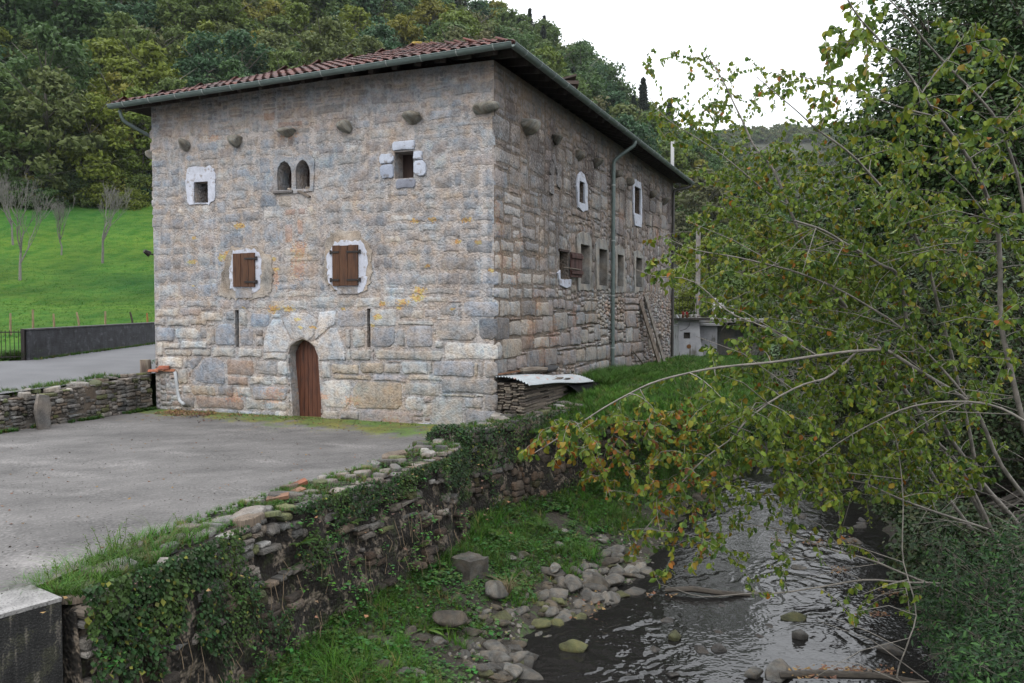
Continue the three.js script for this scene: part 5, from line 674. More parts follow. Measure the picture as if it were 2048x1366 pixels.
for (const [k, e] of Object.entries(KIND)) { e.mats = e.col.map(c => leafM(c)); e.geos = [0, 1, 2].map(i => k === 'conifer' ? [coniferGeo(i + 9, e.R * 1.25, e.H, 3400), trunkGeo(i, e.H * 1.1, .2, 3)] : [crownGeo(i * 13 + k.length * 5, e.R, e.H, k === 'rust' ? 1500 : 2600, .46, .5, 34 - i * 4), trunkGeo(i + 3, e.H * 1.15, .16)]); }
function onLand(px, py, dMin = 44) { for (let d = dMin; d < 500; d += .5) { const p = at(px, py, d); if (landY(p.x, d) >= p.y) return V(p.x, landY(p.x, d), -d); } return at(px, py, 100); }
{
  const r = rng(2024), roofY = table([[0, 1366], [299, 1366], [300, 192], [800, 93], [1018, 80], [1383, 358], [1384, 560], [1500, 620], [2048, 640]]);
  const list = [];
  for (let d = 66; d < 470; d += 5) for (let x = -330; x < 230; x += 5.8) {
    const X = x + 4.4 * (r() - .5), D = d + 4.4 * (r() - .5), q = r(), q2 = r(), q3 = r(), q4 = r(), px = 1024 + FOCAL * X / D; if (px < -120 || px > 2160) continue; const D0 = d0(px), DC = dC(px);
    if (D < D0 - 2 || D > DC + 26) continue; if (px > 1700 && D < 60) continue; const f = (D - D0) / (DC - D0), y = landY(X, D);
    const patch = n2(X * .022 + 5, D * .03) + .5 * n2(X * .06, D * .07);
    let kind; if (f < .16 && px < 330) kind = q < .38 ? 'yellow' : q < .75 ? 'olive' : q < .9 ? 'dark' : 'rust'; else if (px > 480 && px < 740 && f > .72) kind = q < .75 ? 'conifer' : 'dark'; else if (px < 420) kind = patch > .15 ? (q < .7 ? 'olive' : 'yellow') : q < .62 ? 'dark' : 'olive'; else if (px < 760) kind = patch > .05 ? (q < .5 ? 'yellow' : 'olive') : q < .55 ? 'dark' : 'olive'; else if (px < 1500) kind = q < .32 ? 'olive' : q < .56 ? 'yellow' : q < .72 ? 'rust' : q < .95 ? 'dark' : 'conifer'; else kind = q < .5 ? 'yellow' : q < .8 ? 'olive' : 'dark';
    const s = (.75 + 1.15 * q2 * q2) * (f < .16 ? 1.05 : 1.3) * (kind === 'conifer' ? (px < 800 ? 1.15 : .72) : 1), top = y + KIND[kind].H * s * 1.05, tpy = 616 - FOCAL * (top - EYE) / D; if (tpy > roofY(px) + 4) continue; if (tpy < -260) continue;
    // a tree on the near slope may be hidden by the ones in front of it; keep them all, the wood is continuous
    list.push({ f, X, D, y: y - .3, kind, s, turn: q3 * 6.28, g: (q4 * 3) | 0, m: (q * 97 % 1 * 3) | 0, show: s * KIND[kind].R / D, px });
  }
  list.sort((a, b) => b.show - a.show);
  const rest = {};
  list.forEach((t, i) => {
    const K = KIND[t.kind];
    if (i < 290) { const key = t.kind + t.g; let o; const proto = protos[key], where = t.f < .14 && t.px < 330 ? 'at the foot of the wood beside the meadow' : t.px < 200 ? (t.f < .5 ? 'on the lower slope at the left' : 'high on the slope at the upper left') : t.px < 480 ? 'on the slope above the left end of the roof' : t.px < 760 ? 'on the slope above the middle of the roof' : t.px < 1040 ? 'on the slope above the right end of the roof' : t.px < 1400 ? 'on the ridge that falls away right of the roof' : 'on the valley side behind the hazel', label = `${['', 'lighter ', 'deeper toned '][t.m]}${K.label} ${where}`; if (!proto) { o = thing(t.kind === 'conifer' ? 'conifer' : 'broadleaf_tree', K.label, K.cat, V(0, 0, 0), K.label.replace(' tree', ' trees')); part(o, 'trunk', K.geos[t.g][1], bark); part(o, 'crown', K.geos[t.g][0], K.mats[0], V(0, t.kind === 'conifer' ? .8 : K.H * .14, 0)); protos[key] = o; } else { o = proto.clone(); o.name = numbered(t.kind === 'conifer' ? 'conifer' : 'broadleaf_tree'); scene.add(o); } o.userData = { label, category: K.cat, group: `${K.label}s ${where}`.replace('broadleaf', 'broadleaved') }; o.position.set(t.X, t.y, -t.D); o.rotation.y = t.turn; o.scale.set(t.s * (.9 + .2 * r()), t.s, t.s); o.children[1].material = K.mats[t.m]; }
    else (rest[t.kind + t.g + t.m] ??= { K, g: t.g, m: t.m, l: [] }).l.push({ m: mat4(V(t.X, t.y + (t.kind === 'conifer' ? .8 : K.H * .14) * t.s, -t.D), [0, t.turn, 0], t.s) });
  });
  for (const e of Object.values(rest)) copies('wood_on_hill', e.K.geos[e.g][0], e.K.mats[e.m], e.l);
  console.log('hill trees', list.length);
  // low shrubs along the foot of the wood
  { const sg = [0, 1, 2].map(i => crownGeo(600 + i, 2.6, 3.4, 1500, .3, .5, 26)), seen = {}; for (let i = 0; i < 46; i++) { const px = -70 + 400 * (i + r()) / 46, D = d0(px) - 3.5 + 6.5 * r(), x = (px - 1024) / FOCAL * D, k = ['dark', 'dark', 'olive', 'yellow'][(r() * 4) | 0], nm = { dark: 'dark green', olive: 'olive green', yellow: 'yellow green' }[k], m = single('shrub', sg[i % 3], KIND[k].mats[(r() * 3) | 0], `low ${nm} shrub along the foot of the wood behind the meadow`, 'shrub', V(x, landY(x, D) - .4, -D), `${nm} shrubs along the foot of the wood`); m.rotation.y = r() * 6; m.scale.setScalar(.7 + .7 * r()); } }
  // wood on the far hill
  const far = []; const fg = crownGeo(99, 4.2, 9, 420, 1.5, .5, 18); for (let i = 0; i < 2600; i++) { const px = 1180 + 700 * r(), D = 520 + 460 * r(), x = (px - 1024) / FOCAL * D, y = landY(x, D), py = 616 - FOCAL * (y - EYE) / D; if (px > 1490 && px < 1640 && py > 292 && py < 330) continue; far.push({ m: mat4(V(x, y - 1, -D), [0, r() * 6, 0], .8 + .8 * r()), c: rgb(.085 + .06 * r(), .125 + .05 * r(), .04) }); }
  copies('far_wood', fg, leafM([1, 1, 1]), far);
}
// bare young trees on the meadow and at the wood's edge
{
  const protoB = [0, 1, 2].map(i => bareGeo(i * 5 + 3, 9, .12, .62, 6));
  const specs = [[40, 562, 9.5, 0, 'slim bare tree with a pale trunk, lowest on the meadow at the left'], [26, 492, 9, 1, 'bare tree behind the lowest one at the left edge of the meadow'], [123, 512, 6.5, 2, 'small forked bare tree in the middle of the meadow'], [205, 528, 9.5, 1, 'tall slim bare tree on the meadow nearest the house'], [60, 398, 13, 0, 'grey bare tree at the foot of the wood, far left'], [208, 396, 6, 2, 'low grey bare tree at the edge of the wood beside the house']];
  for (const [px, py, h, k, label] of specs) { const p = onLand(px, py), o = thing('bare_tree', label, 'bare tree', p, undefined, px), s = h / 9; part(o, 'trunk', protoB[k][0], barkPale); part(o, 'twigs', protoB[k][1], barkPale).userData.kind = 'stuff'; o.scale.set(s * 1.05, s, s * 1.05); }
  const r = rng(8); const lab = ['weathered fence post furthest left in the meadow', 'tallest pale fence post in the meadow', 'fence post third from the left behind the dark wall', 'leaning fence post in the middle of the meadow row', 'slim brown fence post behind the dark wall', 'dark leaning fence post near the house', 'orange brown fence post nearest the house'];
  [[21, 626, .5], [66, 619, .7], [108, 627, .5], [158, 624, .6], [211, 622, .4], [265, 624, .2], [295, 626, .9]].forEach(([px, py, c], i) => { const D = 46 + i * .6, x = (px - 1024) / FOCAL * D, y0 = landY(x, D) - .1, y1 = EYE + (616 - py) / FOCAL * D, h = y1 - y0, g = new GB().tube([V(0, 0, 0), V(.02 * (r() - .5), h * .5, 0), V((i === 3 || i === 5 ? -.12 : .06 * (r() - .5)), h, .03 * (r() - .5))], [.062, .058, .05], 8); single('fence_post', g.build(), std({ map: WOODT, color: c > .8 ? [.33, .17, .05] : c < .3 ? [.05, .04, .03] : [.30, .23, .14], roughness: .9 }), lab[i], 'fence post', V(x, y0, -D), 'fence posts in the meadow behind the dark wall'); });
  const a = at(-30, 372, 62), b = at(430, 262, 74), m = a.clone().lerp(b, .5).add(V(0, -.5, 0)); single('overhead_cable', new GB().tube(new THREE.CatmullRomCurve3([a, a.clone().lerp(m, .5).add(V(0, -.1, 0)), m, m.clone().lerp(b, .5).add(V(0, -.1, 0)), b]).getPoints(20), .012, 5).build(), ironMat, 'thin dark cable strung across the meadow to the house', 'cable');
}

// ---------------------------------------------------------------- things about the house
const atS = (s, y, z) => P0.clone().addScaledVector(VS, s).addScaledVector(NS, z).setY(y), yawS = Math.PI / 2 - YV;   // by the side wall: along it, up, out of it
{ // boards stacked under a corrugated sheet
  const r = rng(91), mats = [[.20, .175, .15], [.14, .12, .105], [.27, .24, .20], [.09, .08, .07]].map(c => std({ map: WOODT, bumpMap: WOODB, bumpScale: .01, color: c, roughness: .95 })); let first = null;
  for (let L = 0; L < 24; L++) for (let k = 0; k < 4; k++) {
    const len = .9 + 1.5 * r(), z = .12 + k * .17 + .03 * (r() - .5), y = .12 + L * .038, s = .02 + len / 2 + .22 * r() * r(), h = .012 + .005 * r(); if (y > 1.02) continue;
    const g = plate(rough([[-len / 2, -.07], [len / 2, -.075], [len / 2, .07], [-len / 2, .075]], r, .012, .35), [], -h, h, (a, b) => [b * 3, a], .003); g.rotateX(-Math.PI / 2);
    const m = single('weathered_board', g, mats[(r() * 4) | 0], 'grey weathered board in the stack under the corrugated sheet', 'board', atS(s, y, z), 'boards stacked against the house corner'); m.rotation.set(.03 * (r() - .5), yawS + .12 * (r() - .5), .02 * (r() - .5));
  }
  for (let L = 0; L < 19; L++) for (let k = 0; k < 4; k++) { const len = .9 + 1.3 * r(), y = .34 + L * .036, z = .12 + k * .17 + .03 * (r() - .5), s = 2.1 + .4 * (r() - .5); if (y > .96) continue; const h = .012 + .005 * r(), g = plate(rough([[-len / 2, -.07], [len / 2, -.075], [len / 2, .07], [-len / 2, .075]], r, .012, .35), [], -h, h, (a, b) => [b * 3, a], .003); g.rotateX(-Math.PI / 2); const m = single('weathered_board', g, mats[(r() * 4) | 0], 'old board in the farther half of the stack under the corrugated sheet', 'board', atS(s, y, z), 'boards in the farther half of the stack'); m.rotation.set(.03 * (r() - .5), yawS + .1 * (r() - .5), .02 * (r() - .5)); }
  const cs = new GB(); for (const [dz, fl] of [[0, 0], [-.008, 1]]) cs.grid(12, 130, (u, v, i, j) => { const s = -.04 + 4.85 * u, z = .02 + .86 * v, arch = .05 * Math.sin(v * 3) - .02 * Math.cos(u * 9); const y = lerp(1.17, .86, u) - .17 * v * v + arch * .6 + .014 * Math.sin(v * 76) + dz - .05 * (u > .45 ? (u - .45) : 0); const p = atS(s, y, z); return [p.x, p.y, p.z, s, z]; }, fl);
  single('corrugated_sheet', cs.build(), std({ map: tex(256, 256, (u, v, o) => { const l = .9 + .35 * fbm(u * 5, v * 5, 4, 5) + .1 * n2(u * 60, v * 60, 60, 60); o[0] = l; o[1] = l; o[2] = l; const q = fbm(u * 7 + 3, v * 7, 3, 7); if (q > .3) { o[0] = 1; o[1] = .6; o[2] = .5; } }, true, [.4, 1]), color: [.50, .54, .56], roughness: .45, metalness: .2 }), 'pale grey corrugated sheet covering the board stack at the house corner', 'corrugated sheet');
  const tp = new GB(); tp.grid(14, 10, (u, v) => { const s = lerp(2.7, 5.6, u), z = .80 + .16 * v + .10 * v * u + .03 * n2(u * 7, v * 3), y = lerp(lerp(.80, .64, u), lerp(.46, .5, u), v * (1 - .85 * smooth(.4, 1, u)) * smooth(-.15, .3, u)) - .02; const p = atS(s, y, z); return [p.x, p.y, p.z, u, v]; }); single('dark_shadow_sheet', tp.build(), std({ color: [.006, .006, .007], roughness: .9, specularIntensity: .15 }), 'black sheeting that also stands in for the shade under the corrugated sheet', 'shadow_sheet');  // dark sheet and the shadow under the corrugated sheet, drawn as one black surface
  single('grey_log', new GB().tube([atS(1.25, 1.21, .12), atS(2.4, 1.17, .14), atS(3.6, 1.06, .2)], [.075, .07, .05], 9).build(), woodGrey, 'grey log lying on the corrugated sheet against the wall', 'log');
  single('dark_slab', blob(.3, 6, 1.8, .35, .5, .2, 2), std({ color: [.02, .02, .022], roughness: .8 }), 'black lump lying behind the grey log at the wall', 'slab', atS(3.3, 1.12, .16)).rotation.y = yawS;
  single('thin_batten', new GB().bar(atS(.05, 1.2, .05), atS(1.4, 1.2, .1), .06, .03).build(), std({ map: WOODT, color: [.25, .12, .06] }), 'thin reddish batten at the top of the board stack', 'batten');
  // planks leaning on the side wall
  const lean = (name, label, s0, y0, z0, s1, y1, z1, w, col, cat) => single(name, new GB().bar(atS(s0, y0, z0), atS(s1, y1, z1), w, .05, undefined, NS).build(true), std({ map: WOODT, bumpMap: WOODB, bumpScale: .012, color: col, roughness: .95 }), label, cat);
  const q = (px, py) => side(px, py); let [a, b] = q(1277, 602), [c, d] = q(1293, 728); lean('leaning_plank', 'tall grey plank leaning on the side wall right of the downpipe', c, d - .1, .55, a, b, .06, .34, [.20, .165, .135], 'plank');
  [a, b] = q(1285, 590);[c, d] = q(1303, 722); lean('leaning_plank', 'paler narrow plank leaning beside the tall grey plank', c + .1, d - .1, .5, a + .15, b, .06, .26, [.27, .25, .23], 'plank');
  [a, b] = q(1262, 701);[c, d] = q(1279, 738); single('leaning_stick', new GB().tube([atS(c, d - .05, .35), atS(a, b, .06)], [.035, .025], 7).build(), woodGrey, 'short stick leaning on the side wall at the foot of the planks', 'stick');
}
{ // white shed beyond the house, with a terrace on top
  const D = 38, base = at(1378, 722, D), x0 = at(1356, 722, D).x, x1 = at(1396, 722, D).x, top = at(1378, 640, D).y, y0 = base.y, w = x1 - x0, h = top - y0;
  const t = tex(256, 256, (u, v, o) => { const l = .9 + .3 * fbm(u * 4, v * 4, 4, 4) + .08 * n2(u * 60, v * 60, 60, 60), s = n2(u * 18, v * 2, 18, 2); o[0] = .52 * l; o[1] = .52 * l; o[2] = .56 * l; const q = s + .6 * fbm(u * 5, v * 5 + 3, 3, 5) - v * .9; if (q > .1) { const k = clamp((q - .1) * 2.2); o[0] = lerp(o[0], .16, k); o[1] = lerp(o[1], .15, k); o[2] = lerp(o[2], .13, k); } });
  const sm = std({ map: t, roughness: .9 }), S = thing('small_shed', 'small white rendered shed with a dark slot window beyond the house', 'shed', V(x0, y0, -D));
  const s = path([[0, 0], [w + .26, 0], [w + .06, h * .55], [w, h], [0, h]]); s.holes.push(path([[.22, h * .55], [.52, h * .55], [.52, h * .70], [.22, h * .70]], THREE.Path)); const fg = new THREE.ExtrudeGeometry(s, { depth: .16, bevelEnabled: false }); { const U = fg.attributes.uv; for (let i = 0; i < U.count; i++) U.setXY(i, U.getX(i) / 2, U.getY(i) / 2.1); }
  part(S, 'front_wall', fg, sm); part(S, 'body', new GB().box(V(w / 2 + .03, h / 2, -1.2), V(w / 2 - .02, 0, 0), V(0, h / 2 - .01, 0), V(0, 0, 1.19)).build(true), sm); part(S, 'window_backing', new GB().box(V(.37, h * .625, .03), V(.17, 0, 0), V(0, .18, 0), V(0, 0, .02)).build(true), dark);
  part(S, 'roof_slab', new GB().box(V(w / 2 + .1, h + .05, -1), V(w / 2 + .32, 0, 0), V(0, .05, 0), V(0, 0, 1.5)).build(true), std({ map: GRAIN, color: [.07, .065, .06] }));
  part(S, 'drain_hole', new THREE.CylinderGeometry(.1, .1, .03, 12).rotateX(Math.PI / 2).translate(.46, h * .36, .165), std({ color: [.2, .09, .03] }));
  part(S, 'cable', new GB().tube([V(.5, h * .96, .19), V(.46, h * .86, .18), V(.3, h * .78, .18), V(.05, h * .74, .18)], .01, 5).build(), ironMat); part(S, 'drainpipe', new GB().tube([V(-.1, h * 1.12, .1), V(-.02, h * 1.02, .18), V(-.05, h * .9, .2), V(-.42, h * .82, .2), V(-.45, 0, .2)], .045, 8).build(), std({ color: [.5, .52, .55] }));
  const W2 = thing('shed_annex', 'darker grey lean-to set back on the right of the white shed', 'shed', V(x1 + .1, y0, -D - .9)); part(W2, 'wall', new GB().box(V(.5, h * .42, -.6), V(.5, 0, 0), V(0, h * .42, 0), V(0, 0, .6)).build(true), std({ map: t, color: [.55, .55, .55] })); part(W2, 'roof_slab', new GB().box(V(.5, h * .88, -.55), V(.66, 0, 0), V(0, .05, 0), V(0, 0, .8)).build(true), std({ color: [.3, .3, .3] }));
  const rl = thing('iron_railing', 'black iron railing along the terrace above the white shed', 'railing', V(x0 - .3, top + .1, -D - .2)); for (let i = 0; i < 17; i++) part(rl, 'bar', new GB().bar(V(i * .13, .05, 0), V(i * .13, .92, 0), .018, .018).build(), ironMat); for (const y of [.05, .92]) part(rl, 'rail', new GB().bar(V(-.05, y, 0), V(2.15, y, 0), .03, .03).build(), ironMat);
  const r = rng(5), lab = ['white flower pot at the left end of the shed roof', 'white pot beside the red flowers on the shed roof', 'red flowering pot on the shed roof', 'second red flowering pot on the shed roof', 'pale pot right of the red flowers on the shed roof', 'last white pot at the right end of the shed roof'];
  [1352, 1361, 1366, 1374, 1382, 1391].forEach((px, i) => { const p = at(px, 622, D - .1), o = thing('flower_pot', lab[i], 'flower pot', V(p.x, top + .1, -D + .1)); const red = i === 2 || i === 3; part(o, 'pot', new THREE.LatheGeometry([[0, 0], [.055, 0], [.075, .13], [.082, .13], [.082, .15], [.065, .15]].map(q => new THREE.Vector2(...q)), 10), std({ color: red ? [.2, .09, .05] : [.65, .65, .62] })); const g = new GB(); for (let k = 0; k < 40; k++) kite(g, V(.1 * (r() - .5), .16 + .12 * r(), .1 * (r() - .5)), rv(r), rv(r), .05, .04, .2); part(o, 'plant', g.build(true), leafM(red ? [.5, .02, .04] : [.06, .12, .03])); });
  // white garden chairs beyond
  [[1437, 606, .1, 'white plastic garden chair on the terrace behind the shed'], [1456, 618, 1.2, 'second white garden chair further right behind the shed']].forEach(([px, py, t, label]) => { const p = at(px, 640, 40), o = thing('garden_chair', label, 'chair', V(p.x, top + .05, -40), undefined, t), m = std({ color: [.8, .8, .8], roughness: .4 }); part(o, 'seat', new GB().box(V(0, .42, 0), V(.23, 0, 0), V(0, .02, 0), V(0, 0, .22)).build(), m); part(o, 'backrest', new GB().box(V(0, .72, -.22), V(.22, 0, 0), V(0, .28, -.06), V(0, 0, .015)).build(), m); for (const [a, b] of [[-1, -1], [1, -1], [-1, 1], [1, 1]]) part(o, 'leg', new GB().bar(V(a * .2, .42, b * .2), V(a * .24, 0, b * .24), .04, .04).build(), m); for (const a of [-1, 1]) part(o, 'armrest', new GB().bar(V(a * .25, .62, -.2), V(a * .25, .6, .2), .05, .025).build(), m); });
  const tb = thing('terrace', 'low terrace slab behind the white shed', 'terrace', V(x1, 0, -41)); part(tb, 'slab', new GB().box(V(1.6, top - .06, -.2), V(2.4, 0, 0), V(0, .08, 0), V(0, 0, 1.8)).build(true), std({ map: GRAIN, color: [.3, .3, .29] })); part(tb, 'retaining_face', new GB().box(V(1.9, (top - .14 + .3) / 2, -.4), V(2.0, 0, 0), V(0, (top - .14 - .3) / 2, 0), V(0, 0, 1.2)).build(true), std({ map: GRAIN, color: [.12, .12, .11] }));
  const p1 = at(1395, 450, 42), p0 = at(1395, 650, 42); const po = thing('utility_post', 'pale square concrete post rising behind the white shed', 'post', V(p0.x, .4, -42)); part(po, 'post', new GB().box(V(0, (p1.y - .4) / 2, 0), V(.1, 0, 0), V(0, (p1.y - .4) / 2, 0), V(0, 0, .09)).build(true), std({ map: GRAIN, bumpMap: GRAIN_B, bumpScale: .01, color: [.42, .40, .38] })); part(po, 'cap', new GB().box(V(0, p1.y - .4 + .02, 0), V(.12, 0, 0), V(0, .025, 0), V(0, 0, .11)).build(true), std({ color: [.3, .3, .3] }));
}
{ // by the roadside wall: wooden post and a heap of broken roof tiles
  const p = at(291, 735, 22.6); const o = thing('wooden_post', 'short thick weathered post beside the tile heap at the house', 'post', V(p.x, .85, -22.6)); part(o, 'stump', new GB().tube([V(0, -.1, 0), V(.01, .25, 0), V(0, .43, .01)], [.15, .145, .14], 14).build(), woodGrey); part(o, 'end_grain', new THREE.CylinderGeometry(.138, .138, .012, 14).translate(0, .432, .01), std({ map: WOODT, color: [.3, .26, .2] }));
  const r = rng(17), tg = new GB(); const n = 6; for (const [k, f] of [[1, 0], [.84, 1]]) tg.grid(n, 1, (a, b) => { const t = Math.PI * a; return [-Math.cos(t) * .09 * k, Math.sin(t) * .065 * k, (b - .5) * .36, a, b]; }, !f); const gg = tg.build();
  const cols = [[.45, .13, .06], [.50, .20, .10], [.36, .11, .06], [.42, .17, .10]], lab = ['long orange clay tile at the front of the heap by the house corner', 'orange clay tile lying second in the heap by the house corner', 'tilted orange tile in the middle of the heap', 'dark red tile at the back of the heap', 'bright orange tile on top of the heap', 'broken tile at the right end of the heap beside the pipe'];
  [[310, 745, 0], [322, 743, .03], [328, 738, .06], [335, 738, .05], [331, 733, .11], [341, 740, .02]].forEach(([px, py, dy], i) => { const q = at(px, py, 22.1 - .05 * (i % 3)); const m = single('clay_tile', gg, std({ map: GRAIN, color: cols[i % 4], roughness: .85 }), lab[i], 'roof tile', V(q.x, 1.0 + dy, q.z), 'broken clay tiles on the roadside wall'); m.rotation.set(.25 * (r() - .5), 1.1 + .8 * r(), .3 * (r() - .5)); m.scale.setScalar(.95); });
}
{ // concrete block at the foot of the stream walls
  const p = at(945, 1118, 14.3), o = thing('concrete_block', 'angular concrete block at the foot of the stream wall joint', 'concrete block', p.add(V(-.05, -.13, .05)), undefined, -.75); const g = new THREE.BoxGeometry(.48, .36, .44, 4, 4, 4), P = g.attributes.position; for (let i = 0; i < P.count; i++) P.setXYZ(i, P.getX(i) + .014 * n3(P.getX(i) * 9, P.getY(i) * 9, P.getZ(i) * 9), P.getY(i) + .02 * n3(P.getX(i) * 9 + 5, P.getY(i) * 9, P.getZ(i) * 9), P.getZ(i)); g.computeVertexNormals(); part(o, 'block', g, std({ map: GRAIN, bumpMap: GRAIN_B, bumpScale: .02, color: [.15, .14, .12] }));

}

// ---------------------------------------------------------------- boulders, driftwood, litter
const ROCKS = [];
const bankP = (t, c) => { const [x, d, y] = bankAt(t, c); return V(x, y, -d); };
const tOfD = (() => { const a = []; for (let i = 0; i <= 400; i++) a.push([cl(i / 400)[1], i / 400]); return table(a); })();
{
  const r = rng(321), kinds = [['grey rounded boulder on the stony left bank of the stream', [.185, .172, .15], 'grey boulders on the stream bank'], ['mossy yellow green boulder at the water edge of the left bank', [.16, .165, .06], 'mossy boulders at the water edge'], ['brownish flat stone among the grass of the left bank', [.15, .125, .09], 'brown flat stones on the bank'], ['pale angular stone on the left bank of the stream', [.29, .275, .24], 'pale stones on the stream bank']];
  const geos = [...Array(9).keys()].map(i => blob(1, i * 11 + 5, 1.2, .44 + .05 * (i % 4), .85, .26, 3)); const mats = kinds.map(k => [0, 1].map(q => std({ map: GRAIN, bumpMap: GRAIN_B, bumpScale: .025, color: k[1].map(v => v * (q ? .72 : 1.1)), roughness: .85 })));
  const wetM = std({ map: GRAIN, bumpMap: GRAIN_B, bumpScale: .02, color: [.075, .065, .055], roughness: .35 });
  const put = (p, s, k, label) => { const m = single('boulder', geos[(r() * 9) | 0], mats[k][(r() * 2) | 0], label ?? kinds[k][0], 'boulder', p, label ? undefined : kinds[k][2]); m.scale.set(s * (.85 + .3 * r()), s * (.75 + .4 * r()), s * (.85 + .3 * r())); m.rotation.set(.5 * (r() - .5), r() * 6.28, .5 * (r() - .5)); };
  // where the photograph shows them thickest: px, py, spread x, spread y, how many, size, kind
  for (const [px, py, sx, sy, n, s, k] of [[1190, 1185, 95, 50, 40, .22, 0], [1140, 1235, 85, 40, 22, .2, 1], [1225, 1140, 75, 30, 18, .22, 3], [1265, 1195, 40, 30, 10, .24, 1], [1000, 1325, 70, 40, 30, .2, 0], [1100, 1275, 60, 25, 10, .2, 1], [1090, 1195, 60, 35, 9, .2, 2], [1270, 1130, 50, 20, 7, .2, 2], [960, 1250, 60, 40, 8, .19, 2], [1180, 1090, 60, 30, 6, .16, 3], [1340, 1070, 50, 30, 6, .17, 0], [1400, 1000, 50, 20, 8, .24, 2], [1480, 962, 60, 10, 7, .26, 0], [880, 1300, 70, 40, 7, .15, 2], [1080, 1230, 90, 50, 20, .13, 3], [1210, 1195, 100, 50, 20, .12, 0], [960, 1300, 90, 50, 18, .13, 2], [760, 1290, 60, 40, 8, .14, 2], [1050, 1120, 50, 30, 8, .14, 2], [1000, 1350, 50, 15, 12, .16, 1]]) for (let i = 0; i < n; i++) { const q = bankHit(px + sx * (r() + r() - 1) * 1.2, py + sy * (r() + r() - 1) * 1.2); if (!q || q.c > 1.12) continue; const b = q.p; const S = s * (.42 + .85 * r() * r() + .2 * r()); b.y += S * .05; ROCKS.push([b.x, b.z, S]); put(b, S, r() < .7 ? k : (r() * 4) | 0); }
  for (const [px, py, y, s, k, label] of [[992, 1182, -2.1, .36, 3, 'large pale lichened rock beside a dried grass tussock on the bank'], [1112, 1136, -2.1, .2, 3, 'pale split stone alone on the grassy bank'], [1205, 1082, -2.1, .16, 3, 'small pale stone in the grass near the water'], [820, 1345, -2.15, .22, 3, 'pale block-shaped stone at the bottom edge among grass'], [905, 1235, -2.0, .3, 2, 'upright brown rock beside the fern on the bank'], [1348, 1272, -2.5, .2, 1, 'dark mossy rock alone in the stream'], [1586, 1236, -2.5, .22, 1, 'round green rock in the middle of the stream'], [1598, 1270, -2.5, .22, 0, 'flat dark rock just downstream of the round green one'], [1508, 1347, -2.5, .18, 3, 'pale yellow rock at the bottom of the stream'], [1560, 1345, -2.5, .3, 0, 'long dark rock right of the pale yellow one'], [1705, 1085, -2.48, .24, 0, 'dark rock with brown leaves far in the stream'], [1720, 1055, -2.48, .24, 0, 'dark rock furthest upstream under the branches'], [1600, 1137, -2.5, .2, 0, 'low dark rock at the ripple in the stream'], [1850, 1225, -2.5, .3, 2, 'brown rock by the right bank'], [1890, 1240, -2.45, .36, 1, 'large green rock at the right bank'], [1780, 1300, -2.5, .25, 0, 'half sunk dark rock near the right bank'], [1150, 1295, -2.5, .25, 1, 'low mossy rock in the shallow bay']]) { const q = gnd(px, py, y); put(q, s * .8, k, label); }
  const rl = []; for (let i = 0; i < 26; i++) { const q = bankHit(1180 + 620 * r(), 1010 + 340 * r()); if (!q || q.c < 1.08 || q.c > 1.95) continue; const w = q.p.clone().setY(wy(q.t) - .03); put(w, .09 + .13 * r() * r(), 0, undefined); const m = scene.children[scene.children.length - 1]; m.userData.label = 'dark wet rock breaking the surface of the stream'; m.userData.group = 'wet rocks in the stream'; m.material = wetM; }
  // driftwood
  single('driftwood', new GB().tube([gnd(1330, 1180, -2.44), gnd(1385, 1178, -2.4), gnd(1440, 1186, -2.44), gnd(1500, 1190, -2.5)], [.045, .06, .05, .03], 8).build(), barkDark, 'dark waterlogged branch lying across the ripple of the stream', 'branch');
  single('driftwood', new GB().tube([gnd(1560, 1350, -2.44), gnd(1640, 1348, -2.40), gnd(1760, 1352, -2.44), gnd(1850, 1366, -2.48)], [.05, .06, .05, .03], 8).build(), barkDark, 'leaf covered branch lying at the bottom of the stream', 'branch');
  // wet fallen leaves caught on the rocks and branches, and dry ones on the ground
  const lf = new GB(); kite(lf, V(0, 0, 0), V(0, 1, 0), V(0, 0, 1), .075, .055, .25); const lg = lf.build(true), litter = [], cols = [[.14, .05, .018], [.09, .035, .015], [.18, .08, .025], [.11, .065, .028], [.22, .13, .035]];
  const drop = (p, s) => { const c = cols[(r() * 5) | 0], k = .7 + .6 * r(); litter.push({ m: mat4(p, [.9 * (r() - .5), r() * 6.28, .9 * (r() - .5)], s * (.6 + .8 * r())), c: rgb(c[0] * k, c[1] * k, c[2] * k) }); };
  for (const [px, py, sx, sy, n] of [[1625, 1082, 30, 8, 70], [1555, 1080, 14, 6, 24], [1678, 1138, 22, 9, 60], [1705, 1080, 18, 8, 35], [1790, 1185, 40, 9, 120], [1700, 1340, 130, 14, 240], [1745, 1225, 40, 8, 60], [1620, 1350, 60, 8, 80], [1340, 1190, 20, 5, 16], [1860, 1250, 50, 20, 70], [1880, 1180, 60, 20, 80], [1300, 1190, 12, 8, 14], [1830, 1110, 40, 20, 60], [1180, 1210, 90, 50, 60]]) for (let i = 0; i < n * .6; i++) drop(gnd(px + sx * (r() + r() - 1), py + sy * (r() + r() - 1), -2.44 + .06 * r()), .9);
  for (let i = 0; i < 800; i++) { const u = .9 + 9 * r() * (r() < .4 ? .25 : 1), f = .1 + 1.9 * r() * r() * (1 + .5 * n2(u * 2, 3)), p = P1.clone().addScaledVector(UL, -u).addScaledVector(NF, f + .1); if (n2(u * 1.4, f * 1.2) < -.15 && r() < .8) continue; p.y = .012; drop(p, .75); }
  for (let i = 0; i < 420; i++) { const u = .9 + 1.5 * r(), f = .25 + .75 * r(), p = P1.clone().addScaledVector(UL, -u).addScaledVector(NF, f); p.y = .015 + .05 * r(); drop(p, .8); }
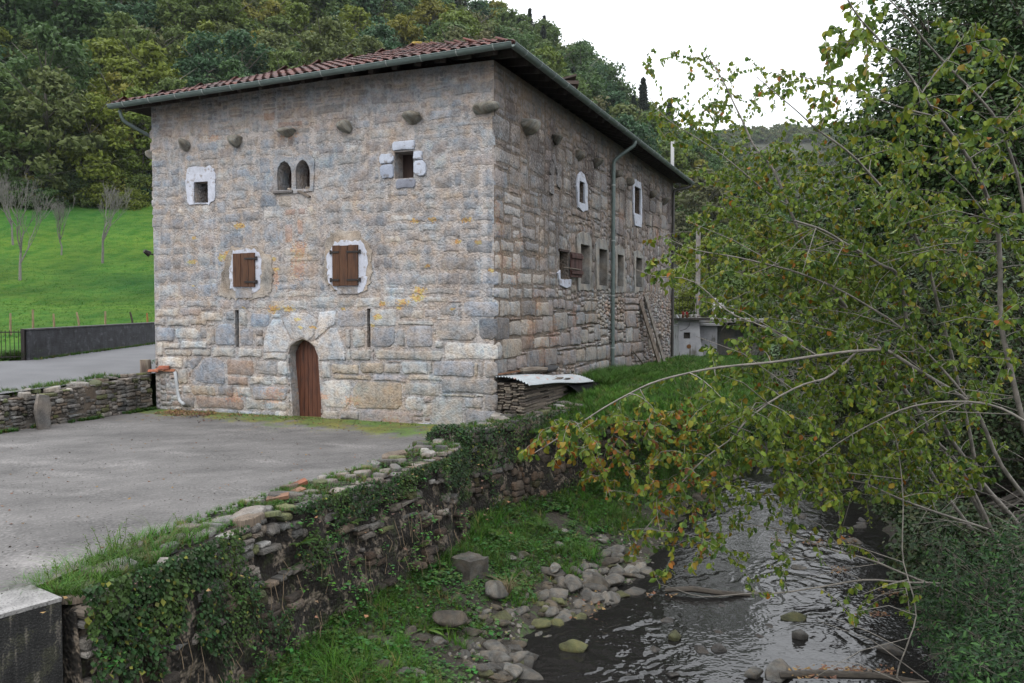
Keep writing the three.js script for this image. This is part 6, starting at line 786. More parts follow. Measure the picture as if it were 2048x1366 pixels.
  for (let i = 0; i < 260; i++) drop(V(-11 + 11 * r(), .012, -(7 + 10 * r())), .6);
  copies('fallen_leaves', lg, std({ color: [1, 1, 1], roughness: .7 }), litter);
  const peb = blob(1, 71, 1, .6, .9, .2, 1), pl = []; for (let i = 0; i < 1600; i++) { const t = tOfD(9 + 19 * r()), c = .55 + .5 * r(), b = bankP(t, c); if (n2(b.x * 1.1, b.z * 1.1) < -.1) continue; const k = .6 + .6 * r(), q = r(); pl.push({ m: mat4(b, [r(), r() * 6, r()], .02 + .06 * r() * r()), c: rgb(.25 * k, (q < .3 ? .24 : .23) * k, (q < .3 ? .10 : .2) * k) }); } copies('pebbles', peb, std({ map: GRAIN, color: [1, 1, 1], roughness: .85 }), pl);
  const gv = []; for (let i = 0; i < 3600; i++) { const x = -12 + 12.5 * r(), d = 6 + 15 * r() * r(); gv.push({ m: mat4(V(x, .004, -d), [r(), r() * 6, r()], .007 + .017 * r() * r() * r()), c: rgb(.27, .26, .245).multiplyScalar(.4 + 1.1 * r()) }); } copies('gravel', peb, std({ map: GRAIN, color: [1, 1, 1] }), gv.filter(e => { const p = new THREE.Vector3().setFromMatrixPosition(e.m); return inPoly([[-9.6, 22], [-11.2, 17.6], [-13, 11], [-15, 6], [-5.3, 6.9], [-4.6, 8.0], [-4.25, 9.6], [-3.6, 11.3], [-2.9, 13.2], [-1.95, 15.2], [-.2, 18.4]], p.x, -p.z); }));
}

// ---------------------------------------------------------------- grass, herbs, ferns, ivy
function tuftGeo(seed, n, h, w, lean) { const r = rng(seed), g = new GB(); for (let i = 0; i < n; i++) { const a = r() * 6.28, l = h * (.5 + .7 * r()), q = lean * (.3 + r()), dx = Math.cos(a), dz = Math.sin(a), sx = -dz * w / 2, sz = dx * w / 2, bx = dx * .03 * r(), bz = dz * .03 * r(); const k = [0, .4, .75, 1].map(t => { const x = bx + dx * q * l * t * t, z = bz + dz * q * l * t * t, y = l * (t - .35 * q * t * t), f = 1 - t * .85; return [g.v(x - sx * f, y, z - sz * f), g.v(x + sx * f, y, z + sz * f)]; }); for (let j = 0; j < 3; j++) g.q(k[j][0], k[j][1], k[j + 1][1], k[j + 1][0]); } return g.build(); }
function roundLeaf(n, l, w, fold = .2, tipp = .15) { const g = new GB(), m = []; for (let i = 0; i <= n; i++) { const t = i / n, y = l * t, hw = w / 2 * Math.pow(Math.sin(Math.PI * Math.pow(t, .8 + tipp)), .7), z = -.16 * l * t * t; m.push([g.v(-hw, z + fold * hw, y), g.v(0, z, y), g.v(hw, z + fold * hw, y)]); } for (let i = 0; i < n; i++) { g.q(m[i][0], m[i][1], m[i + 1][1], m[i + 1][0]); g.q(m[i][1], m[i][2], m[i + 1][2], m[i + 1][1]); } return g.build(); }
const LEAF = { round: roundLeaf(4, 1, .86), oval: roundLeaf(4, 1, .5, .25), lance: roundLeaf(4, 1, .3, .3), small: roundLeaf(2, 1, .8), hazel: roundLeaf(6, 1, .84, .34, .28) };
const grassM = leafM([1, 1, 1], { roughness: .7, transmission: .25 }), herbM = leafM([1, 1, 1], { roughness: .6, transmission: .25 });
{
  const r = rng(555), tuf = [tuftGeo(1, 11, .17, .010, .75), tuftGeo(2, 9, .26, .009, 1.1), tuftGeo(3, 14, .11, .008, .7)], T = [[], [], []], H = [];
  const green = (k, dry) => r() < dry ? rgb(.20 * k, .17 * k, .06 * k) : rgb((.048 + .042 * r()) * k, (.130 + .07 * r()) * k, .016 * k);
  const onRock = p => ROCKS.some(q => Math.abs(q[0] - p.x) < q[2] && Math.hypot(q[0] - p.x, q[1] - p.z) < q[2] * .95), KEEP = [at(945, 1118, 14.3), at(925, 1135, 13.6), at(960, 1140, 13.6)], tuft = (p, i, s, dry = .08, k = 1) => (p.y < -1 && (onRock(p) || KEEP.some(q => Math.hypot(q.x - p.x, q.z - p.z) < .42))) || T[i].push({ m: mat4(p, [.3 * (r() - .5), r() * 6.28, .3 * (r() - .5)], s * (.6 + .8 * r())), c: green(k * (.6 + .6 * r()) * (1 + .45 * n2(p.x * .9, p.z * .9)), dry + .10 * clamp(n2(p.x * .5 + 20, p.z * .5)) ) });
  const herb = (p, s, k = 1) => { if (p.y < -1 && onRock(p)) return; for (let j = 0; j < 5; j++) H.push({ m: mat4(p.clone().add(V(.09 * (r() - .5), .02 + .12 * r(), .09 * (r() - .5)).multiplyScalar(s * 10)), [.6 * (r() - .5), r() * 6.28, .6 * (r() - .5)], s * (.5 + .8 * r())), c: rgb((.036 + .048 * r()) * k, (.10 + .085 * r()) * k, (.02 + .022 * r()) * k) }); };
  for (let i = 0; i < 11500; i++) { const t = tOfD(8.5 + 27 * Math.pow(r(), 1.25)), c = 1.0 * r(), b = bankP(t, c), e = n2(b.x * .55 + 7, b.z * .55), stony = smooth(.62, .95, c); if (e < -.55 + .95 * stony) continue; tuft(b, e > .25 ? 1 : (r() * 3) | 0, 1.0 + .35 * e, .06); }
  for (let i = 0; i < 15000; i++) { const t = tOfD(8.5 + 24 * Math.pow(r(), 1.3)), c = .95 * r() * (.5 + .5 * r()), b = bankP(t, c), e = n2(b.x * .7 + 30, b.z * .7); if (e < -.5) continue; herb(b, (.035 + .05 * r() * r()) * (n2(b.x * 1.3, b.z * 1.3 + 8) > .2 ? 1.35 : .9), .7 + .7 * r()); }
  for (let i = 0; i < 9500; i++) { const s = -.3 + 21 * Math.pow(r(), 1.1), z = .15 + 2.4 * r(), p = P0.clone().addScaledVector(VS, s).addScaledVector(NS, z); if (s < 1.8 && z < .95) continue; p.y = vergeY(s, z) - .01; tuft(p, r() < .65 ? 2 : 0, s > 1.5 ? 1.1 : .8, .03, 1.12); if (r() < .25) herb(p, .04, 1.1); }
  for (let i = 0; i < 1500; i++) { const s = 5 + 4.5 * r(), z = .12 + 1.1 * r(), p = P0.clone().addScaledVector(VS, s).addScaledVector(NS, z).setY(vergeY(s, z)); tuft(p, 1, 1.25, .02, 1.1); }
  for (let i = 0; i < 5200; i++) { const q = gnd(1225 + 300 * r(), 712 + 100 * r(), .5), s = q.clone().sub(P0).dot(VS), z = q.clone().sub(P0).dot(NS); if (s > 23 || z < .1) continue; q.y = s > 19 ? .3 : vergeY(s, z) - .02; tuft(q, r() < .6 ? 2 : 0, 1.25, .03, 1.1); if (r() < .2) herb(q, .05, 1); }
  // along the walls' tops and feet, the road verge and the moss strip
  const onTop = (fr, top, s, z) => { const f = fr.at(s), y = top(s); return V(f.x + f.nx * z, y, -(f.d + f.nd * z)); };
  const top1 = s => table([[0, -.12], [1, -.03], [2.5, .02], [4, .05], [6, .06], [7.5, .10], [9, .12]])(s);
  for (let i = 0; i < 1000; i++) { const s = Math.pow(r(), 2) * 4.8, z = -.1 - .75 * r(), p = onTop(rw1.fr, top1, s, z); tuft(p, s < 2 && r() < .5 ? 1 : 2, s < 2.4 ? .85 : .55, .1, 1.1); if (r() < .5) herb(p, .032, 1); }
  for (let i = 0; i < 1500; i++) { const s = 3 + r() * 5.6, p = onTop(rw1.fr, top1, s, .04 - .85 * r()); if (n2(s * 2, 5) > 0) tuft(p, 2, .55, .25); else if (r() < .6) herb(p, .028); }
  for (let i = 0; i < 900; i++) { const s = r() * 9, p = onTop(rw2.fr, q => table([[0, .27], [1.2, .22], [3.8, .32], [8, .46], [30, .5]])(q), s, -.6 * r()); tuft(p, 2, .7, .1); if (r() < .5) herb(p, .03); }
  for (let i = 0; i < 2000; i++) { const s = Math.pow(r(), .8) * lw.fr.len, f = lw.fr.at(s), top = r() < .55, z = top ? -.3 - .9 * r() : .05 + .16 * r(); if (!top && n2(s * 1.3, 8) < 0) continue; const p = V(f.x + f.nx * z, top ? table([[0, .66], [5.2, .70], [7.6, .82], [9.6, .93]])(s) : .0, -(f.d + f.nd * z)); if (top && n2(s * .9 + 4, 1) < -.15) continue; tuft(p, r() < .3 ? 0 : 2, top ? .85 : .7, .08); if (!top || r() < .4) herb(p, .045); }
  for (const [px, py, y, n, sp] of [[345, 806, .05, 60, .3], [418, 812, .02, 60, .32], [312, 728, 1.02, 40, .16], [880, 895, .1, 40, .3]]) for (let i = 0; i < n; i++) { const q = gnd(px, py, y).add(V(sp * (r() - .5) * 2, 0, sp * (r() - .5))); q.y += .1 * r(); herb(q, .04, 1.05); }
  for (let i = 0; i < 700; i++) { const u = 1.2 + 8.6 * r(), f = .06 + .7 * r() * r(), p = P1.clone().addScaledVector(UL, -u).addScaledVector(NF, f); if (n2(u * 1.5, f * 2) < 0) continue; p.y = 0; tuft(p, 2, .3, .2); }
  for (let i = 0; i < 500; i++) { const k = r(), x = lerp(-15.85, -17.3, k), d = lerp(27, 40, k), p = V(x + .2 + .25 * r() - .1, 1.0, -d); tuft(p, 2, .8, .15); }
  for (let i = 0; i < 260; i++) { const p = V(-16 - .9 * r(), .98, -(26.9 + .8 * r())); tuft(p, 1, 1.5, .02); herb(p, .07); }
  for (let i = 0; i < 9000; i++) { const D = 42 + 66 * r(), x = D * ((-60 + 400 * r()) - 1024) / FOCAL, k = 1.5 * (.6 + .6 * r()); T[2].push({ m: mat4(V(x, landY(x, D) - .05, -D), [.3 * (r() - .5), r() * 6.28, .3 * (r() - .5)], 1.2 * (.6 + .8 * r())), c: rgb(.046 * k, .12 * k, .010) }); }
  T.forEach((l, i) => copies(i === 1 ? 'tall_grass' : 'grass', tuf[i], grassM, l)); 
  console.log('tufts', T.map(t => t.length), 'herbs', H.length);
  // ivy and creepers on the stream walls
  const ivy = []; const ivyOn = (fr, s, y, z, batter, sc) => { const f = fr.at(s), q = z - batter * y, n = V(f.nx, 0, -f.nd), p = V(f.x + f.nx * q, y, -(f.d + f.nd * q)); const m = n.clone().multiplyScalar(.9).add(V(0, .75, 0)).addScaledVector(rv(r), .75).normalize(), dn = V(0, -1, 0).addScaledVector(n, .3).addScaledVector(rv(r), .55), sx = m.clone().cross(dn).normalize(), t = sx.clone().cross(m).normalize(); const k = .55 + .8 * r(); ivy.push({ m: mat4(p, new THREE.Quaternion().setFromRotationMatrix(new THREE.Matrix4().makeBasis(sx, m, t)), sc * (.45 + 1.0 * r() * r() + .2 * r())), c: r() < .05 ? rgb(.16 * k, .17 * k, .03) : n2(s * 1.7 + 60, y * 1.7) > .22 ? rgb(.055 * k, .105 * k, .022 * k) : rgb(.024 * k + .014 * r(), .055 * k + .035 * r(), .020 * k) }); };
  for (let i = 0; i < 30000; i++) { const s = r() * rw1.fr.len, y = .08 - 2.4 * Math.pow(r(), 1.35), e = fbm(s * .55 + 2, y * .7, 3) + .28 * n2(s * 2, y * 2); const near = smooth(3.0, 1.6, s), bare = smooth(2.2, .8, Math.hypot((s - 5.6) / 1.5, (y + 1.35) / .62)); const band = (y > -.85 ? .24 - .3 * n2(s * .9, 4) - .16 * smooth(1.9, 2.6, s) * smooth(4.9, 4.2, s) + .1 * smooth(-.3, -.05, y) : -.1 + near * (.24 + .3 * n2(s * 2.5, y * 2.5 + 5))) - .5 * bare * (y < -.6 ? 1 : .2); if (e * 1.25 + band + .16 * n2(s * 5, y * 5) < .14) continue; ivyOn(rw1.fr, s, y, .07 + .09 * r(), .12, s < 1.7 ? .062 : .046); }
  for (let i = 0; i < 12000; i++) { const s = Math.pow(r(), 1.4) * 12, y = .34 - 1.9 * Math.pow(r(), 1.2), e = fbm(s * .6 + 12, y * .8, 3) + .25 * n2(s * 2, y * 2 + 4); if (e + (y > -.6 ? .34 : -.02) < .1) continue; ivyOn(rw2.fr, s, y, .06 + .10 * r(), .1, .055); }
  for (let i = 0; i < 1500; i++) { const d = rv(r), p = V(-1.25, .12, -16.1).add(V(d.x * .42, d.y * .3, d.z * .3)), k = .6 + .8 * r(); ivy.push({ m: mat4(p, [r() * 2 - 1, r() * 6.28, r() - .5], .05 * (.6 + .7 * r())), c: rgb(.035 * k, .085 * k, .025) }); }
  copies('ivy', LEAF.small, herbM, ivy);  console.log('ivy', ivy.length);
  for (let i = 0; i < 900; i++) { const s = r() * rw1.fr.len, y = -.1 - 2 * r(); if (fbm(s * .9 + 50, y * 1.1, 3) < .02) continue; const f = rw1.fr.at(s), q = .1 - .12 * y; herb(V(f.x + f.nx * q, y, -(f.d + f.nd * q)), .04 + .03 * r(), 1.7); }
  // dry hanging roots and stalks below the wall top
  const stalk = new GB(); for (let i = 0; i < 90; i++) { const s = r() * rw1.fr.len, y = -.4 - 1.4 * r(), f = rw1.fr.at(s), q = .07 - .12 * y, p = V(f.x + f.nx * q, y, -(f.d + f.nd * q)), n = V(f.nx, 0, -f.nd), l = .15 + .35 * r(); stalk.tube([p, p.clone().addScaledVector(n, .05).add(V(.1 * (r() - .5), -l * .5, .1 * (r() - .5))), p.clone().addScaledVector(n, .04).add(V(.15 * (r() - .5), -l, .15 * (r() - .5)))], .0045, 4); } const sk = single('dry_stalks', stalk.build(), std({ color: [.22, .16, .10] })); sk.userData = { kind: 'stuff', label: 'dry stalks and roots hanging on the stream wall' };
  copies('ground_herbs', LEAF.small, herbM, H);
  // ferns, each frond a part
  const frondG = (l, pin) => { const g = new GB(), n = pin; let prev = null; for (let i = 0; i <= n; i++) { const t = i / n, y = l * (t - .1 * t * t) * .75, z = l * t * .75, dr = -.42 * l * t * t, w = l * .19 * Math.sin(Math.PI * Math.pow(clamp(t * .93 + .07), .7)); const c = V(0, y * .8 + dr, z); if (prev) { for (const s of [-1, 1]) { const a = prev, b = c, m = a.clone().lerp(b, .75); const k0 = g.v(a.x, a.y, a.z), k1 = g.v(m.x, m.y, m.z), k2 = g.v(s * w, c.y - .10 * w - .01, c.z + w * .35); g.t(k0, k1, k2); } } prev = c; } return g.build(true); };
  const FG = [frondG(1, 16), frondG(1, 13), roundLeaf(5, 1, .16, .3)], fm = [[.10, .20, .016], [.07, .17, .02], [.05, .13, .02]].map(c => leafM(c));
  const wd = table([[130, 7.75], [300, 8.5], [480, 10.1], [620, 11.4], [700, 12.2], [800, 13.3], [880, 14.4]]);
  const fern = (p, l, n, k, label, out) => { const o = thing('fern', label, 'fern', p); for (let i = 0; i < n; i++) { const f = part(o, 'frond', FG[k], fm[(r() * 3) | 0]); f.rotation.set(.35 * (r() - .5) - (out ? .1 : .25), (out ?? 0) + (out !== undefined ? 3.2 : 6.28) * ((i + .5 * r()) / n - (out !== undefined ? .5 : 0)), 0, 'YXZ'); f.scale.setScalar(l * (.7 + .5 * r())); } };
  const wallOut = .9;
  for (const [px, py, l, n, k, label] of [[585, 1088, .34, 8, 0, 'bright fern rosette growing out of the upper stream wall'], [690, 1046, .30, 6, 0, 'pale green fern high on the stream wall left of the joint'], [562, 1142, .28, 5, 0, 'small bright fern below the rosette on the stream wall'], [692, 1122, .26, 5, 1, 'dark green fern in the shaded middle of the stream wall'], [790, 1122, .24, 5, 0, 'light fern on the bare lower part of the stream wall'], [826, 1092, .22, 5, 0, 'small fern right of the bare patch of the stream wall'], [188, 1243, .24, 6, 0, 'fern among ivy just right of the concrete parapet'], [212, 1268, .26, 6, 2, 'strap leaved fern among ivy below the wall top'], [255, 1238, .22, 5, 0, 'yellowish fern near the left end of the stream wall'], [640, 1200, .2, 5, 1, 'little fern low on the dark wall face'], [880, 1110, .2, 5, 1, 'fern at the foot of the wall joint'], [500, 1180, .22, 5, 1, 'half hidden fern in the dark middle of the wall face']]) { const D = wd(px) - .05, p = at(px, py, D); const f = rw1.fr.at(clamp(D - 7.5, 0, 8)); p.x += .12 * f.nx; p.z += -.12 * f.nd; fern(p, l, n, k, label, Math.atan2(f.nx, -f.nd)); }
  for (const [px, py, y, l, n, k, label] of [[850, 1262, -1.95, .42, 13, 2, 'dense hart-tongue fern at the foot of the wall'], [1186, 985, -1.7, .62, 9, 0, 'large fern in the middle of the far grassy bank'], [1080, 1060, -1.8, .5, 8, 0, 'pale fern on the bank right of the concrete block'], [1230, 1000, -1.9, .5, 8, 1, 'darker fern behind the large fern on the bank'], [700, 1362, -1.95, .35, 8, 0, 'fern at the bottom edge of the picture'], [1050, 1010, -1.55, .45, 8, 1, 'fern at the foot of the second wall'], [1330, 945, -1.7, .55, 8, 1, 'fern furthest along the left bank']]) { const q = bankHit(px, py); fern(q ? q.p : gnd(px, py, y), l, n, k, label); }
  // tall weeds on the wall top near the camera
  const weed = (px, py, h, n, label) => { const p = gnd(px, py, .02), o = thing('weed', label, 'weed', p); const st = new GB(), lv = new GB(); for (let i = 0; i < n; i++) { const b = V(.14 * (r() - .5), 0, .12 * (r() - .5)), e = b.clone().add(V(.18 * (r() - .5), h * (.6 + .5 * r()), .14 * (r() - .5))); const pts = [b, b.clone().lerp(e, .5).add(V(.02, 0, .01)), e]; st.tube(pts, [.004, .003, .002], 4); for (let k = 0; k < 26; k++) { const t = .15 + .85 * r(), q = b.clone().lerp(e, t), d = rv(r); d.y = Math.abs(d.y) * .5 + .2; kite(lv, q.clone().addScaledVector(d, .022), rv(r), d, .045 * (1.3 - t), .011, .1); } } part(o, 'stem', st.build(), leafM([.09, .15, .03])); part(o, 'leaves', lv.build(true), leafM([.12, .21, .035])); };
  weed(178, 1125, .3, 2, 'feathery weed furthest left on the stream wall top'); weed(215, 1120, .34, 4, 'tall feathery weed behind the concrete parapet'); weed(240, 1118, .4, 3, 'tallest feathery weed on the wall top near the camera'); weed(108, 1160, .22, 2, 'thin weed right behind the concrete parapet'); weed(365, 1055, .2, 3, 'small feathery weed beside the first flat stones on the wall'); weed(270, 1100, .22, 4, 'leafy weed clump on the wall top');
  { const p = gnd(1018, 1185, -2.08), o = thing('grass_tussock', 'dried straw coloured grass tussock behind the large pale rock', 'tussock', p); part(o, 'blades', tuftGeo(77, 90, .42, .008, 1.3), std({ color: [.20, .15, .085] })); }
  single('brick_piece', new GB().box(V(0, 0, 0), V(.12, 0, 0), V(0, .03, 0), V(0, 0, .06)).build(true), std({ map: GRAIN, color: [.30, .115, .065] }), 'orange broken tile lying on the wall top', 'tile piece', gnd(598, 968, .09)).rotation.set(.2, .6, .2); single('brick_piece', new GB().box(V(0, 0, 0), V(.15, 0, 0), V(0, .025, 0), V(0, 0, .08)).build(true), std({ map: GRAIN, color: [.24, .13, .08] }), 'brown broken tile left of the orange one on the wall top', 'tile piece', gnd(556, 995, .09)).rotation.set(.1, .2, .15); single('brick_piece', new GB().box(V(0, 0, 0), V(.13, 0, 0), V(0, .025, 0), V(0, 0, .07)).build(true), std({ map: GRAIN, color: [.27, .14, .085] }), 'reddish tile fragment between the brown and orange ones', 'tile piece', gnd(592, 984, .07)).rotation.set(.1, .9, .1);
}

// ---------------------------------------------------------------- the hazel over the stream, and the trees and shrubs of the right bank
const hazelBark = std({ map: barkT, bumpMap: GRAIN_B, bumpScale: .004, color: [.205, .185, .16], roughness: .8 });
{
  const r = rng(4242), hz = thing('hazel', 'large yellow green hazel arching over the stream from the right bank', 'tree', L3(8.0, 10.8, -1.4)), O = hz.position.clone();
  const nodes = [];                                          // places a twig can start from
  const stem = (list, ra, rb, name = 'stem') => { ra *= .66; rb *= .8; const pts = list.map(([x, y, d]) => at(x, y, d)), c = new THREE.CatmullRomCurve3(pts, false, 'centripetal'), n = Math.max(8, Math.round(c.getLength() / .14)), q = c.getPoints(n); q.forEach((p, i) => { p.x += .022 * n3(p.x * 2.2, p.y * 2.2, p.z * 2.2); p.y += .022 * n3(p.y * 2.2 + 9, p.x * 2.2, p.z * 2.2); nodes.push({ p: p.clone(), w: lerp(ra, rb, i / n) }); }); part(hz, name, new GB().tube(q.map(p => p.clone().sub(O)), k => lerp(ra, rb, k), 8).build(), hazelBark); };
  stem([[2110, 1190, 10.8], [2048, 1069, 10.5], [1978, 982, 10.2], [1937, 930, 10], [1893, 867, 9.7], [1843, 755, 9.3], [1820, 690, 9.1], [1792, 546, 8.8], [1757, 527, 8.7], [1660, 470, 8.5], [1590, 440, 8.4]], .06, .012);
  stem([[2120, 1080, 8.6], [2048, 990, 8.5], [2005, 930, 8.4], [1950, 822, 8.3], [1859, 755, 8.2], [1800, 716, 8.1], [1769, 700, 8.05], [1713, 702, 8], [1634, 712, 7.95], [1556, 724, 7.9], [1461, 734, 7.8], [1386, 746, 7.7], [1307, 765, 7.6], [1240, 797, 7.5], [1160, 848, 7.4], [1095, 890, 7.35], [1060, 915, 7.3]], .035, .005);
  stem([[2100, 1250, 11], [2000, 1100, 10.8], [1930, 965, 10.6], [1850, 845, 10.4], [1753, 688, 10.1], [1698, 617, 10], [1664, 574, 9.9], [1619, 510, 9.8], [1588, 440, 9.8], [1552, 345, 9.9], [1512, 294, 10], [1477, 225, 10.1], [1445, 160, 10.2], [1410, 107, 10.3]], .055, .007);
  stem([[2130, 1120, 8.2], [2080, 960, 8.0], [2045, 835, 7.8], [2021, 740, 7.7], [2001, 640, 7.6], [2001, 520, 7.5], [1993, 446, 7.4], [1974, 394, 7.2], [1942, 327, 7.0], [1911, 276, 6.9], [1859, 213, 6.7], [1808, 138, 6.5], [1753, 75, 6.4], [1713, 32, 6.3], [1680, -20, 6.2]], .045, .006);
  stem([[1911, 276, 6.9], [1871, 233, 6.9], [1804, 219, 6.9], [1753, 201, 6.9], [1702, 179, 6.95], [1650, 170, 7], [1600, 152, 7]], .013, .004);
  stem([[2060, 480, 7.6], [2030, 330, 7.5], [1990, 237, 7.3], [1911, 146, 7.2], [1855, 87, 7.1], [1812, 36, 7.0], [1770, -10, 7]], .022, .006);
  stem([[1960, 980, 9.2], [1900, 700, 9.1], [1850, 520, 9], [1800, 420, 8.8], [1733, 339, 8.7], [1674, 284, 8.6], [1627, 249, 8.6], [1585, 215, 8.5], [1510, 150, 8.5]], .03, .005);
  stem([[2100, 880, 7.5], [2041, 838, 7.6], [1978, 811, 7.7], [1879, 807, 7.8], [1804, 819, 7.9], [1749, 846, 8], [1690, 880, 8], [1620, 930, 8]], .02, .005);
  stem([[1900, 1185, 8.8], [1845, 1162, 8.7], [1782, 1134, 8.6], [1674, 1106, 8.5], [1622, 1086, 8.5], [1560, 1060, 8.4], [1480, 1050, 8.3]], .022, .005);
  stem([[1880, 1168, 8.7], [1837, 1164, 8.6], [1733, 1162, 8.5], [1622, 1179, 8.4], [1504, 1188, 8.3], [1400, 1193, 8.2], [1320, 1170, 8.1]], .02, .005);
  stem([[1713, 702, 8], [1658, 756, 8], [1611, 771, 7.9], [1548, 803, 7.9], [1492, 846, 7.8], [1465, 878, 7.8], [1414, 913, 7.8], [1345, 985, 7.7], [1290, 1060, 7.7]], .018, .005);
  stem([[2060, 1180, 10], [2011, 1116, 9.9], [1948, 986, 9.8], [1900, 912, 9.7], [1841, 860, 9.6], [1760, 780, 9.4], [1690, 690, 9.2], [1600, 620, 9.1], [1520, 570, 9]], .04, .006);
  stem([[2030, 1180, 11.5], [1978, 1101, 11.3], [1911, 1019, 11.2], [1870, 956, 11.1], [1826, 878, 11], [1770, 760, 10.8], [1740, 640, 10.6], [1730, 480, 10.5], [1690, 380, 10.4], [1640, 300, 10.3]], .042, .008);
  stem([[1980, 1060, 9], [1893, 1032, 8.9], [1808, 1001, 8.8], [1748, 975, 8.8], [1726, 964, 8.8], [1650, 960, 8.7], [1540, 985, 8.6], [1450, 1030, 8.5]], .022, .005);
  stem([[1860, 1366, 7.6], [1796, 1360, 7.5], [1815, 1290, 7.5], [1832, 1230, 7.6], [1808, 1130, 7.8], [1806, 1045, 7.9], [1800, 950, 8], [1790, 880, 8]], .011, .006);
  stem([[1950, 822, 8.3], [1840, 690, 8.4], [1720, 600, 8.5], [1600, 545, 8.6], [1500, 520, 8.7], [1400, 500, 8.8], [1320, 470, 8.9]], .02, .005);
  stem([[1666, 438, 9.8], [1560, 400, 9.7], [1470, 330, 9.7], [1400, 280, 9.7], [1330, 235, 9.7], [1290, 185, 9.7]], .014, .004);
  stem([[1634, 712, 7.95], [1540, 660, 8.1], [1450, 620, 8.2], [1380, 560, 8.3], [1310, 555, 8.3], [1270, 540, 8.3]], .014, .004);
  // leafy region: centre, spread, how many shoots, depth
  const zones = [[1380, 135, 95, 45, 24, 12], [1320, 225, 45, 35, 18, 11.6], [1400, 250, 100, 50, 46, 11.4], [1480, 190, 60, 80, 24, 11.4], [1510, 330, 130, 50, 80, 10.6], [1600, 190, 90, 55, 30, 9.2], [1710, 90, 55, 90, 40, 6.6], [1760, 230, 130, 50, 26, 7.1], [1660, 330, 150, 70, 120, 9.6], [1560, 445, 170, 75, 210, 9.8], [1720, 450, 200, 90, 230, 9.2], [1365, 505, 75, 45, 26, 9.2], [1325, 545, 50, 30, 16, 8.6], [1600, 600, 190, 85, 260, 9.2], [1770, 600, 200, 110, 230, 9], [1630, 720, 220, 70, 200, 8.7], [1800, 770, 190, 110, 220, 8.8], [1360, 822, 130, 45, 64, 7.8], [1210, 862, 120, 40, 60, 7.6], [1120, 898, 75, 30, 34, 7.4], [1470, 870, 170, 62, 190, 8.2], [1650, 870, 190, 75, 230, 8.6], [1740, 940, 190, 60, 110, 8.8], [1560, 960, 150, 45, 46, 8.4], [1850, 900, 150, 100, 120, 9.2], [1290, 950, 120, 55, 74, 7.8], [1500, 1000, 170, 55, 46, 8.3], [1340, 1080, 100, 70, 38, 7.8], [1480, 1120, 110, 70, 16, 8.2], [1650, 1050, 150, 70, 22, 8.5], [1900, 400, 140, 150, 90, 7.8], [1985, 600, 80, 200, 70, 7.8], [1750, 1200, 100, 50, 9, 8.3], [1910, 190, 130, 150, 40, 7], [2000, 250, 60, 150, 20, 7]];
  const targets = []; for (const [cx, cy, sx, sy, n, d] of zones) for (let i = 0; i < n * 1.32; i++) { const a = r() * 6.28, q = Math.sqrt(r()) * 1.1; const px = cx + sx * q * Math.cos(a), py = cy + sy * q * Math.sin(a); if (px < 1330 && py > 210 && py < 560 && px < 1290) continue; targets.push(at(px, py, d + 1.6 * (r() - .5))); }
  const cells = new Map(), ck = p => `${Math.floor(p.x / .7)},${Math.floor(p.y / .7)},${Math.floor(p.z / .7)}`, addN = n => { const k = ck(n.p); (cells.get(k) ?? cells.set(k, []).get(k)).push(n); }; nodes.forEach(addN);
  const nearest = (p) => { let best = null, bd = 1e9; const X = Math.floor(p.x / .7), Y = Math.floor(p.y / .7), Z = Math.floor(p.z / .7); for (let i = -2; i <= 2; i++) for (let j = -2; j <= 2; j++) for (let k = -2; k <= 2; k++) for (const n of cells.get(`${X + i},${Y + j},${Z + k}`) ?? []) { const d = n.p.distanceToSquared(p); if (d < bd) { bd = d; best = n; } } return [best, Math.sqrt(bd)]; };
  const twigs = new GB(), leaves = [], cols = [[.155, .230, .024], [.108, .185, .026], [.20, .265, .026], [.068, .138, .028], [.26, .265, .024], [.27, .19, .016], [.33, .125, .016], [.14, .055, .016]];
  const leafAt = (p, dir, red) => { const hang = V(dir.x * .6, -.75 - .5 * r(), dir.z * .6).addScaledVector(rv(r), .75).normalize(); const nn = rv(r).multiplyScalar(1.0).add(V(0, .55, 0)).addScaledVector(hang, -.2).normalize(), sx = nn.clone().cross(hang).normalize(), up = hang.clone().cross(sx).normalize(); const q = r(), ci = red && q < .26 ? (q < .14 ? 5 : q < .22 ? 6 : 7) : q < .32 ? 0 : q < .56 ? 1 : q < .74 ? 2 : q < .88 ? 3 : q < .965 ? 4 : q < .99 ? 5 : 6; const c = cols[ci], k = .75 + .5 * r(); leaves.push({ p: p.clone().addScaledVector(hang, .012), w: new THREE.Quaternion().setFromRotationMatrix(new THREE.Matrix4().makeBasis(sx, up, hang)), s: .026 + .046 * r() , c: ci, k, a: .7 + .45 * r(), b: .4 + 2.2 * r() }); };
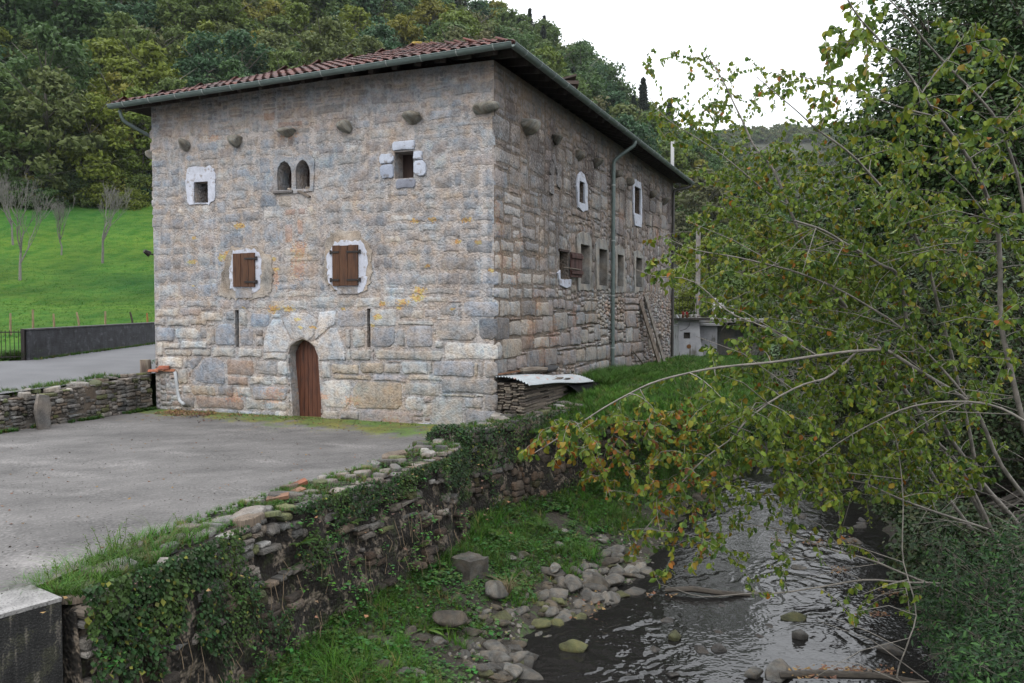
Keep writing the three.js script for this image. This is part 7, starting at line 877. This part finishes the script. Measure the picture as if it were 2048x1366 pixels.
  for (let pass = 0, left = targets; pass < 5 && left.length; pass++) {
    const next = []; for (const t of left) {
      const [n, d] = nearest(t); if (!n || d > (pass < 4 ? .85 : 1.4)) { next.push(t); continue; } if (d < .08) continue;
      const mid = n.p.clone().lerp(t, .5).add(V(.08 * (r() - .5), .10 * d + .05 * (r() - .3), .08 * (r() - .5))), c = new THREE.QuadraticBezierCurve3(n.p, mid, t), m = Math.max(3, Math.round(d / .13)), pts = c.getPoints(m), w0 = Math.min(.007, n.w * .6 + .001);
      twigs.tube(pts.map(p => p.clone().sub(O)), k => lerp(w0, .0018, k), 4, undefined, false); pts.slice(1).forEach((p, i) => addN({ p, w: lerp(w0, .002, (i + 1) / m) }));
      const low = FOCAL * (t.x / -t.z) + 1024 < 1420 && t.y < 1.75, num = Math.round(5 + d * 17 + r() * 4), dir = t.clone().sub(n.p).normalize(); for (let i = 0; i < num; i++) { const k = Math.pow((i + .5 + .4 * r()) / num, .8); leafAt(c.getPoint(Math.min(1, k)), dir, low); }
    } left = next;
  }
  // bare whips between the stems
  for (let i = 0; i < 190; i++) { const n = nodes[(r() * nodes.length) | 0]; if (n.p.x < 1.2 || n.p.y > 3.6 || n.p.x / -n.p.z < .3) continue; const e = n.p.clone().add(V(-.2 - .9 * r(), -.5 + 1.1 * r(), 1.0 * (r() - .5))); twigs.tube([n.p, n.p.clone().lerp(e, .5).add(V(0, .12 * r(), .1 * (r() - .5))), e].map(p => p.clone().sub(O)), [.0055, .004, .002], 4, undefined, false); }
  stuffPart(hz, 'twigs', twigs.build(), hazelBark);
  leaves.sort((a, b) => b.s / -b.p.z - a.s / -a.p.z); const lm = cols.map(c => leafM(c, { roughness: .65, transmission: .42 }));
  leaves.slice(0, 300).forEach(l => { const m = part(hz, 'leaf', LEAF.hazel, lm[l.c], l.p.clone().sub(O)); m.quaternion.copy(l.w); m.scale.set(l.s * l.a, l.s * l.b, l.s); });
  copies('leaves', LEAF.hazel, leafM([1, 1, 1], { roughness: .65, transmission: .42 }), leaves.slice(300).map(l => ({ m: mat4(l.p.clone().sub(O), l.w, V(l.s * l.a, l.s * l.b, l.s)), c: rgb(...cols[l.c].map(v => v * l.k)) })), hz);
  console.log('hazel leaves', leaves.length, 'targets', targets.length);
}
// a shrub or tree given by clumps of leaves: limbs from its foot to each clump, twigs, leaves
function bush(name, label, cat, foot, clumps, o) {
  const r = rng(o.seed), B = thing(name, label, cat, foot), limb = new GB(), tw = new GB(), list = [];
  clumps.forEach(([c, R, n], i) => {
    const e = c.clone().sub(foot), m1 = V(e.x * .25, e.y * .5, e.z * .25).add(V(.3 * (r() - .5), 0, .3 * (r() - .5)).multiplyScalar(o.wob ?? 1)), m2 = V(e.x * .65, e.y * .8, e.z * .65);
    if (i % (o.each ?? 1) === 0) limb.tube(new THREE.CatmullRomCurve3([V(.1 * (r() - .5), -.3, .1 * (r() - .5)), m1, m2, e]).getPoints(10), k => lerp(o.w0, o.w1, k), 6);
    for (let k = 0; k < (o.twigs ?? 8); k++) { const q = e.clone().addScaledVector(rv(r), R * .95); tw.tube([e.clone().addScaledVector(rv(r), R * .2), e.clone().lerp(q, .55).add(V(0, .06 * R, 0)), q], [o.w1 * .6, o.w1 * .4, o.w1 * .15], 4, undefined, false); }
    for (let k = 0; k < n; k++) { const d = rv(r), p = e.clone().add(V(d.x, d.y * (o.flat ?? .8), d.z).multiplyScalar(R * Math.pow(r(), .42))); const nn = d.clone().multiplyScalar(.45).add(V(0, .7, 0)).addScaledVector(rv(r), .7).normalize(), h = rv(r).add(V(d.x * .5, o.hang ?? -.4, d.z * .5)), sx = nn.clone().cross(h).normalize(), t = sx.clone().cross(nn).normalize(), c = o.cols[(r() * o.cols.length) | 0], q = .65 + .7 * r(); list.push({ p, w: new THREE.Quaternion().setFromRotationMatrix(new THREE.Matrix4().makeBasis(sx, nn, t)), s: o.leaf * (.6 + .7 * r()), c: rgb(c[0] * q, c[1] * q, c[2] * q), d: p.clone().add(foot).length() }); }
  });
  part(B, 'limbs', limb.build(), o.bark ?? barkDark); if (o.twigs !== 0) stuffPart(B, 'twigs', tw.build(), o.bark ?? barkDark);
  let rest = list; if (o.parts) { list.sort((a, b) => a.d - b.d); const ms = o.cols.map(c => leafM(c, { roughness: .6, transmission: .2 })); list.slice(0, o.parts).forEach(l => { const m = part(B, 'leaf', o.geo, ms[(r() * ms.length) | 0], l.p); m.quaternion.copy(l.w); m.scale.setScalar(l.s); }); rest = list.slice(o.parts); }
  copies('leaves', o.geo, leafM([1, 1, 1], { roughness: o.rough ?? .55, transmission: .25 }), rest.map(l => ({ m: mat4(l.p, l.w, l.s), c: l.c })), B);
  return B;
}
{
  const r = rng(808), cl3 = (list) => list.flatMap(([px, py, sx, sy, d0_, d1_, n, R, k]) => [...Array(n).keys()].map(() => [at(px + sx * (r() + r() - 1), py + sy * (r() + r() - 1), lerp(d0_, d1_, r())), R * (.7 + .6 * r()), k]));
  // dark broadleaf tree at the upper right
  bush('broadleaf_tree', 'tall dark green broadleaf tree filling the upper right corner', 'tree', L3(15.5, 23, -.2), cl3([[1960, 150, 190, 130, 19, 25, 46, 1.15, 520], [1900, 330, 190, 100, 19, 25, 40, 1.1, 480], [1800, 240, 90, 90, 20, 24, 15, .9, 420], [1775, 330, 80, 60, 20, 24, 14, .85, 420], [1740, 420, 90, 60, 19, 23, 16, .9, 420], [2090, 300, 150, 260, 18, 26, 34, 1.3, 420], [2000, 20, 130, 60, 20, 25, 18, 1.1, 460], [1880, 120, 70, 60, 21, 24, 9, .75, 380], [2200, 100, 200, 300, 19, 28, 22, 1.6, 320]]), { seed: 5, geo: LEAF.oval, leaf: .13, cols: [[.042, .090, .026], [.055, .105, .03], [.036, .074, .026], [.078, .12, .032]], w0: .17, w1: .025, each: 3, twigs: 6 });
  // undergrowth of the right bank
  bush('shrub', 'dark dense shrub on the right bank behind the hazel stems', 'shrub', L3(11.2, 16.5, -1.0), cl3([[1960, 560, 130, 110, 14, 18, 36, .75, 320], [1900, 700, 150, 110, 14.5, 18, 34, .75, 300], [1980, 850, 120, 130, 13, 17, 36, .75, 280], [1850, 880, 90, 90, 14, 17, 16, .6, 260], [2100, 700, 80, 260, 12, 17, 24, .9, 240], [1820, 990, 60, 40, 13.5, 16, 12, .5, 260], [1900, 1060, 90, 50, 11.5, 14, 20, .5, 240], [1850, 1130, 40, 50, 11, 12.5, 10, .4, 220], [1990, 1080, 80, 60, 11, 13, 14, .5, 220]]), { seed: 9, geo: LEAF.oval, leaf: .085, cols: [[.032, .060, .020], [.042, .074, .022], [.026, .05, .018], [.06, .07, .025]], w0: .05, w1: .012, each: 2, twigs: 7 });
  bush('shrub', 'dark shrub overhanging the water further upstream', 'shrub', L3(13.5, 24.5, -.8), cl3([[1790, 760, 90, 80, 22, 27, 26, 1.0, 300], [1700, 800, 60, 50, 24, 29, 14, .8, 260], [1650, 690, 130, 70, 27, 34, 26, 1.2, 260], [1840, 620, 80, 90, 22, 27, 20, 1.0, 280], [1560, 860, 80, 30, 27, 32, 10, .7, 220]]), { seed: 19, geo: LEAF.oval, leaf: .12, cols: [[.03, .055, .016], [.045, .07, .018], [.025, .045, .014]], w0: .06, w1: .012, each: 2, twigs: 6 });
  bush('privet_shrub', 'glossy narrow-leaved dark shrub in the lower right corner', 'shrub', L3(5.9, 8.4, -1.6), cl3([[2010, 1300, 70, 90, 6.4, 8.6, 26, .32, 95], [1950, 1180, 80, 60, 8.2, 9.8, 17, .36, 80], [2040, 1120, 60, 90, 7.4, 9.4, 20, .38, 80], [1900, 1110, 60, 40, 9.2, 10.4, 7, .34, 70], [1975, 1360, 60, 40, 6.2, 7.4, 18, .28, 90], [2090, 1250, 60, 150, 6, 8, 20, .4, 90], [1900, 1240, 50, 40, 8.4, 9.4, 14, .28, 90], [1860, 1180, 40, 40, 9.4, 10.2, 10, .3, 90], [1930, 1310, 50, 50, 7.2, 8.2, 12, .28, 90]]), { seed: 29, geo: LEAF.lance, leaf: .062, cols: [[.016, .052, .014], [.023, .066, .018], [.012, .036, .012], [.05, .125, .028]], w0: .014, w1: .004, each: 1, twigs: 6, parts: 260, rough: .6, hang: .1, bark: bark });
  // lighter trees across the valley, behind the hazel
  const spec = [[1420, 590, 60, 'yellow', .95], [1480, 600, 52, 'olive', .8], [1545, 610, 66, 'yellow', 1.15], [1610, 620, 58, 'olive', 1.05], [1690, 620, 50, 'yellow', 1.0], [1760, 620, 56, 'olive', 1.2], [1570, 610, 88, 'dark', 1.4], [1450, 600, 95, 'olive', 1.3], [1660, 610, 92, 'dark', 1.4], [1850, 600, 46, 'dark', 1.1], [1960, 600, 40, 'olive', 1.0], [1400, 600, 110, 'yellow', 1.1]], lab = ['yellow green tree just right of the utility post', 'olive tree behind the garden chairs', 'broad yellow green tree in the middle of the valley behind the hazel', 'olive tree behind the centre of the hazel', 'yellow green tree behind the upper hazel branches', 'olive tree left of the tall dark tree', 'tall dark tree at the back of the valley', 'tall olive tree behind the utility post', 'dark tree at the back right of the valley', 'dark tree beneath the tall dark crown at the right', 'olive tree at the right edge on the bank', 'distant yellow green tree at the end of the house'];
  spec.forEach(([px, py, D, k, s], i) => { const K = KIND[k], x = (px - 1024) / FOCAL * D, o = thing('broadleaf_tree', lab[i], 'tree', V(x, landY(x, D) - .2, -D), undefined, i * 1.3); part(o, 'trunk', K.geos[i % 3][1], bark); part(o, 'crown', crownGeo(300 + i, K.R, K.H, 5200, .3, .5, 40), K.mats[i % 3], V(0, K.H * .06, 0)); o.scale.set(s * .95, s * .8, s * .95); });
}

// ---------------------------------------------------------------- the damp air of the valley
scene.fog = new THREE.FogExp2(new THREE.Color().setRGB(.86, .93, 1.0), 0.00007);
renderer.render(scene, camera);
